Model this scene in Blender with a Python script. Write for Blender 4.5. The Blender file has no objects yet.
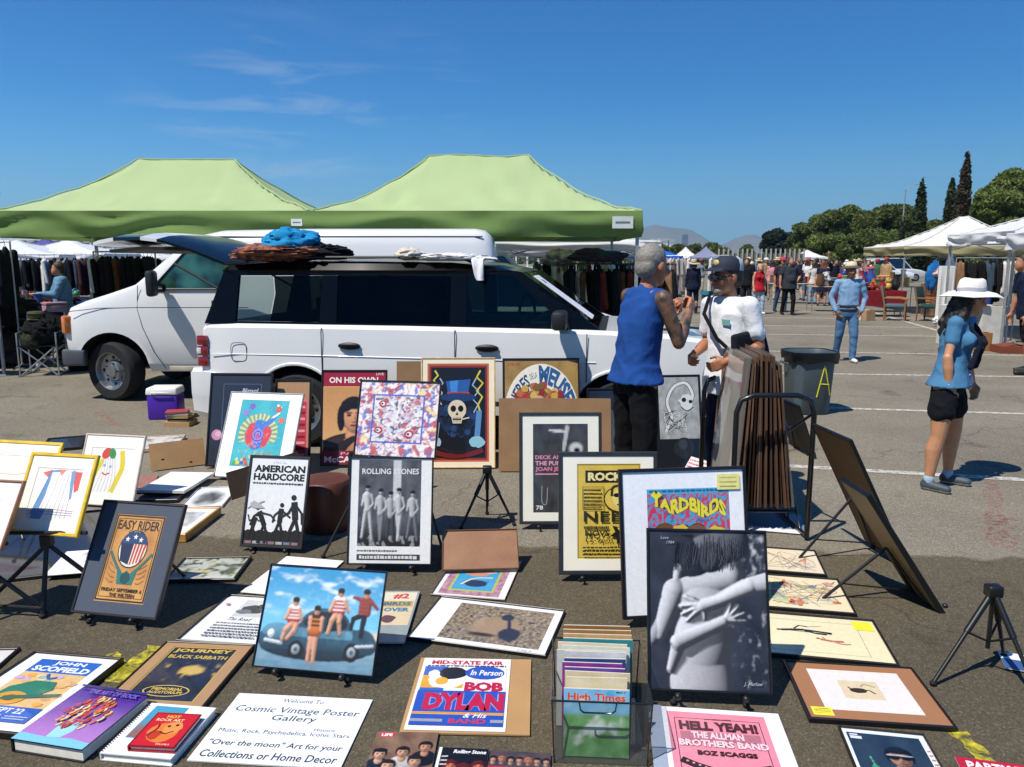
import bpy, bmesh, math, random
import numpy as np
from mathutils import Vector, Matrix, Euler, noise
R = math.radians
S = bpy.context.scene
COL = S.collection
F = 768.0; YH = 260.0; CX = 512.0; CY = 383.5
PIT = math.atan((CY - YH) / F); H = 1.7
CP, SP = math.cos(PIT), math.sin(PIT)

# ------------------------------------------------------------------ picture <-> place
def ray(px, py):
    x = (px - CX) / F; y = (CY - py) / F
    return Vector((x, CP + y * SP, -SP + y * CP))
def at(px, py, z=0.0):            # the point of the level z seen at a pixel
    d = ray(px, py); t = (z - H) / d.z
    return Vector((d.x * t, d.y * t, z))
def atY(px, py, Y):               # the point at ground distance Y seen at a pixel
    d = ray(px, py); t = Y / d.y
    return Vector((d.x * t, Y, H + d.z * t))
def proj(P):
    x, y, z = P[0], P[1], P[2] - H
    zc = y * CP - z * SP; yc = y * SP + z * CP
    return np.array([CX + F * x / zc, CY - F * yc / zc])

# ------------------------------------------------------------------ colours, materials
def lin(h):
    h = h.lstrip('#')
    o = []
    for i in (0, 2, 4):
        c = int(h[i:i + 2], 16) / 255
        o.append(c / 12.92 if c <= .04045 else ((c + .055) / 1.055) ** 2.4)
    return o
_mats = {}
def mat(name, col, rough=.6, metal=0., var=.18, scale=6., bump=0., bscale=60., coat=0., spec=.5, col2=None, detail=4., trans=0., sheen=0.):
    if name in _mats: return _mats[name]
    m = bpy.data.materials.new(name); m.use_nodes = True
    n = m.node_tree.nodes; l = m.node_tree.links
    b = n['Principled BSDF']
    c = lin(col) if isinstance(col, str) else list(col)
    c2 = lin(col2) if col2 else [min(1, x * (1 - var)) for x in c]
    tc = n.new('ShaderNodeTexCoord')
    nz = n.new('ShaderNodeTexNoise'); nz.inputs['Scale'].default_value = scale; nz.inputs['Detail'].default_value = detail
    l.new(tc.outputs['Object'], nz.inputs['Vector'])
    rp = n.new('ShaderNodeValToRGB')
    rp.color_ramp.elements[0].position = .35; rp.color_ramp.elements[1].position = .65
    rp.color_ramp.elements[0].color = c2 + [1]; rp.color_ramp.elements[1].color = c + [1]
    l.new(nz.outputs['Fac'], rp.inputs['Fac']); l.new(rp.outputs['Color'], b.inputs['Base Color'])
    b.inputs['Roughness'].default_value = rough; b.inputs['Metallic'].default_value = metal
    b.inputs['Specular IOR Level'].default_value = spec
    if coat:
        b.inputs['Coat Weight'].default_value = coat; b.inputs['Coat Roughness'].default_value = .05
    if trans: b.inputs['Transmission Weight'].default_value = trans
    if sheen: b.inputs['Sheen Weight'].default_value = sheen
    if bump:
        n2 = n.new('ShaderNodeTexNoise'); n2.inputs['Scale'].default_value = bscale; n2.inputs['Detail'].default_value = 3
        l.new(tc.outputs['Object'], n2.inputs['Vector'])
        bp = n.new('ShaderNodeBump'); bp.inputs['Strength'].default_value = bump; bp.inputs['Distance'].default_value = .01
        l.new(n2.outputs['Fac'], bp.inputs['Height']); l.new(bp.outputs['Normal'], b.inputs['Normal'])
    _mats[name] = m
    return m
def hexmat(h, rough=.7, kind='paint', **k):
    return mat(kind + '_' + h.lstrip('#'), h, rough=rough, **k)
def cloth(h, **k):
    k.setdefault('bump', .5); k.setdefault('bscale', 25.); k.setdefault('var', .2); k.setdefault('scale', 9.)
    return mat('cloth_' + h.lstrip('#'), h, rough=.9, spec=.2, **k)
def clearmat(name, tint, fac=.8, rough=.03, tint2=None, refl=1.):
    """thin clear sheet: some light passes straight, the rest mirrors by fresnel"""
    if name in _mats: return _mats[name]
    m = bpy.data.materials.new(name); m.use_nodes = True
    n = m.node_tree.nodes; l = m.node_tree.links
    for x in list(n):
        if x.type != 'OUTPUT_MATERIAL': n.remove(x)
    o = [x for x in n if x.type == 'OUTPUT_MATERIAL'][0]
    t = n.new('ShaderNodeBsdfTransparent'); t.inputs['Color'].default_value = lin(tint) + [1]
    g = n.new('ShaderNodeBsdfGlossy'); g.inputs['Roughness'].default_value = rough; g.inputs['Color'].default_value = (.9, .95, 1, 1)
    lw = n.new('ShaderNodeLayerWeight'); lw.inputs['Blend'].default_value = .5
    pw = n.new('ShaderNodeMath'); pw.operation = 'POWER'; pw.inputs[1].default_value = 5; l.new(lw.outputs['Facing'], pw.inputs[0])
    fr = n.new('ShaderNodeMath'); fr.operation = 'MULTIPLY_ADD'; fr.inputs[1].default_value = .8 * refl; fr.inputs[2].default_value = .05 * refl; l.new(pw.outputs[0], fr.inputs[0])
    mx = n.new('ShaderNodeMixShader'); l.new(fr.outputs[0], mx.inputs[0]); l.new(t.outputs[0], mx.inputs[1]); l.new(g.outputs[0], mx.inputs[2])
    d = n.new('ShaderNodeBsdfDiffuse'); d.inputs['Color'].default_value = lin(tint2 or tint) + [1]
    m2 = n.new('ShaderNodeMixShader'); m2.inputs[0].default_value = 1 - fac
    l.new(mx.outputs[0], m2.inputs[1]); l.new(d.outputs[0], m2.inputs[2]); l.new(m2.outputs[0], o.inputs['Surface'])
    _mats[name] = m
    return m
def printmat(name, rough=.35, coat=.0, grain=.16):
    """printed paper: the ink is a colour attribute of the sheet"""
    if name in _mats: return _mats[name]
    m = bpy.data.materials.new(name); m.use_nodes = True
    n = m.node_tree.nodes; l = m.node_tree.links; b = n['Principled BSDF']
    a = n.new('ShaderNodeAttribute'); a.attribute_name = 'Ink'
    tc = n.new('ShaderNodeTexCoord'); nz = n.new('ShaderNodeTexNoise'); nz.inputs['Scale'].default_value = 45; nz.inputs['Detail'].default_value = 8; nz.inputs['Roughness'].default_value = .75
    l.new(tc.outputs['Object'], nz.inputs['Vector'])
    mr = n.new('ShaderNodeMapRange'); mr.inputs[1].default_value = .3; mr.inputs[2].default_value = .7
    mr.inputs[3].default_value = 1 - grain; mr.inputs[4].default_value = 1
    l.new(nz.outputs['Fac'], mr.inputs[0])
    mx = n.new('ShaderNodeMix'); mx.data_type = 'RGBA'; mx.blend_type = 'MULTIPLY'; mx.inputs[0].default_value = 1
    l.new(a.outputs['Color'], mx.inputs[6]); l.new(mr.outputs[0], mx.inputs[7]); l.new(mx.outputs[2], b.inputs['Base Color'])
    b.inputs['Roughness'].default_value = rough; b.inputs['Specular IOR Level'].default_value = .3
    if coat: b.inputs['Coat Weight'].default_value = coat; b.inputs['Coat Roughness'].default_value = .04
    _mats[name] = m
    return m
PAPER = printmat('printed_paper', .55)
GLAZED = printmat('print_under_glass', .5, coat=.55)
GLOSSY = printmat('glossy_print', .3, coat=.35)

# ------------------------------------------------------------------ objects
def link(o, parent=None):
    COL.objects.link(o)
    if parent is not None: o.parent = parent
    return o
def tag(o, label=None, cat=None, group=None, kind=None):
    if label: o['label'] = label
    if cat: o['category'] = cat
    if group: o['group'] = group
    if kind: o['kind'] = kind
    return o
def thing(name, label, cat, loc=(0, 0, 0), rz=0., group=None, M=None):
    o = bpy.data.objects.new(name, None); o.empty_display_size = .1
    if M is not None: o.matrix_basis = M
    else: o.location = loc; o.rotation_euler = (0, 0, rz)
    COL.objects.link(o)
    return tag(o, label, cat, group)
def copy_tree(o, parent=None):
    c = o.copy(); COL.objects.link(c)
    if parent is not None: c.parent = parent
    for ch in [x for x in COL.objects if x.parent == o and x != c]:
        copy_tree(ch, c)
    return c

class MB:
    """collects shapes; build() links them as ONE mesh object"""
    def __init__(s, M=None):
        s.bm = bmesh.new(); s.mats = []; s.mi = 0; s.X = M or Matrix(); s.ink = None; s.c = (1, 1, 1, 1); s.st = []
    def m(s, mt):
        if mt not in s.mats: s.mats.append(mt)
        s.mi = s.mats.index(mt); return s
    def push(s, M): s.st.append(s.X.copy()); s.X = s.X @ M; return s
    def pop(s): s.X = s.st.pop(); return s
    def v(s, p): return s.bm.verts.new(s.X @ Vector(p))
    def f(s, vs):
        try: fc = s.bm.faces.new(vs)
        except ValueError: return None
        fc.material_index = s.mi
        if s.ink:
            for lp in fc.loops: lp[s.ink] = s.c
        return fc
    def face(s, pts): return s.f([s.v(p) for p in pts])
    def loft(s, rings, cap=True, closed=True):
        vs = [[s.v(p) for p in r] for r in rings]
        n = len(vs[0])
        for a, b in zip(vs, vs[1:]):
            for i in range(n if closed else n - 1):
                j = (i + 1) % n
                s.f((a[i], a[j], b[j], b[i]))
        if cap and closed:
            s.f(list(reversed(vs[0]))); s.f(vs[-1])
        return vs
    def box(s, c, sz, rot=None, bev=0., taper=1.):
        M = Matrix.Translation(c)
        if rot is not None: M = M @ (Euler(rot).to_matrix().to_4x4() if not isinstance(rot, Matrix) else rot.to_4x4())
        s.push(M)
        x, y, z = sz[0] / 2, sz[1] / 2, sz[2] / 2
        q = [(-x, -y, -z), (x, -y, -z), (x, y, -z), (-x, y, -z)]
        t = [(a * taper, b * taper, z) for a, b, _ in q]
        vs = s.loft([q, t]); s.pop()
        if bev:
            es = set()
            for r in vs:
                for w in r:
                    for e in w.link_edges: es.add(e)
            r = bmesh.ops.bevel(s.bm, geom=list(es), offset=bev, segments=2, affect='EDGES', profile=.5)
            for fc in r['faces']: fc.material_index = s.mi
        return s
    def prism(s, poly, p0, ax, ay, az, d):
        """2d outline in the plane (ax, ay) from p0, thick d along az"""
        p0 = Vector(p0); ax = Vector(ax); ay = Vector(ay); az = Vector(az)
        a = [p0 + ax * u + ay * w for u, w in poly]
        b = [q + az * d for q in a]
        return s.loft([a, b])
    def cyl(s, p0, p1, r0, r1=None, n=12, cap=True):
        r1 = r0 if r1 is None else r1
        p0 = Vector(p0); p1 = Vector(p1); d = (p1 - p0)
        if d.length < 1e-6: return s
        q = d.to_track_quat('Z', 'Y'); a = q @ Vector((1, 0, 0)); b = q @ Vector((0, 1, 0))
        rg = lambda p, r: [p + (a * math.cos(2 * math.pi * i / n) + b * math.sin(2 * math.pi * i / n)) * r for i in range(n)]
        s.loft([rg(p0, r0), rg(p1, r1)], cap); return s
    def tube(s, pts, r, n=8, cap=True):
        pts = [Vector(p) for p in pts]; rings = []
        rr = r if isinstance(r, (list, tuple)) else [r] * len(pts)
        d0 = (pts[1] - pts[0]).normalized(); q = d0.to_track_quat('Z', 'Y'); a = q @ Vector((1, 0, 0))
        for i, p in enumerate(pts):
            if i == 0: d = pts[1] - pts[0]
            elif i == len(pts) - 1: d = pts[-1] - pts[-2]
            else: d = (pts[i + 1] - p).normalized() + (p - pts[i - 1]).normalized()
            d.normalize(); a = (a - d * a.dot(d)).normalized(); b = d.cross(a)
            rings.append([p + (a * math.cos(2 * math.pi * k / n) + b * math.sin(2 * math.pi * k / n)) * rr[i] for k in range(n)])
        s.loft(rings, cap); return s
    def lathe(s, prof, c=(0, 0, 0), n=24, sx=1., sy=1., cap=True):
        c = Vector(c)
        s.loft([[c + Vector((r * sx * math.cos(2 * math.pi * i / n), r * sy * math.sin(2 * math.pi * i / n), z)) for i in range(n)] for r, z in prof], cap)
        return s
    def ell(s, c, r, rot=None, n=14, k=9):
        if not isinstance(r, (tuple, list)): r = (r, r, r)
        M = Matrix.Translation(c)
        if rot is not None: M = M @ (rot.to_4x4() if isinstance(rot, Matrix) else Euler(rot).to_matrix().to_4x4())
        s.push(M)
        s.loft([[(r[0] * math.sin(math.pi * (j + .15) / (k + .3)) * math.cos(2 * math.pi * i / n), r[1] * math.sin(math.pi * (j + .15) / (k + .3)) * math.sin(2 * math.pi * i / n), -r[2] * math.cos(math.pi * (j + .15) / (k + .3))) for i in range(n)] for j in range(k + 1)])
        s.pop(); return s
    def capsule(s, p0, p1, r0, r1, n=12):
        """tapered limb with round ends"""
        p0 = Vector(p0); p1 = Vector(p1); d = p1 - p0
        if d.length < 1e-5: d = Vector((0, 0, 1e-4))
        u = d.normalized(); q = u.to_track_quat('Z', 'Y'); a = q @ Vector((1, 0, 0)); b = q @ Vector((0, 1, 0))
        rings = []
        for t in (-80, -50, -20): rings.append((p0 + u * r0 * math.sin(R(t)), r0 * math.cos(R(t))))
        rings += [(p0, r0), (p1, r1)]
        for t in (20, 50, 80): rings.append((p1 + u * r1 * math.sin(R(t)), r1 * math.cos(R(t))))
        s.loft([[p + (a * math.cos(2 * math.pi * i / n) + b * math.sin(2 * math.pi * i / n)) * r for i in range(n)] for p, r in rings])
        return s
    def mesh(s, name, smooth=None):
        bmesh.ops.recalc_face_normals(s.bm, faces=s.bm.faces) if s.ink is None else None
        me = bpy.data.meshes.new(name); s.bm.to_mesh(me); s.bm.free()
        for x in s.mats: me.materials.append(x)
        if smooth is not None:
            me.polygons.foreach_set('use_smooth', [True] * len(me.polygons))
            if smooth < 180: me.set_sharp_from_angle(angle=R(smooth))
        return me
    def build(s, name, parent=None, smooth=None, label=None, cat=None, group=None, kind=None, loc=None):
        o = bpy.data.objects.new(name, s.mesh(name, smooth))
        if loc is not None: o.location = loc
        link(o, parent); return tag(o, label, cat, group, kind)

# ------------------------------------------------------------------ lettering
_tx = {}
def text_mesh(txt, bold=0., shear=0., spacing=1.):
    k = (txt, bold, shear, spacing)
    if k in _tx: return _tx[k]
    cu = bpy.data.curves.new('lettering', 'FONT'); cu.body = txt; cu.size = 1; cu.offset = bold; cu.shear = shear
    cu.resolution_u = 2; cu.space_character = spacing
    o = bpy.data.objects.new('lettering', cu); COL.objects.link(o)
    dg = bpy.context.evaluated_depsgraph_get(); dg.update()
    me = o.evaluated_get(dg).to_mesh()
    vs = np.array([(v.co.x, v.co.y) for v in me.vertices]) if len(me.vertices) else np.zeros((0, 2))
    fs = [tuple(p.vertices) for p in me.polygons]
    o.evaluated_get(dg).to_mesh_clear()
    bpy.data.objects.remove(o); bpy.data.curves.remove(cu)
    _tx[k] = (vs, fs); return _tx[k]

class Art:
    """draws on a sheet w x h (metres) whose lower left corner is at (x0, y0) of the plane z=z0; u, v in 0..1"""
    def __init__(s, w, h, x0=0., y0=0., z0=0., dz=.00025):
        s.b = MB(); s.b.ink = s.b.bm.loops.layers.float_color.new('Ink')
        s.w, s.h, s.x0, s.y0, s.z, s.dz = w, h, x0, y0, z0, dz
        s.rnd = random.Random(int(w * 1e5 + h * 1e3))
    def up(s): s.z += s.dz
    def P(s, u, v): return (s.x0 + u * s.w, s.y0 + v * s.h, s.z)
    def col(s, c):
        s.b.c = tuple(lin(c) if isinstance(c, str) else c) + (1.,)
    def poly(s, pts, c):
        s.up(); s.col(c); f = s.b.face([s.P(*p) for p in pts])
        if f and len(pts) > 4:
            f.normal_update(); r = bmesh.ops.triangulate(s.b.bm, faces=[f])
            for q in r['faces']:
                for lp in q.loops: lp[s.b.ink] = s.b.c
    def rect(s, u0, v0, u1, v1, c): s.poly([(u0, v0), (u1, v0), (u1, v1), (u0, v1)], c)
    def border(s, u0, v0, u1, v1, t, c):
        a = t; b = t * s.w / s.h
        s.rect(u0, v0, u1, v0 + b, c); s.rect(u0, v1 - b, u1, v1, c); s.rect(u0, v0 + b, u0 + a, v1 - b, c); s.rect(u1 - a, v0 + b, u1, v1 - b, c)
    def ell(s, u, v, ru, rv, c, rot=0., n=18, a0=0., a1=360.):
        k = s.h / s.w; cr, sr = math.cos(R(rot)), math.sin(R(rot)); P = []
        for i in range(n):
            a = R(a0 + (a1 - a0) * i / (n if a1 - a0 >= 360 else n - 1))
            x, y = ru * math.cos(a), rv * math.sin(a) * k
            P.append((u + x * cr - y * sr, v + (x * sr + y * cr) / k))
        s.poly(P, c)
    def circ(s, u, v, r, c, n=18): s.ell(u, v, r, r * s.w / s.h, c, n=n)
    def blob(s, u, v, ru, rv, c, wob=.25, n=14):
        ph = s.rnd.random() * 9
        s.poly([(u + ru * math.cos(6.283 * i / n) * (1 + wob * noise.noise((math.cos(6.283 * i / n) * 1.5 + ph, math.sin(6.283 * i / n) * 1.5, ph))),
                 v + rv * math.sin(6.283 * i / n) * (1 + wob * noise.noise((math.cos(6.283 * i / n) * 1.5 + ph, math.sin(6.283 * i / n) * 1.5, ph + 4)))) for i in range(n)], c)
    def line(s, pts, t, c):
        """a stroke of width t (fraction of the width)"""
        s.up(); s.col(c)
        q = [Vector((p[0] * s.w, p[1] * s.h)) for p in pts]; t = t * s.w / 2; L = []; Rr = []
        for i, p in enumerate(q):
            d = (q[min(i + 1, len(q) - 1)] - q[max(i - 1, 0)])
            if d.length < 1e-9: d = Vector((1, 0))
            d.normalize(); nn = Vector((-d.y, d.x)) * t
            L.append(p + nn); Rr.append(p - nn)
        vl = [s.b.v((s.x0 + p.x, s.y0 + p.y, s.z)) for p in L]; vr = [s.b.v((s.x0 + p.x, s.y0 + p.y, s.z)) for p in Rr]
        for i in range(len(q) - 1): s.b.f((vr[i], vr[i + 1], vl[i + 1], vl[i]))
    def curve(s, p, t, c, n=14):
        """smooth stroke through control points"""
        P = [Vector(x) for x in p]; P = [P[0] * 2 - P[1]] + P + [P[-1] * 2 - P[-2]]; out = []
        for i in range(1, len(P) - 2):
            for k in range(n // 2):
                x = k / (n // 2); a, b_, c_, d = P[i - 1], P[i], P[i + 1], P[i + 2]
                out.append(.5 * ((2 * b_) + (c_ - a) * x + (2 * a - 5 * b_ + 4 * c_ - d) * x * x + (3 * b_ - a - 3 * c_ + d) * x ** 3))
        out.append(P[-2]); s.line([tuple(o) for o in out], t, c)
    def text(s, txt, u0, v0, u1, v1, c, bold=.015, shear=0., warp=None, spacing=1., outline=None, ow=.03):
        if outline:
            s.text(txt, u0, v0, u1, v1, outline, bold + ow, shear, warp, spacing)
        vs, fs = text_mesh(txt, bold, shear, spacing)
        if not len(fs): return
        s.up(); s.col(c)
        mn, mx = vs.min(0), vs.max(0); sz = np.maximum(mx - mn, 1e-6)
        out = []
        for p in vs:
            a, b_ = (p - mn) / sz
            u, v = u0 + a * (u1 - u0), v0 + b_ * (v1 - v0)
            if warp: u, v = warp(a, b_)
            out.append(s.b.v(s.P(u, v)))
        for f_ in fs: s.b.f([out[i] for i in f_])
    def raster(s, fn, nx=60, ny=80, u0=0., v0=0., u1=1., v1=1.):
        """smooth picture: fn(u, v) -> linear rgb, u and v in 0..1 of the rectangle"""
        s.up(); b = s.b
        vs = [[b.v(s.P(u0 + (u1 - u0) * i / nx, v0 + (v1 - v0) * j / ny)) for i in range(nx + 1)] for j in range(ny + 1)]
        cs = [[tuple(fn(i / nx, j / ny)) + (1.,) for i in range(nx + 1)] for j in range(ny + 1)]
        for j in range(ny):
            for i in range(nx):
                q = ((j, i), (j, i + 1), (j + 1, i + 1), (j + 1, i))
                fc = b.bm.faces.new([vs[a][c] for a, c in q]); fc.material_index = b.mi
                for lp, (a, c) in zip(fc.loops, q): lp[b.ink] = cs[a][c]
    def relief(s, prims, bg, u0=0., v0=0., u1=1., v1=1., nx=90, L=(-.5, .6, .65), amb=.18, gain=1.1, grain=.05, shadow=.55, soft=6):
        """a printed photograph: shaded solids. E(cx, cy, rx, ry, rz, z, colour, rot) and C(ax, ay, bx, by, ra, rb, za, zb, colour); radii in widths"""
        asp = (v1 - v0) * s.h / ((u1 - u0) * s.w); n0 = nx; nx *= 2; ny = 2 * max(8, int(n0 * asp))
        X, Y = np.meshgrid(np.linspace(0, 1, nx + 1), np.linspace(0, asp, ny + 1)); Z = np.full(X.shape, -9.); K = np.zeros(X.shape + (3,))
        for i in range(ny + 1):
            for j in range(nx + 1): K[i, j] = bg(X[i, j], Y[i, j] / asp)
        own = np.full(X.shape, -1)
        for n_, p in enumerate(prims):
            if p[0] == 'E':
                _, cx, cy, rx, ry, rz, z0, col, rot = (list(p) + [0])[:9]
                a = R(rot); dx, dy = X - cx, Y - cy * asp; q = ((dx * math.cos(a) + dy * math.sin(a)) / rx) ** 2 + ((-dx * math.sin(a) + dy * math.cos(a)) / ry) ** 2
                z = np.where(q < 1, z0 + rz * np.sqrt(np.maximum(0, 1 - q)), -9)
            else:
                _, ax, ay, bx, by, ra, rb, za, zb, col = p
                ay, by = ay * asp, by * asp; dx, dy = bx - ax, by - ay; t = np.clip(((X - ax) * dx + (Y - ay) * dy) / (dx * dx + dy * dy + 1e-9), 0, 1)
                r = ra + (rb - ra) * t; d2 = (X - ax - t * dx) ** 2 + (Y - ay - t * dy) ** 2
                z = np.where(d2 < r * r, za + (zb - za) * t + np.sqrt(np.maximum(0, r * r - d2)), -9)
            m = z > Z; Z = np.where(m, z, Z); own[m] = n_; K[m] = lin(col) if isinstance(col, str) else col
        fg = own >= 0; zf = np.where(fg, Z, -.06)
        for _ in range(soft):
            zp = np.pad(zf, 1, mode='edge'); zf = (zp[1:-1, 1:-1] * 2 + zp[:-2, 1:-1] + zp[2:, 1:-1] + zp[1:-1, :-2] + zp[1:-1, 2:]) / 6
        gy, gx = np.gradient(zf, asp / ny, 1 / nx); gx = np.clip(gx, -1.5, 1.5); gy = np.clip(gy, -1.5, 1.5); n3 = 1 / np.sqrt(gx * gx + gy * gy + 1)
        Lv = np.array(L) / np.linalg.norm(L); sh = np.clip((-gx * Lv[0] - gy * Lv[1] + Lv[2]) * n3, 0, 1)
        occ = np.zeros(X.shape)
        for k in range(1, 9):
            ox, oy = int(round(Lv[0] * k * nx * .018)), int(round(Lv[1] * k * nx * .018)); zs = np.roll(np.roll(zf, -ox, 1), -oy, 0); occ = np.maximum(occ, np.clip((zs - zf - Lv[2] * k * .018 * .9) / .03, 0, 1))
        lt = (amb + (1 - amb) * sh * (1 - shadow * occ)) * gain
        rs = np.random.RandomState(nx); G = 1 + grain * rs.randn(*X.shape)
        out = np.where(fg[..., None], K * lt[..., None], K) * G[..., None]
        op = np.pad(out, ((1, 1), (1, 1), (0, 0)), mode='edge'); out = sum(op[i:i + ny + 1, j:j + nx + 1] for i in range(3) for j in range(3))[::2, ::2] / 9; nx, ny = nx // 2, ny // 2
        s.raster(lambda u, v: out[int(round(v * ny)), int(round(u * nx))].clip(0, 1).tolist(), nx, ny, u0, v0, u1, v1)
    def scrawl(s, u0, v0, u1, v1, rows, c, t=.006, amp=.4, fill=.9):
        """rows of small unreadable print"""
        for r in range(rows):
            v = v1 - (v1 - v0) * (r + .5) / rows; u = u0; hh = (v1 - v0) / rows * amp
            ue = u0 + (u1 - u0) * (fill + (1 - fill) * s.rnd.random())
            while u < ue:
                w = s.rnd.uniform(.02, .07) * (u1 - u0) + .004
                s.rect(u, v - hh * s.rnd.uniform(.35, .5), min(u + w, ue), v + hh * s.rnd.uniform(.3, .5), c); u += w + .012 * (u1 - u0)
    def done(s, name, parent, mt=None):
        s.b.m(mt or PAPER)
        return s.b.build(name, parent)
def nz(u, v, sc=5., seed=0., oct=3):
    t = 0.; a = 1.; n_ = 0.
    for i in range(oct):
        t += a * noise.noise((u * sc + seed, v * sc + seed * 1.7, seed)); n_ += a; a *= .5; sc *= 2.1
    return t / n_
def mix(a, b, t):
    t = max(0., min(1., t)); return [x + (y - x) * t for x, y in zip(a, b)]
def sst(a, b, x):
    t = max(0., min(1., (x - a) / (b - a))); return t * t * (3 - 2 * t)
def cap(u, v, ax, ay, bx, by, ra, rb=None):
    """0 at the axis of a limb, 1 at its edge, and the signed side"""
    rb = ra if rb is None else rb
    dx, dy = bx - ax, by - ay; L = dx * dx + dy * dy
    t = max(0., min(1., ((u - ax) * dx + (v - ay) * dy) / L))
    px, py = u - ax - t * dx, v - ay - t * dy
    r = ra + (rb - ra) * t
    d = math.hypot(px, py) / r
    sd = (px * -dy + py * dx) / math.sqrt(L) / r
    return d, sd, t

# ------------------------------------------------------------------ rectangles from their four seen corners
def _lsq(fun, p, n=25):
    p = np.array(p, float)
    for _ in range(n):
        r = fun(p); J = np.zeros((len(r), len(p)))
        for i in range(len(p)):
            q = p.copy(); q[i] += 1e-5; J[:, i] = (fun(q) - r) / 1e-5
        p = p - np.linalg.solve(J.T @ J + 1e-9 * np.eye(len(p)), J.T @ r)
    return p
def fit_lean(c, z0, tilt0=15., k=22.):
    """c: TL TR BR BL pixels. bottom edge level at z0. -> matrix (x right, y up the sheet, z to the viewer), w, h"""
    bl = at(*c[3], z0); br = at(*c[2], z0); m = (bl + br) / 2; d = br - bl
    yaw = math.atan2(d.y, d.x); w = d.length
    def pts(p):
        bx, by, ya, ti, w, h = p
        X = np.array([math.cos(ya), math.sin(ya), 0]); N = np.array([-math.sin(ya), math.cos(ya), 0])
        U = np.array([0, 0, 1.]) * math.cos(ti) + N * math.sin(ti)
        B = np.array([bx, by, z0])
        return [B - X * w / 2 + U * h, B + X * w / 2 + U * h, B + X * w / 2, B - X * w / 2]
    def fun(p):
        r = [proj(q) - np.array(cc) for q, cc in zip(pts(p), c)]
        return np.concatenate(r + [np.array([(p[3] - R(tilt0)) * k])])
    p = _lsq(fun, [m.x, m.y, yaw, R(tilt0), w, w * 1.3])
    bx, by, ya, ti, w, h = p
    X = Vector((math.cos(ya), math.sin(ya), 0)); N = Vector((-math.sin(ya), math.cos(ya), 0))
    U = Vector((0, 0, 1)) * math.cos(ti) + N * math.sin(ti); Z = X.cross(U)
    M = Matrix(((X.x, U.x, Z.x, bx), (X.y, U.y, Z.y, by), (X.z, U.z, Z.z, z0), (0, 0, 0, 1)))
    return M, w, h
def fit_flat(c, z0):
    """a sheet lying level at height z0"""
    g = [at(*q, z0) for q in c]; ce = sum(g, Vector()) / 4
    d = (g[1] - g[0]) + (g[2] - g[3]); e = (g[0] - g[3]) + (g[1] - g[2])
    def fun(p):
        x, y, a, w, h = p; X = np.array([math.cos(a), math.sin(a)]); Y = np.array([-math.sin(a), math.cos(a)])
        r = []
        for (su, sv), cc in zip(((-1, 1), (1, 1), (1, -1), (-1, -1)), c):
            q = np.array([x, y]) + X * w / 2 * su + Y * h / 2 * sv
            r.append(proj((q[0], q[1], z0)) - np.array(cc))
        return np.concatenate(r)
    x, y, a, w, h = _lsq(fun, [ce.x, ce.y, math.atan2(d.y, d.x), d.length / 2, e.length / 2])
    M = Matrix.Translation((x, y, z0)) @ Matrix.Rotation(a, 4, 'Z') @ Matrix.Translation((0, -h / 2, 0))
    return M, w, h
EXPO = 0.3; SKY_STR = .06; SUN_STR = 4.8; SKYFLIP = False
SKY_SAT = 1.25; SKY_TINT = (.30, 1.03, 1.52, 1); SKY_HOR = (3.5, 6.2, 8.4, 1)
HAZE = 1.3e-4
# ================================================================== posters
BLACKF = mat('black_frame_wood', '1b1a1a', .38, var=.3, scale=14)
KRAFT = mat('kraft_backing', '8a6a48', .85, var=.16, scale=5, bump=.12, bscale=30)
CARD = mat('corrugated_card', 'b08a5c', .85, var=.14, scale=4, bump=.12, bscale=18)
PEG = mat('black_easel_metal', '121314', .45, var=.2)
RUBBER = mat('black_rubber_tip', '0c0c0c', .8)
GRP = 'posters and pictures for sale'

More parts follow.
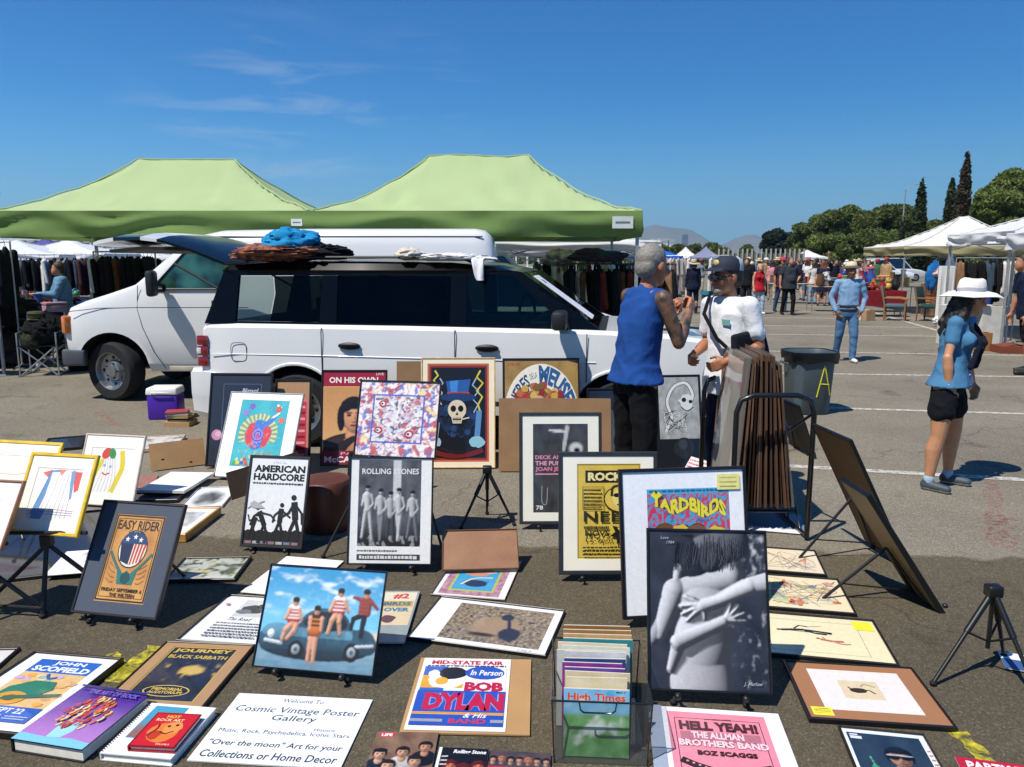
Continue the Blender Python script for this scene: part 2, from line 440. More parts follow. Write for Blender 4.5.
def frame_mesh(w, h, fw, fd, mt):
    b = MB().m(mt)
    def rg(i, z): return [(-w / 2 + i, i, z), (w / 2 - i, i, z), (w / 2 - i, h - i, z), (-w / 2 + i, h - i, z)]
    b.loft([rg(fw * .6, -fd), rg(0, -fd), rg(0, -.003), rg(.003, 0), rg(fw - .002, 0), rg(fw, -.002), rg(fw, -.01)], cap=False)
    return b
def framed(c, z0, label, art, frame=('1b1a1a', .02, .02), board=None, lean=True, tilt0=15., name='framed_poster', cat='framed poster',
           mt=None, back=None, group=GRP, parts=None, bmat=None):
    """c: the four corners; frame: colour, width, depth; board: colour and the window (l, b, r, t) left in the passe-partout"""
    M, w, h = fit_lean(c, z0, tilt0) if lean else fit_flat(c, z0)
    t = thing(name, label, cat, M=M, group=group)
    fw = 0
    if frame:
        fm = hexmat(frame[0], frame[3] if len(frame) > 3 else .4, 'frame', var=.25, scale=18)
        fw = frame[1] * 1.0
        frame_mesh(w, h, fw, frame[2], fm).build('frame', t)
        fd = frame[2]
    else: fd = .004
    iw, ih = w - 2 * fw, h - 2 * fw
    zb = -.009 if frame else -.0035
    b = MB().m(back or KRAFT); b.box((0, h / 2, (zb - .001 - fd + .002) / 2 if frame else -.002), (w - fw * .9 if frame else w, h - fw * .9 if frame else h, abs(fd - .01) if frame else .003))
    b.build('backing_board', t)
    if board:
        l, bo, r, tp = board[1]
        mb = MB().m(bmat or mat('mat_board_' + board[0], board[0], .75, var=.04, coat=.3))
        O = [(-iw / 2, fw), (iw / 2, fw), (iw / 2, fw + ih), (-iw / 2, fw + ih)]
        I = [(-iw / 2 + l * iw, fw + bo * ih), (-iw / 2 + r * iw, fw + bo * ih), (-iw / 2 + r * iw, fw + tp * ih), (-iw / 2 + l * iw, fw + tp * ih)]
        mb.loft([[(x, y, zb + .003) for x, y in O], [(x, y, zb + .003) for x, y in I], [(x, y, zb + .0004) for x, y in I]], cap=False)
        mb.build('mat_board', t)
        a = Art((r - l) * iw, (tp - bo) * ih, -iw / 2 + l * iw, fw + bo * ih, zb + .0005, .00008)
    else:
        a = Art(iw, ih, -iw / 2, fw, zb + .0005, .00008)
    art(a); a.done('print', t, mt or (GLAZED if frame else PAPER))
    if parts: parts(t, w, h)
    t['_w'] = w; t['_h'] = h
    return t, M, w, h
def sheet(c, z0, label, art, name='paper_sheet', cat='poster', thick=.003, lean=False, tilt0=15., mt=None, edge='d9d6cc', group=GRP):
    """an unframed print: one mesh"""
    M, w, h = fit_lean(c, z0, tilt0) if lean else fit_flat(c, z0)
    a = Art(w, h, -w / 2, 0, 0, .00012)
    a.b.m(mt or PAPER); a.col(edge); a.b.box((0, h / 2, -thick / 2), (w, h, thick))
    art(a)
    o = a.done(name, None, mt or PAPER); o.matrix_basis = M
    return tag(o, label, cat, group)
def book(c, top, thick, label, art, cover='222222', name='book', cat='book'):
    M, w, h = fit_flat(c, top)
    t = thing(name, label, cat, M=M, group='books and magazines on the ground')
    pm = mat('page_edges', 'e8e2d0', .8, var=.12, scale=60)
    MB().m(pm).box((.002, h / 2, -thick / 2), (w - .012, h - .014, thick - .008)).build('pages', t)
    b = MB().m(hexmat(cover, .35, 'cover'))
    b.box((0, h / 2, -.0018), (w, h, .0035)); b.box((0, h / 2, -thick + .0018), (w, h, .0035)); b.box((-w / 2 + .002, h / 2, -thick / 2), (.004, h, thick - .008))
    b.build('cover', t)
    a = Art(w - .002, h - .002, -w / 2 + .001, .001, .0003, .00012); art(a); a.done('cover_print', t, GLOSSY)
    return t
def easel(M, w, h, z0, label, reach=.32, hi=.72):
    """folding display easel that carries a poster"""
    t = thing('display_easel', label, 'easel', loc=(M @ Vector((0, 0, 0))) * 1.0, group='display easels')
    t.location.z = 0
    o = Vector(t.location); L = lambda p: (M @ Vector(p)) - o
    N = (M.to_3x3() @ Vector((0, 0, -1))); N.z = 0; N.normalize()
    top = L((0, h * hi, -.045))
    for s in (-1, 1):
        p = L((s * w * .27, -.012, -.03)); g = Vector((p.x, p.y, 0)) + N * .0 + (p - top).normalized() * 0
        g = top + (p - top) * (top.z / max(.05, (top.z - p.z)) if top.z - p.z > .05 else 1); g.z = .012
        MB().m(PEG).tube([top, p, g], .008, 8).build('leg', t)
        q = L((s * w * .27, -.012, .03))
        pg = MB().m(PEG); pg.cyl(L((s * w * .27, -.012, -.035)), q, .006, n=8); pg.ell(q, (.014, .014, .014), n=10, k=6); pg.build('peg', t, 60)
        if z0 > .02: MB().m(RUBBER).ell((g.x, g.y, .012), (.014, .014, .012), n=10, k=6).build('foot', t, 60)
    g = top + N * reach; g.z = .01
    MB().m(PEG).tube([top, g], .008, 8).build('rear_leg', t)
    mid = (top + g) / 2; a = L((0, .1, -.035))
    MB().m(PEG).tube([mid * .6 + g * .4, Vector((a.x, a.y, a.z * .8))], .004, 6).build('brace', t)
    return t
def paperbg(c1='f1efe8', c2=None): return lambda a: a.rect(0, 0, 1, 1, c1)

# ---------------------------------------------------------------- the left rows
def art_sail(a):
    a.rect(0, 0, 1, 1, 'e9e2d6'); a.rect(.04, .06, .96, .96, 'eee9e0')
    a.poly([(.12, .9), (.32, .97), (.42, .72)], 'dd6a5c'); a.poly([(.3, .95), (.5, .98), (.3, .45), (.22, .1), (.08, .1)], '5f95c9')
    a.poly([(.33, .92), (.88, .95), (.84, .3), (.3, .32)], 'f3f0ec'); a.poly([(.8, .95), (.98, .95), (.98, .6), (.9, .55)], 'd7625a'); a.poly([(.74, .95), (.82, .98), (.88, .45), (.84, .4)], '6f9fd0')
    a.poly([(.46, .98), (.62, .98), (.54, .86)], 'e08a72'); a.poly([(.1, .02), (.34, .02), (.38, .2), (.14, .24)], '5a94c8')
    for k in range(9): a.curve([(.05 + .1 * k, .05), (.2 + .08 * k, .45 + .03 * (k % 3)), (.3 + .07 * k, .97)], .006, ['8a86a0', 'b9b0a8', 'c2a2a0'][k % 3])
    for k in range(3): a.curve([(0, .2 - .05 * k), (.4, .22 - .05 * k), (1, .2 - .04 * k)], .008, '8a7fb0')
framed([(31, 453), (101, 454), (74, 536), (8, 533)], .40, 'watercolour of a white sail with blue and red triangles in a bright yellow frame', art_sail,
       ('e0b92c', .017, .018), ('e6dfd2', (.13, .14, .87, .84)), tilt0=14, name='framed_painting', cat='painting')
def art_lines(a):
    a.rect(0, 0, 1, 1, 'ece2d2')
    for k in range(6): a.curve([(.2, .6 - .05 * k), (.5, .42 - .06 * k), (.75, .3 - .03 * k), (.98, .1)], .008, 'cf6a60')
    a.curve([(0, .5), (.3, .62), (.7, .55), (1, .7)], .005, 'c9a58c')
_, M_, w_, h_ = framed([(-52, 437), (64.5, 443), (40, 508), (-80, 502)], .18, 'pale drawing of red pencil lines in a wide yellow frame, behind the sail painting', art_lines,
       ('e3bd2e', .02, .02), ('ebe4d8', (.08, .1, .92, .8)), tilt0=16, name='framed_drawing', cat='drawing')
easel(M_, w_, h_, .18, 'black easel under the red pencil drawing')
def art_red_dot(a):
    a.rect(0, 0, 1, 1, 'e6e8ea'); a.blob(.7, .7, .05, .04, 'c05040'); a.curve([(.3, .3), (.5, .5), (.8, .72)], .008, 'a8b0b8')
framed([(-50, 478), (26, 480), (-1, 547), (-78, 545)], .40, 'whitish picture with one red dot, thin copper frame, cut by the left edge', art_red_dot,
       ('a06a48', .01, .018), tilt0=14, name='framed_picture', cat='picture')
def art_clown(a):
    a.rect(0, 0, 1, 1, 'eceae4'); a.ell(.36, .88, .13, .1, 'd0493a', rot=60); a.ell(.5, .88, .08, .12, '3f8a52', rot=20)
    a.curve([(.3, .75), (.2, .5), (.1, .25), (.02, .06)], .09, 'd8c832'); a.curve([(.72, .95), (.78, .6), (.7, .3), (.62, .05)], .11, 'ddc93a')
    a.curve([(.33, .46), (.42, .42), (.5, .46)], .03, 'cf4a44')
    for k in range(6): a.curve([(.32 + .05 * k, .78), (.3 + .07 * k, .4), (.2 + .09 * k, .05)], .008, 'a7b6c8')
    a.circ(.36, .62, .03, '8fa8c4'); a.circ(.5, .6, .03, '8fa8c4')
framed([(86, 434), (147, 435), (131, 507), (72, 504)], .02, 'pastel figure with yellow hair in a thin cream frame, beside the sail painting', art_clown,
       ('d9c9b4', .011, .018), ('e7e3da', (.13, .14, .87, .82)), tilt0=18, name='framed_drawing', cat='drawing')
def navy(a):
    def f(u, v):
        t = .5 + .5 * nz(u, v, 3, 4.2); return mix(lin('10141f'), lin('232b40'), t)
    a.raster(f, 12, 12)
framed([(-30, 512), (132, 512), (92, 566), (-92, 596)], .022, 'large dark glazed picture, sky blue reflection painted in, lying flat below the sail painting', navy, ('111216', .018, .02), lean=False, name='framed_picture', cat='picture')  # navy print: the blue sky mirrored in its glass put into the ink
def art_violet(a):
    a.rect(0, 0, 1, 1, 'efeeea')
    for k in range(5): a.curve([(.2 + .1 * k, .2), (.4 + .07 * k, .6), (.55, .9)], .012, ['9a86b0', 'b07a8c', 'c8a0a0'][k % 3])
sheet([(66, 548), (108, 551), (90, 575.5), (44, 573.5)], .034, 'white sheet with a faint violet sketch lying under the tall tripod easel', art_violet, cat='drawing')
# tall tripod that carries the sail painting and its neighbour
def tall_tripod(fx, fy, label, lean, hh=.42, spread=.3):
    p = at(fx, fy, 0); t = thing('tripod_easel', label, 'easel', p, group='display easels')
    top = Vector((.0, .10, hh - .02)); low = Vector((.0, .09, hh - .08))
    MB().m(PEG).tube([top, Vector((.0, .0, .012))], [.011, .012], 10).build('front_leg', t)
    MB().m(PEG).tube([low, Vector((-.34, .04, .012))], .011, 10).build('leg', t)
    MB().m(PEG).tube([low, Vector((.30, .17, .012))], .011, 10).build('leg', t)
    MB().m(PEG).tube([Vector((-.34, .04, .05)), Vector((.0, .0, .05))], .008, 8).build('brace', t)
    MB().m(PEG).tube([Vector((-.2, .05, hh - .01)), Vector((.22, .05, hh - .01))], .01, 8).build('ledge', t)
    MB().m(PEG).tube([low, Vector((.02, .26, hh + .3))], .009, 8).build('mast', t)
    MB().m(PEG).box((0, .09, hh - .06), (.05, .05, .06), bev=.006).build('hub', t)
    MB().m(RUBBER).ell((0, 0, .012), (.018, .018, .013), n=10, k=6).build('foot', t, 60)
tall_tripod(43, 618, 'black tripod easel under the yellow framed sail painting', 14)
tall_tripod(-38, 632, 'black tripod easel under the red dot picture', 14)
def art_skull_flag(a):
    a.rect(0, 0, 1, 1, 'c9924c')
    a.raster(lambda u, v: mix(lin('d09a52'), lin('a8703a'), .5 + .9 * nz(u, v, 4, 1.3)), 24, 30)
    a.border(.01, .01, .99, .99, .03, '2b2622'); a.border(.06, .05, .94, .95, .012, '3b2f24')
    a.text('EASY RIDER', .08, .82, .92, .93, '23201d', .02); a.text('COSMIC', .33, .775, .67, .815, '2c4a48', .02)
    a.ell(.5, .6, .29, .22, '2c2a28'); a.ell(.5, .6, .27, .205, 'd8d2c0')
    a.ell(.5, .66, .26, .14, '28406a', a0=0, a1=180); a.poly([(.24, .66), (.5, .66), (.48, .42), (.3, .46)], '1e2b48')
    for k in range(4): a.poly([(.52 + .065 * k, .66), (.56 + .065 * k, .66), (.53 + .06 * k, .42 + .012 * k), (.5 + .06 * k, .42 + .012 * k)], 'b8443a')
    for x, y in ((.35, .71), (.5, .74), (.62, .71)):
        a.poly([(x + (.05 if i % 2 == 0 else .02) * math.sin(i * .628), y + (.05 if i % 2 == 0 else .02) * .7 * math.cos(i * .628)) for i in range(10)], 'ece6d4')
    a.curve([(.08, .56), (.22, .44), (.42, .3)], .05, '2f6a64'); a.curve([(.92, .56), (.78, .44), (.58, .3)], .05, '2f6a64')
    a.poly([(.3, .36), (.42, .3), (.5, .36), (.58, .3), (.7, .36), (.66, .2), (.36, .2)], '2d7068')
    a.blob(.5, .27, .1, .07, '1f4a48')
    for k in range(5): a.curve([(.12, .5 - .06 * k), (.2, .46 - .06 * k), (.28, .42 - .05 * k)], .008, '7a4a26'); a.curve([(.88, .5 - .06 * k), (.8, .46 - .06 * k), (.72, .42 - .05 * k)], .008, '7a4a26')
    a.text('FRIDAY SEPTEMBER 6', .1, .115, .9, .155, '23201d', .02); a.text('THE WILTERN', .28, .06, .78, .1, '23201d', .02)
_, M_, w_, h_ = framed([(103.5, 500.5), (187.5, 503.5), (154, 619), (69.5, 613.5)], .05, 'gig poster of a stars and stripes helmet on slate mat in a black frame', art_skull_flag,
                       ('221c1c', .012, .022), ('3d4654', (.2, .1, .82, .9)), tilt0=16)
easel(M_, w_, h_, .05, 'small black easel under the stars and stripes helmet poster')
def art_green_scene(a):
    def f(u, v):
        n_ = nz(u, v, 4, 7); k = nz(u, v, 7, 3)
        c = mix(lin('b9bcae'), lin('5b6350'), sst(-.1, .35, n_)); c = mix(c, lin('23251f'), sst(.1, .3, k)); c = mix(c, lin('c8bf6a'), sst(.25, .4, nz(u, v, 5, 15)) * .8)
        return mix(c, lin('e2e4dc'), sst(.3, .0, v) * .4)
    a.raster(f, 40, 26)
framed([(178, 554), (257, 556), (230, 581), (168, 580)], .022, 'grey green landscape picture lying flat in a thin black frame', art_green_scene, ('17181a', .012, .02), lean=False, name='framed_picture', cat='picture')
sheet([(285, 557), (346, 560), (302, 597), (242, 592.5)], .012, 'blank cream card lying behind the car picture', lambda a: a.rect(0, 0, 1, 1, 'ebe8e0'), cat='sheet')
def art_bwtext(a):
    a.rect(0, 0, 1, 1, 'e6e6e4'); a.rect(.3, .55, .95, .93, 'c9c9c6'); a.blob(.5, .72, .17, .1, '4a4a4a'); a.blob(.66, .8, .14, .08, '2c2c2c'); a.blob(.4, .66, .1, .05, '777777')
    a.text('The Road', .3, .46, .6, .53, '3a3a3a', .01, .3); a.scrawl(.2, .08, .9, .43, 6, '6f6f70', amp=.5); a.blob(.12, .78, .03, .02, 'd08a90')
framed([(229, 594.5), (305, 598), (262, 644), (175, 640)], .012, 'white poster with lines of grey print and a dark bird, lying flat', art_bwtext, ('1a1a1c', .008, .01), lean=False)
sheet([(137, 476), (159, 475), (152, 487), (131, 488)], .01, 'small red painted sheet lying flat beside the white panel', lambda a: a.raster(lambda u, v: mix(lin('a8564c'), lin('8f8078'), .5 + nz(u, v, 4, 2)), 10, 8), cat='sheet')
framed([(125, 488), (186, 491), (178, 503), (116, 500)], .03, 'black glazed frame lying flat under the edge of the white panel', navy, ('0f1012', .012, .028), lean=False, name='framed_picture', cat='picture')  # blue of the sky seen in this pane is likewise in the print
sheet([(173, 471), (212, 473), (186, 492), (136, 489)], .06, 'blank white panel tilted up beside the cardboard sheet', lambda a: a.rect(0, 0, 1, 1, 'e9e9e7'), thick=.02, cat='panel')
def art_bwshell(a):
    def f(u, v):
        d = math.hypot(u - .5, v - .45) / .4; c = mix(lin('4a4b4c'), lin('b9bcbd'), sst(.4, 1, d + .6 * nz(u, v, 5, 2))); return mix(c, lin('e4e6e8'), sst(.85, 1.15, d))
    a.raster(f, 24, 20)
framed([(200, 484), (236, 488), (225, 511), (178, 502)], .02, 'black and white photograph of a shell lying flat, thin silver rim', art_bwshell, ('b8babc', .006, .018), lean=False, name='framed_photograph', cat='photograph')
def art_goldbox(a):
    a.rect(0, 0, 1, 1, 'e8e8e6'); a.raster(lambda u, v: mix(lin('9a9b9c'), lin('e0e0de'), .5 + nz(u, v, 3, 8)), 12, 12, .2, .3, .8, .85)
framed([(181, 506), (220, 507), (186, 536), (140, 532)], .055, 'deep golden wood frame lying flat over a pale print', art_goldbox, ('c08c3e', .014, .05), lean=False, name='framed_picture', cat='picture')
# the cardboard sheet with two hangers and what lies behind it
def hooks(t, w, h):
    for s in (-.28, .22):
        MB().m(PEG).box((s * w, h * (.38 if s < 0 else .16), .001), (.02, .008, .004), bev=.001).build('hanger', t)
framed([(150, 447), (205, 434.5), (204, 464.5), (150, 471)], .01, 'cardboard back of a picture with two small black hangers, leaning', lambda a: a.raster(lambda u, v: mix(lin('c39a66'), lin('b48b58'), .5 + nz(u, v, 4, 5)), 8, 6),
       None, parts=hooks, back=CARD, name='cardboard_sheet', cat='cardboard sheet', tilt0=20)
def art_grey_red(a):
    a.raster(lambda u, v: mix(mix(lin('d8d4d0'), lin('5c6460'), sst(0, .4, nz(u, v, 4, 3))), lin('b8503c'), sst(.2, .4, nz(u, v, 4, 9))), 20, 14)
framed([(146, 436), (186, 434.5), (176, 447), (134, 449)], .04, 'grey and red print lying behind the cardboard back', art_grey_red, ('c9b090', .01, .03), lean=False, name='framed_picture', cat='picture')
framed([(48, 440), (86, 433), (80, 444), (40, 452)], .03, 'black frame lying flat behind the yellow haired pastel figure', navy, ('101112', .02, .03), lean=False, name='framed_picture', cat='picture')
framed([(-34, 648), (19, 646.5), (0, 668), (-62, 668)], .015, 'pale print in a black frame half outside the left picture edge', lambda a: a.rect(0, 0, 1, 1, 'd8d4cc'), ('17130f', .012, .014), lean=False, name='framed_picture', cat='picture')

# ---------------------------------------------------------------- against the car
def art_navyband(a):
    a.rect(0, 0, 1, 1, '242d3a'); a.border(.2, .3, .85, .9, .008, '5a6b80'); a.rect(.21, .305, .84, .895, '1f2b3d')
    a.text('Blizzard', .52, .8, .8, .85, 'c9cfd8', .01, .3); a.circ(.13, .33, .09, 'c98aa8'); a.circ(.15, .34, .05, 'e0b0c4'); a.blob(.5, .55, .16, .1, '2f4460')
framed([(211.4, 373), (272.5, 373), (268, 467), (204, 467)], .02, 'tall dark navy poster with a pink spot, leaning on the rear of the car', art_navyband, ('101012', .016, .02), tilt0=14)
def art_pinksheet(a):
    a.rect(0, 0, 1, 1, 'b58a62'); a.rect(.3, .0, .96, .78, 'd97a86'); a.rect(.34, 0, .92, .74, 'c23f52')
    for k in range(9): a.rect(.4, .66 - k * .075, .88, .69 - k * .075, ['e8a0a8', '8d2030'][k % 2])
framed([(275, 378), (311.5, 380), (310, 463), (273, 463)], .02, 'narrow poster with a crimson sheet on brown mat in a black frame', art_pinksheet, ('15130f', .018, .02), tilt0=14)
def face(P, x, y, s, sk, hr, hair='short', tilt=0, dark=.0, eye='1c120e', z=.0):
    """a head for the printed portraits: x, y centre, s half width"""
    E = lambda *q: P.append(('E',) + q); k = lambda dx, dy: (x + dx * s, y + dy * s * P[0])
    E(*k(0, -1.5), s * .62, s * .9, s * .4, z - .3 * s, sk)
    E(*k(0, .25), s * 1.16, s * 1.3, s * .8, z - .25 * s, hr); E(*k(0, 0), s * .9, s * 1.2, s * .85, z, sk); E(*k(0, -.55), s * .62, s * .68, s * .66, z + .12 * s, sk); E(*k(0, .95), s * .98, s * .46, s * .6, z + .45 * s, hr)
    if hair == 'long':
        for d in (-1, 1): E(*k(d * .98, -.15), s * .3, s * 1.0, s * .5, z + .2 * s, hr); E(*k(d * .6, .72), s * .5, s * .36, s * .4, z + .65 * s, hr, -25 * d)
    if hair == 'cap': E(*k(0, 1.0), s * 1.12, s * .5, s * .8, z + .5 * s, hr)
    for d in (-1, 1): E(*k(d * .36, .08), s * .19, s * .085, s * .1, z + .78 * s, eye); E(*k(d * .36, .27), s * .25, s * .06, s * .1, z + .8 * s, hr)
    E(*k(0, -.18), s * .14, s * .34, s * .25, z + .8 * s, sk); E(*k(0, -.36), s * .2, s * .12, s * .2, z + .85 * s, sk); E(*k(0, -.68), s * .32, s * .075, s * .06, z + .8 * s, '7a3a32')
class PL(list): pass
def art_portrait(a):
    a.rect(0, 0, 1, 1, 'dca468'); a.rect(0, .84, 1, 1, '9c1730'); a.text('ON HIS OWN', .1, .875, .88, .94, 'f2ece4', .03)
    a.text('LIVE', .85, .96, .97, .985, 'e8e0dc', .01)
    asp = .7 * a.h / (.96 * a.w); Q = [1 / asp]
    face(Q, .5, .55, .215, 'd89a70', '17100c', 'long'); P = Q[1:]
    P += [('E', .52, .02, .62, .3, .2, -.25, '3a2620'), ('E', .5, .1, .2, .16, .1, -.05, 'c4845c'), ('C', .18, .0, .5, .2, .1, .06, .0, .0, '2a1a16'), ('C', 1.0, .0, .72, .2, .1, .06, .0, .0, '2a1a16')]
    a.relief(P, lambda u, v: mix(lin('e2ae74'), lin('c98f56'), v + .1 * nz(u, v, 3, 2)), .02, .13, .98, .83, nx=80, L=(-.3, .45, .8), amb=.3, gain=1.15)
    a.rect(0, 0, 1, .145, '8d1a2e'); a.text('McCARTNEY', .04, .02, .96, .085, 'efe6e0', .03); a.text('PAUL', .3, .1, .7, .13, 'e0b0b0', .01)
framed([(321, 369.5), (387.5, 370), (386, 466), (320, 466)], .02, 'poster of a dark haired man on orange under a crimson heading', art_portrait, ('121212', .014, .02), tilt0=14)
def art_fish(a):
    def f(u, v):
        c = mix(lin('3fb4bc'), lin('1f9cb0'), .5 + nz(u, v, 3, 1)); x, y = u - .46, (v - .48) * 1.25; r_ = math.hypot(x, y); t = math.atan2(y, x); w = .05 * nz(u, v, 7, 4)
        c = mix(c, lin('d8c890'), sst(.1, .3, nz(u, v, 14, 6)) * sst(.3, .1, v)); c = mix(c, lin('b8402f'), sst(.15, .3, nz(u, v, 11, 16)) * sst(.3, .1, v))
        if .28 < r_ + w < .4 and y > -.14: c = mix(lin('c8c89a'), lin('6f9a6a'), sst(-.2, .2, math.sin(t * 26)))
        if r_ + w < .27:
            c = lin('c8384a') if abs(x) > .1 else lin('3f6cc0'); c = mix(c, lin('e07a70'), sst(.1, .4, nz(u, v, 10, 3)))
            if math.hypot(x * 1.2, y + .03) < .14: c = mix(lin('8f8fd0'), lin('3a4ab0'), sst(-.3, .3, math.sin(r_ * 120)))
            if math.hypot(x, y + .04) < .05: c = lin('b8508a')
        return c
    a.raster(f, 70, 84)
    a.poly([(.36, .62), (.58, .68), (.84, .8), (.7, .66), (.55, .58)], '2f76c8'); a.curve([(.7, .74), (.82, .82), (.76, .94)], .04, 'e6e2d8'); a.poly([(.76, .95), (.86, .9), (.8, .86)], 'e6e2d8')
    for x, y, c in ((.24, .9, '6a58b0'), (.8, .87, 'c8503c'), (.14, .8, '8a78c0'), (.9, .7, 'd86a5a')):
        for k in range(5): a.ell(x + .035 * math.cos(k * 1.256), y + .028 * math.sin(k * 1.256), .03, .022, c, rot=k * 72)
    for k in range(6): a.rect(.05 + .08 * k, .03, .11 + .08 * k, .08, ['3fae4a', 'e0c83a', '2f5cb8', 'd84a3a', '48b8c8', 'e8e0d0'][k])
    for k in range(26): a.circ(.05 + .9 * a.rnd.random(), .1 + .8 * a.rnd.random(), .007, ['8fd0d8', 'd8e8d8', 'e0b090'][k % 3])
framed([(233, 392.6), (304, 392.6), (288, 478.5), (210.7, 478.5)], .03, 'teal print of a red and blue fish on white mat in a silver frame', art_fish, ('a9abad', .01, .018, .3), ('f0efeb', (.17, .12, .84, .92)), tilt0=16)
def art_psych(a):
    def f(u, v):
        e = max(abs(u - .5), abs(v - .5)); wx = u + .05 * nz(u, v, 6, 1); wy = v + .05 * nz(u, v, 6, 41); n_ = nz(wx, wy, 11, 2.2); m_ = nz(wx, wy, 15, 8.8); k_ = math.sin(22 * nz(wx, wy, 4, 13))
        c = mix(lin('ece0dc'), lin('bb3a48'), sst(.02, .2, n_) * .9); c = mix(c, lin('4f70bc'), sst(.05, .22, m_) * (.9 if e > .31 else .5)); c = mix(c, lin('e6cf90'), sst(.15, .3, nz(u, v, 7, 20))); c = mix(c, lin('6a3a4c'), sst(.8, 1, k_) * .55)
        if e < .31:
            c = mix(c, lin('dfe2ec'), .5); g = nz(wx, wy, 18, 31); c = mix(c, lin('2c2a44'), sst(.1, .2, g) * .85); c = mix(c, lin('a83444'), sst(.1, .25, nz(u, v, 9, 57)) * .8)
        elif e < .325: c = lin('4a62b8')
        return c
    a.raster(f, 96, 96)
    for x, y, r_ in ((.3, .7, .05), (.66, .3, .06), (.27, .34, .05)): a.blob(x, y, r_, r_, 'ac3a46'); a.blob(x, y, r_ * .6, r_ * .55, 'dcd4da'); a.blob(x - .01, y, r_ * .3, r_ * .25, '3a2a3a')
_, M_, w_, h_ = framed([(362.7, 380.7), (441.5, 380.7), (435, 457), (350, 458)], .56, 'busy red white and blue psychedelic print above the band photograph poster', art_psych, ('0f0f10', .008, .018), tilt0=12)
easel(M_, w_, h_, .56, 'tall black easel under the psychedelic print')
def art_band(a):
    a.rect(0, 0, 1, 1, 'e4e3df'); P = []
    C = lambda *q: P.append(('C',) + q); E = lambda *q: P.append(('E',) + q)
    for x, hh, top, leg, st in ((.15, .62, 'd4d4d2', 'c8c8c6', .05), (.36, .58, 'c4c4c2', '8a8a8c', -.03), (.52, .55, 'b8b8b6', '4a4a4d', .02), (.65, .59, 'd2d2d0', 'cfcfcd', -.04), (.87, .56, 'c4c4c2', '77777a', .05)):
        C(x - .025, hh - .2, x - .03 - st, .1, .035, .022, .0, .0, leg); C(x + .03, hh - .2, x + .03 + st, .07, .035, .022, .01, .0, leg)
        C(x - .01, hh - .03, x, hh - .2, .06, .045, .02, .02, top); C(x - .06, hh - .03, x - .085, hh - .15, .022, .018, .03, .03, top); C(x + .06, hh - .03, x + .09, hh - .13, .022, .018, .03, .03, top); C(x + .09, hh - .13, x + .03, hh - .19, .018, .014, .04, .05, top)
        E(x, hh + .045, .036, .044, .04, .03, 'c8c8c6'); E(x, hh + .065, .042, .034, .04, .04, '1c1c1e')
    def bg(u, v):
        c = mix(lin('6a6b6e'), lin('2c2c30'), .5 + .9 * nz(u, v, 5, 5)); c = mix(c, lin('202022'), 1 - sst(.0, .35, v))
        if .55 < u < .68 and v > .42: c = mix(c, lin('d0d0ce'), .85)
        if v < .12 and nz(u, v, 12, 2) > .1: c = lin('8a8a8c')
        return c
    a.relief(P, bg, .1, .16, .87, .985, nx=90, amb=.22, gain=1.1, grain=.08)
    a.text('ROLLING STONES', .14, .85, .84, .905, 'd8d8d6', .02); a.scrawl(.1, .105, .62, .13, 1, '66676a', amp=.8); a.rect(.1, .03, .87, .085, '3a3a3c'); a.scrawl(.13, .038, .84, .077, 1, 'd0d0ce', amp=.9, fill=1)
_, M_, w_, h_ = framed([(351, 458), (433.5, 456.5), (431.5, 565), (345, 565)], .05, 'black and white poster of a five man band, below the psychedelic print', art_band, ('131314', .008, .02), tilt0=12)
easel(M_, w_, h_, .05, 'small black easel under the black and white band poster', hi=.9)
framed([(349, 452), (420, 452), (414, 491), (346, 491)], .02, 'black frame mostly hidden behind the band poster', navy, ('0e0e0f', .02, .02), name='framed_picture', cat='picture', tilt0=15)
def art_hardcore(a):
    a.rect(0, 0, 1, 1, 'dedede'); a.text('a film by', .38, .93, .62, .955, '8a8a8a', .005)
    a.text('AMERICAN', .06, .83, .96, .915, '1a1a1a', .05); a.text('HARDCORE', .06, .735, .96, .82, '1a1a1a', .05); a.scrawl(.06, .685, .94, .72, 1, '333333', amp=.7, fill=1)
    d = '1f1f1f'
    def ed(u, v): return .17 + .05 * nz(u, .5, 9, 3) + .03 * nz(u, .2, 28, 5)
    a.poly([(0, 0), (1, 0)] + [(1 - k / 40, ed(1 - k / 40, 0)) for k in range(41)], d); a.rect(0, 0, 1, .055, '2a2a2a')
    for k in range(7): a.rect(.03 + .135 * k, .015, .14 + .135 * k, .045, ['8a6a70', 'a0a0a0', '70708a'][k % 3])
    def man(x, y, s, lean, arms):
        a.circ(x + lean * .16 * s, y + .2 * s, .036 * s, d); a.line([(x, y), (x + lean * .12 * s, y + .16 * s)], .085 * s, d); a.line([(x, y + .02), (x - .06 * s, y - .1 * s), (x - .09 * s, y - .2 * s)], .045 * s, d); a.line([(x, y + .02), (x + .05 * s, y - .1 * s), (x + .03 * s, y - .2 * s)], .045 * s, d)
        for q in arms: a.line([(x + lean * .12 * s, y + .15 * s), (x + q[0] * s, y + q[1] * s), (x + q[2] * s, y + q[3] * s)], .032 * s, d)
    man(.34, .22, 1.0, -.9, ((-.2, .1, -.25, .0), (.1, .12, .18, .06))); man(.6, .26, 1.0, .1, ((-.1, .08, -.12, 0), (.1, .1, .18, .06))); man(.87, .3, 1.25, -.3, ((-.1, .06, -.2, .02), (.08, .06, .1, -.04))); man(.14, .2, .7, .5, ((.14, .1, .2, .12), (-.1, .1, -.14, .2)))
    a.poly([(.05, .46), (.12, .5), (.25, .46), (.32, .42), (.2, .41), (.1, .42)], 'a9a9a9'); a.line([(.2, .47), (.3, .5)], .02, 'a9a9a9'); a.line([(.08, .44), (.02, .41)], .02, 'a9a9a9')
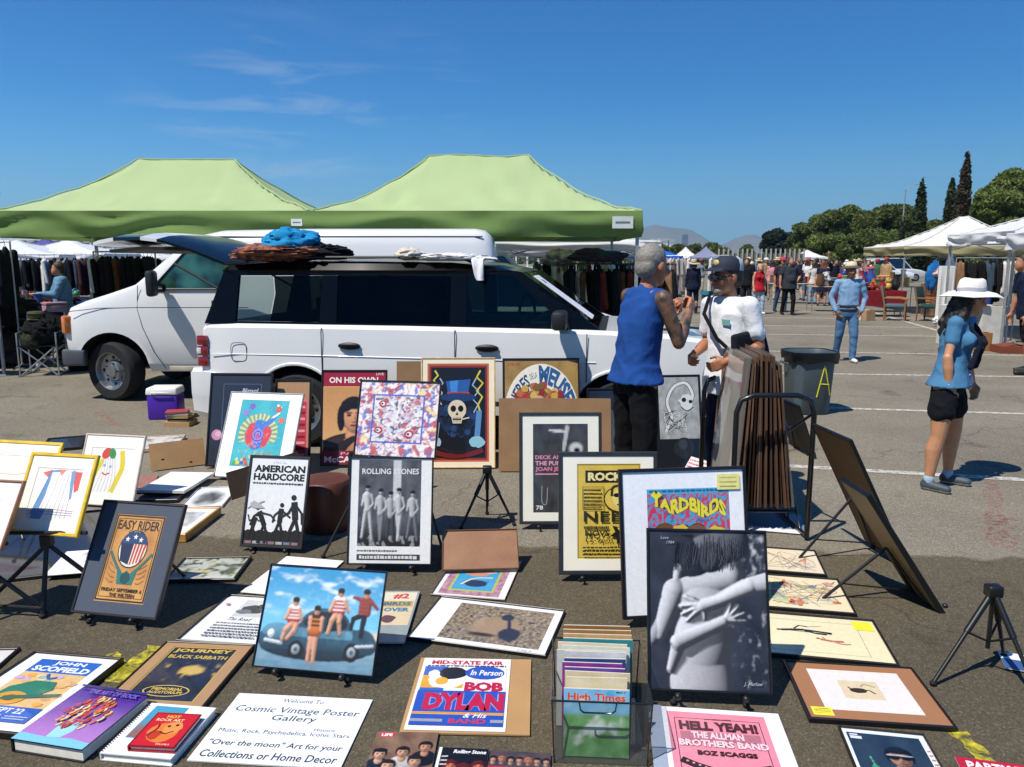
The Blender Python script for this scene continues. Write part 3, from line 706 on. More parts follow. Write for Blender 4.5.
_, M_, w_, h_ = framed([(251, 455.7), (311, 455.7), (301.5, 549), (238.5, 547)], .03, 'white film poster with black fighting silhouettes and bold black heading', art_hardcore, ('1d1d1e', .014, .02, .5), tilt0=16)
easel(M_, w_, h_, .03, 'small black easel under the white silhouettes film poster')
framed([(226, 474), (303, 449), (297, 478), (232, 500)], .05, 'dark brown cardboard tucked behind the silhouettes film poster', lambda a: a.raster(lambda u, v: mix(lin('7d5f3c'), lin('5f4529'), .5 + nz(u, v, 4, 5)), 8, 6), None, name='cardboard_sheet', cat='cardboard sheet', tilt0=25, back=KRAFT)
def art_tophat(a):
    a.rect(0, 0, 1, 1, '8e2a22'); a.border(.0, .0, 1, 1, .03, 'c0683a'); a.rect(.06, .04, .94, .96, '0d1018')
    for s in (0, 1):
        P = [(.12, .93), (.17, .88), (.1, .83), (.16, .78), (.09, .72), (.15, .66)] if s == 0 else [(.86, .93), (.8, .86), (.9, .8), (.8, .72), (.89, .66), (.82, .58), (.86, .5)]
        a.line(P, .03, 'd8c832'); a.line([(u - .07 if s else u + .08, v - .08) for u, v in P], .022, 'a8b8cc')
    a.poly([(.3, .82), (.7, .84), (.66, .7), (.33, .7)], '2a5a9c'); a.poly([(.36, .82), (.5, .83), (.48, .7), (.38, .7)], '3f86cc'); a.rect(.32, .66, .68, .71, 'b83a2c'); a.ell(.5, .655, .29, .045, '1c3a68')
    for k in range(46):
        t = R(a.rnd.uniform(150, 390)); a.circ(.5 + .27 * math.cos(t) * a.rnd.uniform(.6, 1.1), .47 + .2 * math.sin(t) * a.rnd.uniform(.5, 1.1), .05, ['16233c', '1c2f52', '101a2c', '24406a'][k % 4])
    a.ell(.48, .53, .15, .1, 'd9cdb0'); a.poly([(.38, .48), (.58, .48), (.55, .39), (.41, .39)], 'd9cdb0')
    a.ell(.42, .54, .045, .033, '14100c'); a.ell(.54, .54, .045, .033, '14100c'); a.poly([(.48, .51), (.455, .475), (.505, .475)], '1c1610'); a.rect(.41, .425, .55, .44, '201810')
    for k in range(6): a.rect(.42 + .022 * k, .4, .425 + .022 * k, .455, '3a2c1e')
    a.line([(.55, .43), (.68, .45)], .02, 'd8d0c0')
    a.curve([(.84, .52), (.82, .36), (.8, .22)], .09, '5a8ab8'); a.blob(.8, .2, .13, .06, '8fc0d0'); a.blob(.13, .2, .11, .05, 'a8bcc8'); a.line([(.14, .2), (.18, .4)], .05, '7f98ac')
    a.curve([(.1, .1), (.4, .06), (.7, .08), (.9, .12)], .08, '6a1c18'); a.curve([(.2, .14), (.5, .09), (.8, .14)], .05, '23100e')
framed([(421, 358), (495.4, 356.8), (495.4, 468.4), (421, 468)], .01, 'dark poster of a skull in a blue top hat, cream and gold frame', art_tophat, ('d6b476', .011, .02), ('e9dcc0', (.07, .045, .93, .955)), tilt0=13)
framed([(396.5, 361.5), (421, 361), (421, 467), (397, 467)], .01, 'brown cardboard with a small pencil drawing behind the top hat skull poster', lambda a: (a.rect(0, 0, 1, 1, 'b98a56'), a.rect(.05, .4, .95, .86, 'c9c8c2'), a.scrawl(.1, .45, .9, .8, 5, '8a8a88')), None, name='cardboard_sheet', cat='cardboard sheet', tilt0=10)
def art_meuse(a):
    a.rect(0, 0, 1, 1, 'a8894a'); a.raster(lambda u, v: mix(lin('b08e4c'), lin('8a6c38'), .5 + nz(u, v, 6, 3)), 20, 24)
    def ring(r0, r1, c, cx=.5, cy=.28, t0=10, t1=170):
        P = [(cx + r0 * .62 * math.cos(R(t0 + (t1 - t0) * k / 20)), cy + r0 * .6 * math.sin(R(t0 + (t1 - t0) * k / 20))) for k in range(21)]
        Q = [(cx + r1 * .62 * math.cos(R(t1 - (t1 - t0) * k / 20)), cy + r1 * .6 * math.sin(R(t1 - (t1 - t0) * k / 20))) for k in range(21)]
        a.poly(P + Q, c)
    ring(.46, .82, 'e9e2d0', cy=.47)
    def arc(t0, t1, r0, r1):
        return lambda x, y: (.5 + (r0 + (r1 - r0) * y) * .62 * math.cos(R(t0 + (t1 - t0) * x)), .47 + (r0 + (r1 - r0) * y) * .6 * math.sin(R(t0 + (t1 - t0) * x)))
    a.text('BIERES', 0, 0, 1, 1, '23466e', .03, warp=arc(164, 116, .52, .74)); a.text('DE LA', 0, 0, 1, 1, '23466e', .01, warp=arc(112, 98, .6, .7)); a.text('MEUSE', 0, 0, 1, 1, '2a5a8c', .05, warp=arc(94, 20, .5, .8))
    a.text('ATELIER', .04, .945, .22, .97, 'a03a30', .01)
    for k in range(60):
        t = R(a.rnd.uniform(0, 180)); r_ = a.rnd.uniform(.2, .45); a.blob(.48 + r_ * .75 * math.cos(t), .58 + r_ * .4 * math.sin(t), .05, .035, ['b0342e', '8f2a26', 'c8a040', 'd0b060', '7a5a2a', 'b86a3a'][k % 6])
    a.ell(.47, .57, .09, .09, 'd6a080'); a.ell(.44, .585, .012, .008, '3a2018'); a.ell(.5, .585, .012, .008, '3a2018'); a.rect(.3, .0, .7, .42, 'c8b48a')
framed([(502.8, 357.8), (578.5, 358.3), (582, 467), (503, 467)], .01, 'beer poster with blue arched lettering over red flowers, black frame', art_meuse, ('141416', .014, .02), tilt0=13)
def art_kraft(a): a.raster(lambda u, v: mix(lin('a87c52'), lin('95693f'), .5 + nz(u, v, 3, 5)), 12, 8)
framed([(499.7, 398), (610, 398.5), (612, 471.5), (498, 471.4)], .01, 'blank brown kraft board in clear plastic below the beer poster', art_kraft, None, name='kraft_board', cat='cardboard sheet', tilt0=14, mt=GLOSSY)
framed([(587, 388), (640, 388), (642, 466), (588, 466)], .01, 'navy picture in a black frame behind the man in blue', navy, ('0f1014', .014, .02), name='framed_picture', cat='picture', tilt0=13)
sheet([(601, 410), (648, 410), (650, 469), (601, 469)], .01, 'white sheet with a black patterned border beside the man in blue', lambda a: (a.rect(0, 0, 1, 1, 'e4dcc4'), [a.rect(.02, .05 + .12 * k, .16, .12 + .12 * k, '1d1a18') for k in range(8)]), lean=True, tilt0=12, cat='sheet')
def art_pinkfungi(a):
    a.rect(0, 0, 1, 1, '14121c'); a.ell(.28, .88, .22, .1, 'd83a8c', a0=0, a1=180); a.ell(.3, .88, .16, .07, 'e8743a', a0=0, a1=180); a.ell(.36, .88, .1, .045, '6a38b8', a0=0, a1=180); a.rect(.22, .7, .4, .87, '7a3aa8')
framed([(648, 360), (697, 361), (700, 462), (650, 462)], .02, 'black poster with a pink and violet mushroom top, behind the reptile drawing', art_pinkfungi, ('101014', .012, .02), tilt0=14)
def art_reptile(a):
    a.rect(0, 0, 1, 1, '15171c'); a.rect(.12, .32, .98, .99, 'a7a9a8')  # dark lower part: shade on the sheet put into the ink
    a.raster(lambda u, v: mix(lin('b4b6b4'), lin('878988'), .5 + nz(u, v, 8, 4)), 30, 40, .12, .32, .98, .99)
    for dx, c, t in ((0, '2e3030', .085), (0, 'd8dad6', .06)):
        a.curve([(.25, .4), (.38, .55), (.3, .72), (.45, .88), (.72, .92), (.85, .78), (.7, .68), (.55, .74)], t, c)
    a.blob(.72, .72, .14, .09, 'd4d6d2'); a.ell(.66, .74, .05, .025, '1e2020'); a.ell(.8, .72, .04, .02, '1e2020'); a.curve([(.6, .66), (.72, .62), (.86, .66)], .02, '2a2c2c')
    for k in range(34): a.line([(.2 + .5 * a.rnd.random(), .36 + .28 * a.rnd.random()), (.25 + .5 * a.rnd.random(), .38 + .28 * a.rnd.random())], .008, ['3a3c3c', 'e0e2de'][k % 2])
    a.circ(.62, .22, .22, '23262a'); a.circ(.6, .26, .1, '34383c')
framed([(651, 374.5), (699.5, 375), (705, 470), (655, 470)], .02, 'grey ink drawing of a coiled reptile, sheet half in shade', art_reptile, ('12151c', .01, .02), tilt0=12)
framed([(640, 393), (656, 392), (657, 458), (640, 458)], .02, 'narrow blue edged frame standing beside the reptile drawing', navy, ('2c4a68', .02, .03), name='framed_picture', cat='picture', tilt0=10)
sheet([(689, 454), (731, 469), (728, 484), (684, 470)], .02, 'pink and white leaflet sticking up behind the white framed poster', lambda a: (a.rect(0, 0, 1, 1, 'dcd6d4'), a.scrawl(.05, .2, .95, .9, 3, 'b84a6a'), a.rect(.5, .8, 1, 1, 'c0583a')), lean=True, tilt0=40, cat='leaflet', name='leaflet')

# ---------------------------------------------------------------- the middle row
def art_jett(a):
    def f(u, v):
        c = mix(lin('4c4c4e'), lin('2c2c2e'), .5 + nz(u, v, 5, 3)); 
        c = mix(c, lin('c9c9c7'), (1 - sst(.5, 1, cap(u, v, .62, .95, .56, .72, .05, .04)[0])) * .8); c = mix(c, lin('d8d8d5'), (1 - sst(.6, 1, cap(u, v, .3, .93, .6, .91, .018)[0])) * .9)
        c = mix(c, lin('d4d4d2'), (1 - sst(.6, 1.1, math.hypot((u - .78) / .14, (v - .72) / .08))) * .9); c = mix(c, lin('1a1a1b'), (1 - sst(.6, 1., math.hypot((u - .8) / .07, (v - .7) / .04))))
        c = mix(c, lin('151516'), (1 - sst(.5, 1., math.hypot((u - .75) / .25, (v - .35) / .3))) * .8); c = mix(c, lin('a8a8a6'), (1 - sst(.5, 1, cap(u, v, .48, .1, .5, .4, .03)[0])) * .7)
        return c
    a.raster(f, 40, 56)
    a.text('DECK AND', .04, .6, .6, .645, 'd88aa4', .03); a.text('THE PUNK', .04, .53, .6, .58, 'e0a0b4', .03); a.text('JOAN JETT', .04, .455, .62, .515, 'd87a98', .04); a.rect(.04, .425, .55, .44, 'd890a8')
    a.text('78', .05, .03, .18, .08, 'd8d8d6', .03); a.curve([(.16, .3), (.16, .12), (.24, .1), (.26, .28)], .012, 'a0a09e')
_, M_, w_, h_ = framed([(518, 412.7), (603, 412), (601, 524), (520.6, 524.5)], .04, 'grey concert photo poster with pink lettering on cream mat, charcoal frame', art_jett, ('2c3033', .02, .022, .5), ('e6e3d2', (.14, .08, .86, .92)), tilt0=13)
easel(M_, w_, h_, .04, 'small black easel under the pink lettered concert poster')
def art_rocker(a):
    a.rect(0, 0, 1, 1, 'e0c050'); a.raster(lambda u, v: mix(lin('e3c555'), lin('cfae42'), .5 + nz(u, v, 3, 3)), 10, 12)
    a.border(.01, .01, .99, .99, .008, '6a5a20'); a.rect(.13, .8, .97, .93, '1c1b16'); a.text('ROCKER', .17, .82, .93, .91, 'eadc9a', .05)
    a.scrawl(.1, .52, .4, .74, 6, '3a3418', amp=.5); a.border(.08, .52, .42, .76, .008, '3a3418'); a.ell(.68, .63, .27, .14, '2a2614'); a.ell(.68, .63, .25, .13, 'dcbf56')
    a.ell(.68, .64, .13, .1, 'e6d27c'); a.ell(.62, .67, .055, .022, '16140c'); a.ell(.75, .67, .055, .022, '16140c'); a.line([(.58, .68), (.8, .68)], .012, '16140c'); a.line([(.62, .57), (.74, .57)], .02, '2a2614'); a.curve([(.54, .66), (.56, .75), (.68, .77), (.8, .75), (.83, .66)], .04, '3a341c')
    a.text('NEED', .1, .39, .92, .5, '2a2614', .02, spacing=1.1); a.scrawl(.1, .31, .5, .35, 1, '2a2614', amp=.8); a.text('NOVS', .12, .24, .5, .3, '2a2614', .03); a.text('12-9pm', .13, .17, .55, .22, '2a2614', .01)
    a.poly([(.7 + (.2 if i % 2 == 0 else .11) * math.sin(i * .449), .27 + (.16 if i % 2 == 0 else .09) * .8 * math.cos(i * .449)) for i in range(14)], '1c1a10'); a.text('Y', .62, .22, .78, .33, 'e0c050', .05)
    a.scrawl(.08, .03, .92, .14, 3, '3a3418', amp=.6)
_, M_, w_, h_ = framed([(557.4, 451.8), (658.6, 451.8), (657.5, 574.5), (560, 575)], .045, 'yellow cartoon poster with sunglasses face on cream mat, charcoal frame', art_rocker, ('2a3034', .022, .024, .5), ('ebe7d6', (.16, .1, .86, .93)), tilt0=13)
easel(M_, w_, h_, .045, 'small black easel under the yellow cartoon poster')
def art_yard(a):
    a.rect(0, 0, 1, 1, 'eef0f2'); O = .155
    def f(u, v):
        k = math.sin(40 * nz(u, v, 3, 4) + 30 * u); c = mix(lin('3fa0c8'), lin('c83a5c'), sst(-.1, .1, k + .4 * nz(u, v, 9, 2))); return mix(c, lin('2f5a9c'), sst(.2, .4, nz(u, v, 12, 8)))
    a.raster(f, 60, 50, .2, .2, .88, .87); a.rect(.2, .84, .88, .875, '4aa8cc'); a.scrawl(.22, .848, .86, .87, 1, '2a5a8c', amp=.8)
    for w_, c_ in ((.10, '4a3a10'), (.05, 'e6d838')): a.text('YARDBIRDS', 0, 0, 1, 1, c_, w_, warp=lambda x, y: (.23 + .62 * x, .735 - .07 * x + .022 * math.sin(x * 16) + (.10 + .02 * math.sin(x * 23)) * y))
    for i, (x, y, c) in enumerate(((.34, .56, '6b4a2c'), (.47, .55, 'd8b83c'), (.6, .55, '7a5030'), (.76, .53, 'd0c030'))):
        a.blob(x, y, .09, .075, '20201c', .2); a.blob(x, y + .015, .084, .06, c, .3); a.ell(x, y - .03, .06, .055, 'e4e2dc'); a.ell(x - .025, y - .02, .014, .01, '18181a'); a.ell(x + .025, y - .02, .014, .01, '18181a'); a.line([(x, y - .02), (x + .01, y - .045)], .008, '5a4a44'); a.line([(x - .02, y - .06), (x + .02, y - .06)], .01, '7a3030'); a.line([(x - .05, y + .01), (x - .02, y + .025), (x + .05, y + .005)], .014, '2a241c')
    for k in range(40): a.blob(a.rnd.uniform(.22, .86), a.rnd.uniform(.22, .46), .03, .025, ['3f9a48', 'c83a5c', '2f78a8', 'e0cc3a', '20201c'][k % 5])
    a.rect(.78, .86, .97, .97, 'e8de88'); a.scrawl(.8, .87, .95, .96, 3, 'b0a860', amp=.25)
_, M_, w_, h_ = framed([(618.4, 466.3), (746, 469), (752, 612), (623.6, 622)], .05, 'white matted poster with yellow bubble lettering behind the embrace photograph', art_yard, ('151018', .016, .022), tilt0=13)
def art_embrace(a):
    sk, hr, hl = 'dcdcde', '2e2f34', '77797e'; P = []
    E = lambda *q: P.append(('E',) + q); C = lambda *q: P.append(('C',) + q)
    E(.44, .02, .27, .42, .15, -.01, 'd0d0d3', 4); E(.45, .30, .245, .34, .16, .0, sk, -4); E(.49, .54, .29, .17, .16, .0, sk, -18); C(.28, .60, .70, .70, .12, .11, .0, .0, sk)
    C(.66, .68, .72, .82, .11, .08, -.02, -.04, sk)
    C(.22, .61, .08, .33, .105, .055, .04, .0, sk); C(.10, .40, .02, .30, .06, .05, .0, .0, 'b8b8bc')
    E(.34, .83, .19, .2, .1, -.04, hr, 15); E(.4, .8, .13, .15, .08, .02, hr, 0); E(.63, .94, .24, .21, .12, .0, hl, 0); E(.55, .85, .12, .16, .08, .06, '4a4b50', -25)
    C(.27, .82, .24, .70, .04, .035, .0, .02, sk)
    C(1.02, .68, .86, .655, .085, .07, .22, .2, sk); C(.87, .655, .56, .545, .068, .042, .22, .2, 'ececee'); C(.57, .55, .45, .52, .045, .05, .2, .19, 'ececee')
    for k, (x, y) in enumerate(((.31, .575), (.27, .515), (.275, .465), (.32, .425))): C(.44, .535 - .012 * k, (.44 + x) / 2, (.53 - .01 * k + y) / 2 + .006, .02, .017, .2, .205, 'f2f2f4'); C((.44 + x) / 2, (.53 - .01 * k + y) / 2 + .006, x, y, .017, .012, .205, .185, 'f2f2f4')
    C(.46, .5, .47, .44, .022, .013, .19, .18, 'eaeaec')
    C(.17, .12, .25, .30, .03, .06, .1, .16, sk); C(.24, .29, .52, .385, .066, .045, .2, .2, 'e6e6e8'); C(.52, .385, .63, .425, .046, .045, .2, .19, 'e6e6e8')
    for x, y in ((.70, .545), (.765, .53), (.81, .485), (.825, .435)): C(.63, .43, (.63 + x) / 2 + .01, (.43 + y) / 2, .019, .016, .19, .2, 'f0f0f2'); C((.63 + x) / 2 + .01, (.43 + y) / 2, x, y, .016, .011, .2, .18, 'f0f0f2')
    C(.64, .41, .74, .395, .02, .012, .19, .18, 'e6e6e8')
    def bg(u, v):
        c = mix(lin('1d1e24'), lin('34363f'), .5 + nz(u, v, 5, 3)); g = nz(u, v, 20, 9)
        if u > .66 and v < .5: c = mix(c, lin('9a9c9f'), sst(.12, .5, g) * sst(.66, .82, u) * .8)
        if u > .74 and v > .7: c = mix(c, lin('c8cacc'), sst(-.05, .5, nz(u, v, 15, 4)) * sst(.74, .9, u))
        return c
    a.relief(P, bg, nx=120, L=(-.72, .42, .5), amb=.045, gain=1.0, grain=.06, shadow=.85, soft=8)
    for k in range(60):
        u = a.rnd.uniform(.48, .82); a.curve([(u, a.rnd.uniform(.9, .99)), (u + .02 * a.rnd.uniform(-1, 1), .86), (u - .03 + .05 * a.rnd.random(), a.rnd.uniform(.74, .82))], .004, ['222328', '5c5d63', '3a3b40', '2c2d32'][k % 4])
    for k in range(30):
        u = a.rnd.uniform(.24, .46); a.curve([(u, .93), (u - .02, .84), (u - .01 - .04 * a.rnd.random(), a.rnd.uniform(.74, .8))], .004, ['18191d', '4a4b50', '2c2d33'][k % 3])
    a.text('Love', .1, .945, .17, .965, '9a9ca4', .005, .3); a.text('1984', .15, .915, .22, .935, '9a9ca4', .005, .3); a.text('J. Marlow', .78, .03, .94, .06, 'a8aab0', .005, .4)
_, M_, w_, h_ = framed([(645, 527.5), (766, 531), (773.5, 697), (650, 689)], .06, 'large black and white photograph of an embrace, arms crossed over a bare back', art_embrace, ('121214', .009, .02), tilt0=15, name='framed_photograph', cat='photograph')
easel(M_, w_, h_, .06, 'small black easel under the embrace photograph')
def art_cars(a):
    P = []; C = lambda *q: P.append(('C',) + q); E = lambda *q: P.append(('E',) + q)
    bl, dk = '2f5468', '1e3644'
    E(.48, .20, .46, .09, .05, -.02, dk); C(.1, .33, .9, .33, .07, .06, -.01, -.01, '5c8ea4'); C(.08, .27, .93, .27, .085, .075, -.02, -.02, bl); E(.5, .30, .47, .12, .07, -.02, bl); E(.55, .44, .21, .13, .06, -.02, bl); E(.55, .45, .185, .1, .05, .0, '18242c'); C(.54, .5, .54, .37, .012, .012, .05, .05, bl); E(.15, .34, .13, .07, .06, .02, '5a8a9e'); E(.86, .32, .12, .08, .05, .01, bl)
    C(.06, .255, .2, .235, .014, .014, .07, .07, 'd0d8dc'); C(.78, .245, .97, .27, .012, .012, .06, .06, 'c0c8cc'); E(.1, .32, .03, .035, .03, .07, 'e8ecec')
    for x, y in ((.33, .185), (.8, .195)): E(x, y, .066, .074, .03, .05, '15191c'); E(x, y, .036, .04, .02, .075, '98a6ac'); E(x, y, .016, .018, .02, .085, '4a565c')
    sk = 'd8a080'
    def torso(x, y, s, cols, w=.052, h_=.15):
        n_ = 8
        for k in range(n_): C(x - w * .55, y + h_ * s * (k + .5) / n_, x + w * .55, y + h_ * s * (k + .5) / n_, .028, .028, .12, .12, cols[k % 2])
        E(x, y + h_ * s + .055, .027, .036, .03, .13, sk); E(x, y + h_ * s + .078, .031, .025, .03, .14, '241711'); E(x - .012, y + h_ * s + .055, .005, .004, .004, .155, '20120c'); E(x + .012, y + h_ * s + .055, .005, .004, .004, .155, '20120c')
    # seated on the wing, standing, seated on the roof, balancing
    C(.27, .44, .22, .37, .026, .022, .12, .14, sk); C(.22, .37, .2, .27, .02, .015, .13, .12, sk); C(.3, .43, .29, .36, .026, .022, .12, .14, sk); C(.29, .36, .24, .28, .02, .015, .13, .12, sk); torso(.27, .46, .85, ('c03a40', 'ece4de')); C(.23, .57, .2, .47, .018, .014, .14, .14, sk); C(.31, .57, .34, .47, .018, .014, .14, .14, sk)
    C(.445, .3, .445, .08, .024, .016, .13, .13, sk); C(.48, .3, .49, .07, .024, .016, .13, .13, sk); C(.445, .36, .485, .36, .036, .036, .13, .13, 'b8642c'); torso(.465, .36, 1.05, ('c8742c', '40241c'), .055); C(.415, .5, .42, .38, .018, .014, .14, .14, sk); C(.515, .5, .52, .38, .018, .014, .14, .14, sk)
    C(.63, .56, .6, .49, .026, .022, .12, .14, sk); C(.6, .49, .58, .36, .02, .014, .13, .12, sk); C(.66, .55, .66, .48, .026, .022, .12, .14, sk); C(.66, .48, .68, .36, .02, .014, .13, .12, sk); torso(.645, .57, .9, ('bb333c', 'ece6e0')); C(.69, .68, .73, .58, .018, .014, .14, .14, sk); C(.6, .68, .57, .58, .018, .014, .14, .14, sk)
    C(.87, .56, .86, .36, .026, .017, .12, .12, '181b20'); C(.85, .56, .78, .52, .024, .02, .12, .13, '181b20'); C(.78, .52, .77, .42, .02, .015, .12, .12, '181b20'); torso(.865, .57, .95, ('96463c', '8a3c34'), .046); C(.83, .71, .76, .73, .018, .013, .13, .13, '96463c'); C(.9, .71, .97, .63, .018, .013, .13, .13, '96463c')
    def bg(u, v):
        n_ = nz(u * 1.2, v * 2.4, 4, 3); c = mix(lin('6fb8d8'), lin('2f8cbc'), sst(.4, 1, v)); c = mix(c, lin('dfe6ea'), sst(.0, .4, n_) * sst(.4, .75, v) * .85); c = mix(c, lin('b8c8d0'), sst(.2, .5, nz(u, v, 9, 6)) * .4)
        g_ = mix(lin('5d8296'), lin('8aa8b4'), v * 3 + .5 * nz(u, v * 3, 9, 2)); c = mix(c, lin('d8c4a8'), sst(.44, .34, v) * sst(.6, .8, u)); return mix(g_, c, sst(.25, .33, v))
    a.relief(P, bg, nx=128, L=(-.4, .7, .6), amb=.38, gain=1.15, grain=.03, shadow=.5)
_, M_, w_, h_ = framed([(271.5, 565), (388.5, 569.5), (371.5, 676.5), (249.5, 667)], .04, 'blue sky photograph of striped shirt youths on an old car, thin black frame', art_cars, ('121416', .006, .016), tilt0=18, name='framed_photograph', cat='photograph')
easel(M_, w_, h_, .04, 'small black easel under the photograph of youths on a car')

# ---------------------------------------------------------------- lying in front
def art_hash2(a):
    a.rect(0, 0, 1, 1, '8d9898'); a.rect(.04, .3, .96, .97, 'd3bf9c'); a.rect(.04, .66, .96, .97, 'd8cfb8'); a.text('#2', .5, .82, .82, .94, 'c23a34', .04); a.rect(.3, .66, .94, .78, 'c8a050'); a.text('BIRDS', .36, .68, .9, .76, '2f6a80', .05); a.text('OVER', .4, .56, .9, .64, '3a7a98', .05); a.blob(.55, .42, .14, .07, '5a3a48')
sheet([(368, 589.5), (423, 591.5), (402, 644.5), (352, 640)], .02, 'tan concert card with red and blue lettering half behind the car photograph', art_hash2, thick=.008, mt=GLOSSY)
def art_mirrorbrown(a): a.raster(lambda u, v: mix(lin('8a6242'), lin('9c7450'), .5 + nz(u, v, 3, 7)), 10, 8)
framed([(444, 531), (516, 527), (520.5, 568.5), (440, 570)], .03, 'brown mat under shiny glass leaning low in front of the small tripod', art_mirrorbrown, ('6d4a30', .006, .014, .3), tilt0=45, name='framed_picture', cat='picture', mt=printmat('mirror_glass_print', .35, coat=1.))
def art_pool(a):
    a.rect(0, 0, 1, 1, 'e6e4e0')
    a.raster(lambda u, v: mix(lin('8a5a6a'), lin('c8a0b0'), .5 + 1.2 * nz(u, v, 14, 2)), 30, 30, .06, .06, .9, .96); a.rect(.17, .15, .8, .87, 'b0b84a'); a.rect(.2, .18, .77, .84, '3f9cc8')
    a.blob(.45, .66, .22, .14, 'c88a70'); a.blob(.62, .7, .14, .1, 'd8a890'); a.blob(.32, .72, .12, .1, '5a8a3a'); a.ell(.5, .34, .16, .08, '12385c'); a.curve([(.3, .3), (.45, .46), (.7, .5)], .03, 'e0d0b8')
    for k in range(9): a.line([(.4 + .03 * k, .28), (.42 + .03 * k, .42)], .008, '0e2c48')
framed([(453, 555), (526, 558.5), (502, 600), (433.4, 594)], .012, 'small bright print of a blue pool with mauve border lying flat', art_pool, ('3a2a22', .004, .011), lean=False)
def art_pebbles(a):
    a.rect(0, 0, 1, 1, 'e9ebee')
    def f(u, v):
        n_ = nz(u * 1.5, v, 22, 3, 2); c = mix(lin('5c5046'), lin('a8977e'), .5 + 1.3 * n_); c = mix(c, lin('3a3846'), sst(.15, .4, nz(u * 1.5, v, 15, 11)))
        w_ = math.hypot((u - .5) / .26, (v - .42) / .3); c = mix(lin('9c8468'), c, sst(.8, 1.05, w_ + .2 * nz(u, v, 5, 2)))
        h_ = min(math.hypot((u - .66) / .12, (v - .28) / .18), math.hypot((u - .56) / .07, (v - .72) / .1), cap(u, v, .58, .7, .64, .4, .02)[0]); c = mix(lin('2f3242'), c, sst(.8, 1.05, h_ + .15 * nz(u, v, 8, 5)))
        c = mix(lin('3a332c'), c, sst(.5, 1.1, math.hypot((u - .4) / .18, (v - .2) / .06))); return c
    a.raster(f, 90, 48, .19, .1, .94, .93); a.text('1969', .8, .03, .9, .07, '8a8880', .005, .3)
framed([(440.7, 594.3), (564.8, 610.1), (546, 655.4), (406.3, 636.6)], .02, 'wide photograph of a figure on pebbles lying flat with white margin', art_pebbles, ('15151a', .006, .018), lean=False, name='framed_photograph', cat='photograph')
def art_fair(a):
    a.rect(0, 0, 1, 1, 'ece8e2'); a.text('MID-STATE FAIR', .1, .9, .92, .965, 'b8234a', .05); a.scrawl(.06, .865, .95, .89, 1, '3a3a44', amp=.8, fill=1)
    a.rect(.04, .5, .96, .86, 'f0ece4'); a.rect(.04, .5, .3, .86, '3a62b4'); a.rect(.04, .54, .5, .72, 'e0a030'); a.blob(.3, .66, .2, .14, 'eceae6'); a.blob(.36, .76, .17, .09, '262428'); a.ell(.26, .64, .07, .055, 'e0a838'); a.blob(.16, .74, .07, .06, 'e4e0da')
    a.ell(.72, .77, .22, .1, '2f55b0'); a.text('In Person', .56, .73, .92, .81, 'f0ecec', .02, .25)
    a.rect(.03, .05, .97, .5, '2a52b0'); a.rect(.03, .185, .97, .215, 'e0a83a'); a.rect(.03, .2, .97, .205, 'c03a3a')
    a.text('BOB', .52, .5, .94, .63, 'b81f48', .06, outline='eef0f4', ow=.03); a.text('DYLAN', .12, .24, .96, .47, 'b81f48', .07, outline='7fa0d8', ow=.03)
    a.rect(.03, .09, .36, .125, '9a98a0'); a.rect(.84, .09, .97, .125, '9a98a0'); a.text('BAND', .42, .075, .8, .13, 'c23a5a', .04); a.text('& His', .56, .145, .8, .2, 'e8ecf4', .01, .35)
M_, w_, h_ = fit_flat([(419, 655), (532, 661), (529, 735.5), (401, 731.5)], .012)
o = MB().m(CARD).box((0, h_ / 2, -.004), (w_, h_, .006)).build('cardboard_sheet', None, label='tan cardboard lying under the fair concert poster', cat='cardboard sheet', group='cardboard sheets'); o.matrix_basis = M_
sheet([(424, 656), (511.5, 661), (505, 732), (404.5, 729.5)], .0145, 'red white and blue fair concert poster lying on cardboard', art_fair, thick=.002, mt=GLOSSY)
def art_life(a):
    asp = a.h / a.w; Q = [1 / asp]
    for x, y, s, sk, hr, cl, hk in ((.84, .72, .1, 'c89070', '15100e', '17171d', 'short'), (.5, .62, .1, 'cf9c7c', '1a1310', 'c8c0ba', 'short'), (.15, .58, .1, 'd8a888', '17120f', '1d2430', 'cap'), (.72, .46, .105, 'd0a080', '1c1410', '4a4450', 'cap'), (.32, .38, .105, 'd8ac8c', '2a1c14', '141418', 'short')):
        Q.append(('E', x, y - .2, s * 2., s * 1.9, s * .8, -.1, cl)); face(Q, x, y, s, sk, hr, hk)
    Q += [('C', .72, .06, .72, .24, .07, .04, .02, .02, '8fb83a')]
    a.relief(Q[1:], lambda u, v: mix(lin('5a3e32'), lin('94765c'), .5 + nz(u, v, 3, 3)), nx=90, amb=.3, gain=1.15)
    a.rect(.06, .9, .3, .985, 'c8283a'); a.text('LIFE', .09, .915, .27, .965, 'f4f0ec', .04)
    a.text('THE', .05, .24, .2, .32, 'ece8e4', .03); a.text('ROLLING', .04, .13, .42, .22, 'd8302c', .04); a.text('STONES', .04, .03, .42, .12, 'd8302c', .04)
sheet([(376, 730), (438, 733.5), (428, 792), (360, 787)], .014, 'glossy magazine cover with five faces and a red title box', art_life, thick=.008, mt=GLOSSY, name='magazine', cat='magazine', group='books and magazines on the ground')
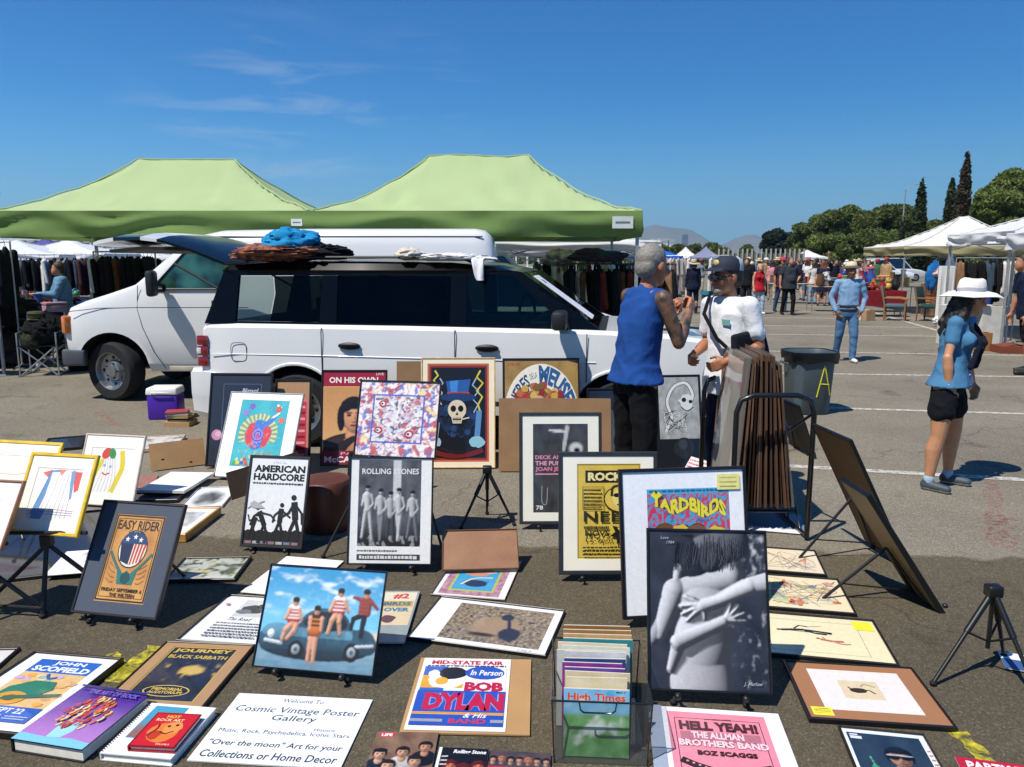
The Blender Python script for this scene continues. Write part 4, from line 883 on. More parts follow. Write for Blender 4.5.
def art_three(a):
    asp = a.h / a.w; Q = [1 / asp]
    for x, y, s in ((.3, .62, .12), (.56, .55, .13), (.84, .62, .12)): Q.append(('E', x, y - .3, s * 1.5, s * 2, s, -.1, '7a2a28')); face(Q, x, y, s, 'cc7656', '5a1c14', 'long')
    a.relief(Q[1:], lambda u, v: lin('17151a'), nx=60, amb=.3, gain=1.2); a.rect(0, .0, .06, 1, 'e8e6e4'); a.text('Rolling Stone', .3, .86, .96, .96, 'f0ecea', .03, .2); a.scrawl(.08, .3, .22, .85, 6, 'c8c4c0', amp=.4)
sheet([(439, 746.5), (489, 749.5), (481, 800), (428, 796)], .012, 'dark magazine with three red lit faces, white spine', art_three, thick=.006, mt=GLOSSY, name='magazine', cat='magazine', group='books and magazines on the ground')
def art_redmag(a):
    asp = .34 * a.h / a.w; Q = [1 / asp]
    for k in range(7): face(Q, .07 + .143 * k, .45, .058, ['d0a088', 'b8846a', 'c89a80'][k % 3], ['2a1a14', 'b86a4a', '16161a'][k % 3], ['long', 'short'][k % 2])
    a.rect(0, 0, 1, 1, 'c8283c'); a.relief(Q[1:], lambda u, v: mix(lin('3a3840'), lin('5a4a4a'), nz(u, v, 4, 1) + .5), 0, .66, 1, 1, nx=80, amb=.3)
    a.text('Rolling Stone', .25, .46, .8, .58, 'f0e8e6', .03, .2); a.circ(.82, .52, .12, 'd8b84a'); a.scrawl(.1, .1, .8, .4, 4, 'e8c8c8', amp=.5)
sheet([(490, 750), (551.5, 753.5), (548, 803), (482, 799.5)], .012, 'red magazine with a strip of small heads along its top', art_redmag, thick=.006, mt=GLOSSY, name='magazine', cat='magazine', group='books and magazines on the ground')
def art_welcome(a):
    a.rect(0, 0, 1, 1, 'e4e9ef'); c = '42464e'
    a.text('Welcome To', .36, .885, .66, .945, c, .004); a.text('Cosmic Vintage Poster', .06, .69, .955, .81, c, .006, .1); a.text('Gallery', .36, .575, .68, .685, c, .006, .1)
    a.text('Historic', .7, .475, .85, .515, c, 0); a.text('Music, Rock, Psychedelica, Iconic Stars', .055, .385, .96, .455, c, 0)
    a.text('"Over the moon" Art for your', .05, .2, .955, .295, '34383f', .008, .1); a.text('Collections or Home Decor', .05, .055, .955, .15, '34383f', .01, .1)
sheet([(240.5, 692.9), (373, 700.7), (340, 767), (185.9, 761.3)], .008, 'white welcome sign with grey lettering lying on the asphalt', art_welcome, thick=.005, name='welcome_sign', cat='sign', mt=printmat('foam_board_print', .5))
def art_scofield(a):
    a.rect(0, 0, 1, 1, 'f1f1ee'); a.rect(.16, .1, .87, .93, 'dcb87c'); a.rect(.16, .74, .87, .93, '2a62b8'); a.text('JOHN', .36, .845, .72, .91, 'eef0ee', .03, warp=None); a.text('SCOFIELD', .2, .76, .84, .835, 'eef0ee', .04)
    for k in range(26): a.blob(a.rnd.uniform(.2, .84), a.rnd.uniform(.3, .72), .05, .025, ['e8a84a', 'c8a8c8', 'c89a70', 'e8d0a0', '9ab0a0'][k % 5])
    a.poly([(.18, .34), (.24, .52), (.42, .62), (.66, .62), (.72, .52), (.6, .4), (.44, .36)], '2f7a62'); a.ell(.4, .38, .16, .085, 'd89a2c'); a.ell(.4, .38, .07, .04, '7a4a1c'); a.poly([(.3, .34), (.86, .44), (.86, .48), (.32, .4)], '3f6a58'); a.blob(.76, .6, .06, .05, 'd8b078'); a.curve([(.46, .72), (.52, .66), (.6, .68)], .03, '2a62b8')
    a.rect(.16, .1, .87, .28, '2a5cb4'); a.text('SAT SEPT 22', .2, .2, .72, .26, 'e8ecf0', .02); a.text('7 & 9 PM', .2, .12, .55, .18, 'd8c86a', .02); a.scrawl(.6, .12, .84, .18, 2, 'c8d4e8')
framed([(33, 651.3), (127, 657), (23, 732.5), (-76, 725)], .03, 'jazz poster with blue bands and a green guitarist on white, black frame', art_scofield, ('1d1712', .011, .028), lean=False)
def art_gold(a):
    def f(u, v):
        c = mix(lin('1c2233'), lin('2e3446'), .5 + nz(u, v, 5, 2)); c = mix(c, lin('c0a054'), sst(.12, .32, nz(u, v, 5, 9)) * sst(.8, .5, v) * sst(.3, .5, v)); d = math.hypot((u - .6) / .2, (v - .56) / .1); c = mix(lin('c9a95c'), c, sst(.6, 1.1, d + .4 * nz(u, v, 8, 4))); return c
    a.raster(f, 44, 44); a.border(0, 0, 1, 1, .02, 'c9a63e'); a.rect(.02, .86, .98, .98, '2a2a30'); a.text('JOURNEY', .06, .875, .94, .965, 'd0b048', .04); a.text('BLACK SABBATH', .06, .77, .94, .84, 'c8a848', .03)
    a.ell(.5, .17, .33, .1, 'd2b45c'); a.ell(.5, .17, .31, .088, '1c2030'); a.text('MEMORIAL', .28, .175, .72, .225, 'd2b45c', .03); a.text('AUDITORIUM', .26, .12, .74, .165, 'd2b45c', .03)
framed([(169, 642), (254, 643.8), (203, 705.5), (97, 703)], .02, 'dark navy and gold concert poster on tan mat lying flat', art_gold, ('2a1d12', .008, .018), ('a5815a', (.13, .07, .87, .94)), lean=False)
def art_purple(a):
    a.raster(lambda u, v: mix(lin('b07cc0'), lin('4a2a8c'), sst(.1, .95, v + .1 * nz(u, v, 3, 3))), 14, 16); a.poly([(0, 0), (1, 0), (1, .1), (.7, .13), (.4, .1), (0, .12)], '7fc4d8')
    a.poly([(.38, .1), (.36, .3), (.42, .4), (.6, .38), (.62, .24), (.56, .12)], '9fd4e2')
    for k in range(90):
        u = .5 + .3 * a.rnd.uniform(-1, 1); v = .5 + .27 * a.rnd.uniform(-1, 1)
        if math.hypot((u - .52) / .32, (v - .5) / .28) < 1: a.curve([(u, v), (u + .03, v + .05), (u + .02, v + .09)], .03, ['c84a42', 'e8c070', 'd8683c', 'e0d090', 'b83a44'][k % 5])
    a.text('THE ART OF ROCK', .2, .86, .94, .94, '6f5ab8', .04, outline='3a2478', ow=.02); a.rect(0, .965, 1, 1, '3a2a78')
book([(84, 686.4), (150, 696.6), (81.3, 747.4), (10, 739.8)], .052, .05, 'thick hardback book with a flaming haired head on a violet cover', art_purple, '17151c')
def art_spiral(a):
    a.rect(0, 0, 1, 1, 'eceef0'); a.rect(.12, .3, .62, .95, '3f86a8'); a.raster(lambda u, v: mix(lin('4a9ab8'), lin('8a6a60'), sst(.7, .1, v + .2 * nz(u, v, 4, 2))), 10, 10, .13, .32, .61, .94)
t = book([(152.5, 703), (215, 707), (172, 761), (99, 751.5)], .03, .028, 'white spiral bound album with a blue picture, under the red comic', art_spiral, 'e6e8ea', 'album')
M_, w_, h_ = fit_flat([(152.5, 703), (215, 707), (172, 761), (99, 751.5)], .03)
b = MB().m(PEG)
for k in range(26): b.tube([(-w_ / 2 + .014 * math.cos(x) - .002, h_ * (.03 + .036 * k), -.012 + .018 * math.sin(x)) for x in [i * .785 for i in range(9)]], .0016, 5)
b.build('spiral_binding', t)
def art_red(a):
    a.rect(0, 0, 1, 1, 'c81f24'); a.blob(.48, .42, .34, .3, 'e07a2c'); a.blob(.62, .56, .2, .18, 'e8924a'); a.blob(.35, .34, .14, .13, 'b83a1c'); a.ell(.52, .6, .04, .03, '20100c'); a.ell(.68, .64, .04, .03, '20100c'); a.curve([(.4, .44), (.55, .38), (.7, .46)], .03, '3a120c'); a.curve([(.2, .3), (.3, .5), (.28, .66)], .04, '7a1410')
    a.text('HOT', .3, .84, .6, .93, 'e8b03a', .05); a.text('ROCK ART', .12, .74, .74, .82, 'f0d0a0', .03); a.border(0, 0, 1, 1, .02, '8a1418'); a.text('VOLUME 2', .55, .05, .85, .09, 'f0e0d0', .02)
book([(157.5, 713), (203, 714.5), (173, 747), (127.5, 746.5)], .052, .02, 'small red book with an orange cat face on its cover', art_red, '9c161c')
sheet([(649, 705), (777.6, 714), (812, 800), (655, 790)], .016, 'pink concert poster on white mat lying flat in the foreground', lambda a: (
    a.rect(0, 0, 1, 1, 'e8eaee'), a.rect(.14, 0, .88, .94, 'e58a9c'), a.border(.19, -.3, .83, .86, .006, '3a2a30'), a.scrawl(.42, .84, .62, .87, 1, '5a3a44', amp=.6),
    a.text('HELL YEAH!', .22, .7, .8, .82, '4a2a34', .05, outline='b86a7c', ow=.02), a.rect(.22, .58, .8, .68, 'b0707e'), a.text('THE ALLMAN', .3, .6, .68, .68, 'f0c8d0', .05, outline='6a3a48', ow=.03), a.text('BROTHERS BAND', .2, .5, .84, .58, 'f0c8d0', .05, outline='6a3a48', ow=.03),
    a.text('BOZ SCAGGS', .32, .4, .74, .455, '3a2026', .05), a.curve([(.2, .34), (.3, .28), (.45, .22)], .06, '20181a'), a.curve([(.55, .18), (.7, .26), (.82, .3)], .06, '20181a'), [a.circ(.24 + .04 * k, .32 - .02 * k, .01, 'e58a9c') for k in range(4)],
    a.rect(0, 0, .1, 1, '9aa6b8')), thick=.012, mt=GLOSSY, edge='1a1a1e')  # blue grey strip at the left: a reflection put into the print
# right flats
def pastel(cols, n=30, bg='e9dcc0'):
    def art(a):
        a.rect(0, 0, 1, 1, bg)
        for k in range(n):
            u, v = a.rnd.uniform(.3, .95), a.rnd.uniform(.15, .85); c_ = mix(lin(bg), lin(cols[k % len(cols)]), a.rnd.uniform(.35, .95)); a.blob(u, v, a.rnd.uniform(.02, .07), a.rnd.uniform(.03, .1), c_, .9, 18); a.curve([(u, v), (u + a.rnd.uniform(-.1, .1), v + a.rnd.uniform(-.1, .1)), (u + a.rnd.uniform(-.14, .14), v + a.rnd.uniform(-.16, .16))], a.rnd.uniform(.004, .016), c_)
        for k in range(14): a.curve([(a.rnd.uniform(.3, .95), a.rnd.uniform(.1, .9)) for _ in range(3)], .004, '8a7a6a')
    return art
framed([(740, 546.5), (811.7, 547.7), (831.2, 571.7), (733, 570)], .02, 'small pastel with red and pale blue marks, farthest of the four flat pictures', pastel(['d86a50', 'c8d0d8', 'e0a890', 'b8c8d0'], 10, 'e8d8b8'), ('151517', .01, .018), lean=False, name='framed_painting', cat='painting')
framed([(738, 573.5), (833.8, 576), (861.7, 610), (730, 606.5)], .02, 'abstract of green red and yellow dabs on cream, lying flat', pastel(['b8443c', '5a9aa0', 'd8c04a', '8ab0a8', 'c8683c', 'a8b878'], 26, 'ead9b4'), ('121214', .01, .018), lean=False, name='framed_painting', cat='painting')
def art_duel(a):
    a.rect(0, 0, 1, 1, 'e6dcb4'); a.border(.2, .12, .86, .88, .004, '8a8a78')
    [a.line(q, t, c) for q, t, c in (([(.30, .60), (.40, .63), (.47, .64)], .03, '2a2622'), ([(.47, .64), (.56, .62), (.66, .60)], .024, '1c1a18'), ([(.47, .62), (.55, .57), (.62, .56)], .022, '2a2622'), ([(.40, .66), (.44, .74), (.5, .72)], .014, '2a2622'), ([(.5, .72), (.6, .76)], .005, '3a3632'), ([(.36, .6), (.66, .575)], .008, '55504a'))]; a.ell(.285, .6, .018, .018, '4a3c30'); [a.line(q, t, c) for q, t, c in (([(.56, .44), (.64, .41), (.72, .42)], .026, 'b8705a'), ([(.64, .41), (.7, .36), (.76, .37)], .018, 'c08a70'), ([(.6, .42), (.58, .5)], .01, 'b8806a'))]; a.ell(.545, .455, .014, .016, '8a5a44')
    a.rect(.84, .74, .98, .96, 'e6e03c')
framed([(742, 611), (869.5, 617.2), (904.3, 661.5), (735, 653)], .02, 'cream print of two fencers with a yellow price tag, lying flat', art_duel, ('131315', .01, .018), lean=False, name='framed_picture', cat='picture')
def art_horse(a):
    a.rect(0, 0, 1, 1, 'e3dcd6'); a.rect(.28, .3, .7, .74, 'd8c6a4'); a.blob(.46, .5, .1, .06, '3a3028'); a.curve([(.36, .58), (.44, .46), (.56, .52), (.62, .44)], .018, '2c241e'); a.curve([(.5, .6), (.56, .66), (.66, .6)], .012, '8a7a5a')
def price(t, w, h):
    a = Art(.075, .055, -w / 2 + .025, .03, -.0045, .0002); a.rect(0, 0, 1, 1, 'e9e048'); a.scrawl(.1, .1, .9, .9, 4, 'a8a038', amp=.3); a.done('price_tag', t)
framed([(785.6, 659.7), (911.4, 665.5), (959, 726), (807.2, 719.5)], .022, 'small sketch of a rider on brown mat with a yellow price tag, lying flat', art_horse, ('111113', .01, .02), ('9a6a45', (.14, .16, .86, .9)), lean=False, name='framed_picture', cat='picture', parts=price)
def art_shades(a):
    a.rect(0, 0, 1, 1, 'dfe4e6'); asp = .95 * a.h / (.88 * a.w); Q = [1 / asp]
    Q += [('E', .62, .1, .42, .3, .15, -.1, '8fc0d0'), ('C', .46, .02, .4, .3, .09, .07, .05, .08, '8fc0d0'), ('C', .95, .0, .86, .28, .12, .09, .02, .02, '7fb4c8')]
    face(Q, .6, .66, .17, 'bd8c6c', '14161c', 'short'); Q += [('E', .52, .675, .085, .06, .04, .17, '0b0c10'), ('E', .69, .675, .085, .06, .04, .17, '0b0c10'), ('C', .44, .7, .78, .7, .01, .01, .2, .2, 'c8ccd0'), ('C', .3, .2, .36, .34, .05, .06, .1, .12, 'bd8c6c')]
    for k in range(4): Q.append(('C', .33, .3 + .03 * k, .24, .32 + .03 * k, .022, .018, .16, .16, 'c89878'))
    Q += [('C', .26, .2, .22, .5, .03, .05, .12, .12, '3fa07a'), ('C', .22, .5, .2, .64, .012, .012, .12, .12, '6ac89a')]
    a.relief(Q[1:], lambda u, v: mix(lin('1c2a3a'), lin('2c3e50'), .5 + nz(u, v, 3, 1)), .05, 0, .93, .95, nx=80, amb=.22)
    a.rect(.08, .86, .22, .9, 'd8dce0'); a.rect(.08, .91, .18, .93, 'd8dce0'); a.scrawl(.945, .3, .99, .8, 8, 'c08060')
framed([(836.4, 724.5), (927, 732), (968, 812), (871, 804)], .018, 'picture of a man in sunglasses with a green drink, lying flat', art_shades, ('141416', .006, .016), lean=False)
sheet([(957, 757.5), (1060, 765), (1090, 815), (975, 806)], .012, 'red printed sheet with white lettering at the lower right corner', lambda a: (a.rect(0, 0, 1, 1, 'b81f34'), a.text('PARTY FLYER', .08, .72, .95, .93, 'ece4e2', .04, .1), a.scrawl(.1, .2, .9, .6, 4, 'e0a0a8')), thick=.004, mt=GLOSSY)
sheet([(749, 513), (800, 513), (808, 531.5), (746, 532)], .012, 'snowy mountain photograph lying flat under the poster rack', lambda a: a.raster(lambda u, v: mix(lin('e6e8ea'), mix(lin('5a7088'), lin('8a98a8'), v), sst(.14, .2, v + .12 * nz(u, .2, 9, 3))), 30, 14), cat='photograph', name='photograph')
# boards that face right, seen from behind
def plain_face(a): a.rect(0, 0, 1, 1, 'd8d0c4'); a.rect(.15, .15, .85, .85, '8a8078')
BB = mat('brown_hardboard', '6f5230', .7, var=.14, scale=4, bump=.1)
_, M_, w_, h_ = framed([(854, 439), (813, 423), (869, 538), (908, 566)], .03, 'large brown backed picture seen from behind, the farther of two leaning right', plain_face, ('121214', .014, .02), back=BB, tilt0=25, name='framed_picture', cat='picture')
easel(M_, w_, h_, .03, 'black easel behind the farther brown backed picture', .3, .5)
_, M_, w_, h_ = framed([(875.5, 498), (839, 472), (919, 589), (942, 612)], .0, 'narrow black picture seen almost edge on, the nearer of two leaning right', plain_face, ('111214', .014, .028), back=mat('tan_hardboard', '86704e', .6, var=.15), tilt0=28, name='framed_picture', cat='picture')
easel(M_, w_, h_, .0, 'black easel behind the nearer edge on picture', .3, .5)
_, M_, w_, h_ = framed([(801, 404), (776, 396), (792, 442), (816, 458)], .02, 'shade toned board leaning behind the poster rack', plain_face, ('0f0f10', .02, .02), back=mat('dark_board', '2a2420', .7), tilt0=25, name='framed_picture', cat='picture')  # back kept dark: the shade it stands in put into the colour
easel(M_, w_, h_, .02, 'black easel behind the shade toned board', .25, .5)
# ================================================================== camera, sky, sun, ground
cam = bpy.data.cameras.new('camera'); co = bpy.data.objects.new('camera', cam); COL.objects.link(co); S.camera = co
cam.lens = 27; cam.sensor_width = 36; cam.clip_end = 20000; cam.clip_start = .05
co.location = (0, 0, H); co.rotation_euler = (math.pi / 2 - PIT, 0, 0)
S.view_settings.view_transform = 'Standard'; S.view_settings.look = 'None'; S.view_settings.gamma = 1; S.view_settings.exposure = EXPO
S.cycles.use_denoising = True
try: S.cycles.denoiser = 'OPENIMAGEDENOISE'
except Exception: pass
S.cycles.max_bounces = 6; S.cycles.transparent_max_bounces = 24; S.cycles.caustics_reflective = False; S.cycles.caustics_refractive = False
S.cycles.sample_clamp_indirect = 6
SUN = Vector((-.46, -.40, 1.0)).normalized()
el = math.asin(SUN.z); rot = math.atan2(-SUN.x, SUN.y)
w = bpy.data.worlds.new('World'); S.world = w; w.use_nodes = True
n = w.node_tree.nodes; l = w.node_tree.links
bg = n['Background']; sk = n.new('ShaderNodeTexSky'); sk.sky_type = 'NISHITA'; sk.sun_disc = False
sk.sun_elevation = el; sk.sun_rotation = -rot if SKYFLIP else rot; sk.altitude = 0; sk.air_density = 1.0; sk.dust_density = .1; sk.ozone_density = 2.2
tc = n.new('ShaderNodeTexCoord')
mp = n.new('ShaderNodeMapping'); mp.inputs['Scale'].default_value = (2.2, 2.2, 16); mp.inputs['Rotation'].default_value = (0, R(12), 0)
l.new(tc.outputs['Generated'], mp.inputs['Vector'])
nzt = n.new('ShaderNodeTexNoise'); nzt.inputs['Scale'].default_value = 2.6; nzt.inputs['Detail'].default_value = 7; nzt.inputs['Roughness'].default_value = .62; nzt.inputs['Distortion'].default_value = .5
l.new(mp.outputs[0], nzt.inputs['Vector'])
cr = n.new('ShaderNodeValToRGB'); cr.color_ramp.elements[0].position = .5; cr.color_ramp.elements[1].position = .8
l.new(nzt.outputs['Fac'], cr.inputs['Fac'])
def puff(d, r0, r1, amt):
    vm = n.new('ShaderNodeVectorMath'); vm.operation = 'DISTANCE'; vm.inputs[1].default_value = d
    l.new(tc.outputs['Generated'], vm.inputs[0])
    mr = n.new('ShaderNodeMapRange'); mr.interpolation_type = 'SMOOTHSTEP'; mr.inputs[1].default_value = r0; mr.inputs[2].default_value = r1; mr.inputs[3].default_value = amt; mr.inputs[4].default_value = 0
    l.new(vm.outputs['Value'], mr.inputs[0]); return mr.outputs[0]
def mth(op, a, b):
    m = n.new('ShaderNodeMath'); m.operation = op
    for i, x in enumerate((a, b)):
        if isinstance(x, (int, float)): m.inputs[i].default_value = x
        else: l.new(x, m.inputs[i])
    return m.outputs[0]
puffs = mth('ADD', puff(ray(280, 140).normalized(), .02, .17, .55), mth('ADD', puff(ray(420, 108).normalized(), .01, .12, .25), mth('ADD', puff(ray(150, 108).normalized(), .01, .06, .2), puff(ray(780, 175).normalized(), .01, .08, .14))))
cl = mth('MULTIPLY', puffs, cr.outputs['Color'])
mxw = n.new('ShaderNodeMix'); mxw.data_type = 'RGBA'; mxw.inputs[7].default_value = (8.5, 9.4, 10.5, 1)
hs = n.new('ShaderNodeHueSaturation'); hs.inputs['Saturation'].default_value = SKY_SAT; l.new(sk.outputs[0], hs.inputs['Color'])
tn = n.new('ShaderNodeMix'); tn.data_type = 'RGBA'; tn.blend_type = 'MULTIPLY'; tn.inputs[0].default_value = 1; tn.inputs[7].default_value = SKY_TINT; l.new(hs.outputs[0], tn.inputs[6])
sx = n.new('ShaderNodeSeparateXYZ'); l.new(tc.outputs['Generated'], sx.inputs[0])
hz = n.new('ShaderNodeMapRange'); hz.interpolation_type = 'SMOOTHSTEP'; hz.inputs[1].default_value = -.02; hz.inputs[2].default_value = .2; hz.inputs[3].default_value = .62; hz.inputs[4].default_value = 0; l.new(sx.outputs[2], hz.inputs[0])
hm = n.new('ShaderNodeMix'); hm.data_type = 'RGBA'; hm.inputs[7].default_value = SKY_HOR; l.new(hz.outputs[0], hm.inputs[0]); l.new(tn.outputs[2], hm.inputs[6])
l.new(cl, mxw.inputs[0]); l.new(hm.outputs[2], mxw.inputs[6]); l.new(mxw.outputs[2], bg.inputs['Color'])
bg.inputs['Strength'].default_value = SKY_STR
sun = bpy.data.lights.new('sun', 'SUN'); sun.energy = SUN_STR; sun.angle = R(.53); sun.color = (1, .95, .87)
so = bpy.data.objects.new('sun', sun); COL.objects.link(so); so.location = (-20, -20, 40); so.rotation_euler = SUN.to_track_quat('Z', 'Y').to_euler()

# asphalt: one sheet to the horizon; an older, browner coat nearest the viewer
m = bpy.data.materials.new('asphalt'); m.use_nodes = True; n = m.node_tree.nodes; l = m.node_tree.links; b = n['Principled BSDF']
tc = n.new('ShaderNodeTexCoord')
def noise_n(sc, det=4, rough=.55, vec=None):
    q = n.new('ShaderNodeTexNoise'); q.inputs['Scale'].default_value = sc; q.inputs['Detail'].default_value = det; q.inputs['Roughness'].default_value = rough
    l.new(vec or tc.outputs['Object'], q.inputs['Vector']); return q.outputs['Fac']
def ramp(f, stops):
    r = n.new('ShaderNodeValToRGB'); e = r.color_ramp.elements
    while len(e) < len(stops): e.new(.5)
    for x, (p, c) in zip(e, stops): x.position = p; x.color = (list(c) + [1]) if len(c) == 3 else c
    l.new(f, r.inputs['Fac']); return r.outputs['Color']
def mixc(f, a, c, mode='MIX'):
    q = n.new('ShaderNodeMix'); q.data_type = 'RGBA'; q.blend_type = mode
    if isinstance(f, (int, float)): q.inputs[0].default_value = f
    else: l.new(f, q.inputs[0])
    for i, x in ((6, a), (7, c)):
        if hasattr(x, 'links'): l.new(x, q.inputs[i])
        else: q.inputs[i].default_value = list(x) + [1]
    return q.outputs[2]
vo = n.new('ShaderNodeTexVoronoi'); vo.inputs['Scale'].default_value = 140; l.new(tc.outputs['Object'], vo.inputs['Vector'])
agg = ramp(vo.outputs['Color'], [(.0, (.132, .115, .088)), (.45, (.195, .174, .136)), (.75, (.24, .215, .17)), (1, (.39, .355, .29))])
fine = ramp(noise_n(220, 2), [(.3, (.72, .72, .72)), (.7, (1.16, 1.15, 1.12))])
new = mixc(1, agg, fine, 'MULTIPLY')
big = ramp(noise_n(.55, 6, .6), [(.3, (.78, .77, .75)), (.7, (1.14, 1.13, 1.1))])
new = mixc(1, new, big, 'MULTIPLY')
old = mixc(1, new, (.49, .46, .395), 'MULTIPLY')
sp = n.new('ShaderNodeSeparateXYZ'); l.new(tc.outputs['Object'], sp.inputs[0])
A_, B_ = at(560, 547), at(956, 558); dN = Vector((-(B_ - A_).y, (B_ - A_).x, 0)).normalized()
def mm(op, a, c):
    q = n.new('ShaderNodeMath'); q.operation = op
    for i, x in enumerate((a, c)):
        if isinstance(x, (int, float)): q.inputs[i].default_value = x
        else: l.new(x, q.inputs[i])
    return q.outputs[0]
sd = mm('ADD', mm('MULTIPLY', sp.outputs[0], dN.x), mm('MULTIPLY', sp.outputs[1], dN.y))
sd = mm('ADD', mm('SUBTRACT', sd, A_.dot(dN)), mm('MULTIPLY', mm('SUBTRACT', noise_n(3.5, 3), .5), .3))
ed = n.new('ShaderNodeMapRange'); ed.interpolation_type = 'SMOOTHSTEP'; ed.inputs[1].default_value = -.02; ed.inputs[2].default_value = .05; l.new(sd, ed.inputs[0])
stain = ramp(noise_n(1.7, 5, .65), [(.28, (.62, .6, .57)), (.42, (1, 1, 1))])
colr = mixc(1, mixc(ed.outputs[0], old, new), stain, 'MULTIPLY')
# hairline cracks sealed and unsealed
v2 = n.new('ShaderNodeTexVoronoi'); v2.feature = 'DISTANCE_TO_EDGE'; v2.inputs['Scale'].default_value = .38; 
wv = n.new('ShaderNodeVectorMath'); wv.operation = 'ADD'; nn_ = n.new('ShaderNodeTexNoise'); nn_.inputs['Scale'].default_value = 1.3; nn_.inputs['Detail'].default_value = 5
l.new(tc.outputs['Object'], nn_.inputs['Vector']); l.new(tc.outputs['Object'], wv.inputs[0]); l.new(nn_.outputs['Color'], wv.inputs[1]); l.new(wv.outputs[0], v2.inputs['Vector'])
crk = n.new('ShaderNodeMapRange'); crk.inputs[1].default_value = .0; crk.inputs[2].default_value = .006; crk.inputs[3].default_value = .7; crk.inputs[4].default_value = 1; l.new(v2.outputs['Distance'], crk.inputs[0])
colr = mixc(1, colr, crk.outputs[0], 'MULTIPLY')
l.new(colr, b.inputs['Base Color']); b.inputs['Roughness'].default_value = .92; b.inputs['Specular IOR Level'].default_value = .25
bp = n.new('ShaderNodeBump'); bp.inputs['Strength'].default_value = .4; bp.inputs['Distance'].default_value = .005; l.new(vo.outputs['Distance'], bp.inputs['Height']); l.new(bp.outputs['Normal'], b.inputs['Normal'])
ASPH = m
g = MB().m(ASPH)
xs = [-7000, -600, -60, 0, 60, 600, 7000]; ys = [-300, -20, 20, 200, 1500, 7400]
vv = [[g.v((x, y, 0)) for x in xs] for y in ys]
for j in range(len(ys) - 1):
    for i in range(len(xs) - 1): g.f((vv[j][i], vv[j][i + 1], vv[j + 1][i + 1], vv[j + 1][i]))
g.build('ground', kind='structure')
# worn parking lines
def wornmat(name, col, lo=.42, hi=.5, sc=14, a=0):
    m = mat(name, col, .8, var=.15, scale=20)
    n = m.node_tree.nodes; l = m.node_tree.links; b = n['Principled BSDF']
    tc = n.new('ShaderNodeTexCoord'); q = n.new('ShaderNodeTexNoise'); q.inputs['Scale'].default_value = sc; q.inputs['Detail'].default_value = 8; q.inputs['Roughness'].default_value = .75
    l.new(tc.outputs['Object'], q.inputs['Vector']); mr = n.new('ShaderNodeMapRange'); mr.inputs[1].default_value = lo; mr.inputs[2].default_value = hi; mr.inputs[3].default_value = a; l.new(q.outputs['Fac'], mr.inputs[0]); l.new(mr.outputs[0], b.inputs['Alpha'])
    return m
LINE = wornmat('worn_white_paint', 'c4c0b4', .36, .54, 16, .05)
def pline(a, c, w=.1, z=.004, mt=LINE, name='parking_line'):
    a, c = at(*a), at(*c); d = (c - a).normalized(); nn = Vector((-d.y, d.x, 0)) * w / 2; zz = Vector((0, 0, z))
    b = MB().m(mt); k = max(1, int((c - a).length / 2))
    b.loft([[a + (c - a) * i / k - nn + zz, a + (c - a) * i / k + nn + zz] for i in range(k + 1)], cap=False, closed=False)
    return b.build(name, kind='structure')
for a_, c_ in (((700, 461), (1090, 484)), ((640, 402.5), (1100, 416.3)), ((620, 371), (1100, 378)), ((620, 348.6), (1100, 357)), ((650, 333), (945, 336.5)), ((650, 324.3), (925, 327.5)), ((650, 316.6), (898, 319)), ((650, 310.3), (875, 312.3)), ((650, 305), (850, 306.5))):
    pline(a_, c_)
pline((842, 303.5), (947, 333.5), .12, .006)
# sprayed chalk marks
def spray(pts, w, col, seed, name='spray_mark'):
    b = MB().m(wornmat('spray_' + col, col, *((.4, .66, 24) if col[:2] == 'd8' else (.48, .8, 22)))); P = [at(*p) for p in pts]; r = random.Random(seed)
    k = 10; L_, Rr = [], []
    for i in range(k + 1):
        t = i / k * (len(P) - 1); j = min(int(t), len(P) - 2); q = P[j].lerp(P[j + 1], t - j); d = (P[j + 1] - P[j]).normalized(); nn = Vector((-d.y, d.x, 0))
        wd = w * (.6 + .5 * r.random()); L_.append(q + nn * wd / 2 + Vector((0, 0, .0045))); Rr.append(q - nn * wd / 2 + Vector((0, 0, .0045)))
    b.loft([[a, c] for a, c in zip(Rr, L_)], cap=False, closed=False); return b.build(name, kind='structure')
spray([(112, 683), (135, 665), (158, 647)], .1, 'd8cc2c', 1); spray([(126, 672), (112, 654)], .05, 'd8cc2c', 5)
spray([(957, 733), (978, 752), (990, 768)], .07, 'd8cc2c', 2)
spray([(990, 480), (994, 505), (999, 540)], .14, 'b0605c', 3); spray([(975, 450), (988, 480)], .1, 'b0706a', 4); spray([(1000, 515), (1001, 548)], .2, 'b4625e', 8)
spray([(98, 411), (106, 418), (114, 425)], .12, 'b8504c', 6); spray([(10, 436), (26, 436)], .12, '4a8a52', 7)
# ================================================================== vehicles
WHITEP = mat('white_car_paint', 'dcdcda', .28, var=.03, scale=2, coat=.6)
BLACKP = mat('black_car_paint', '08080b', .22, var=.2, scale=3, coat=.08, spec=.22)
DARK = mat('dark_interior', '0e0e10', .85, var=.3, scale=8)
RUBT = mat('tyre_rubber', '17171a', .85, var=.25, scale=20, bump=.3, bscale=60)
STEEL = mat('wheel_steel', '9a9b9d', .35, .8, var=.25, scale=12)
TRIM = mat('dark_plastic_trim', '1c1d20', .5, var=.2)
GREYP = mat('grey_bumper', '4a4d52', .5, var=.15)
SEAM = mat('gap_and_crease_line', '26272a', .8)
TINT = clearmat('privacy_glass', '66706a', .97, .02, '040505', .28); TINTQ = clearmat('quarter_glass', 'd4dedc', .97, .02, '0a0c0c', .7)
TINT2 = clearmat('door_glass', 'bccac6', .97, .02, '060808', .4)
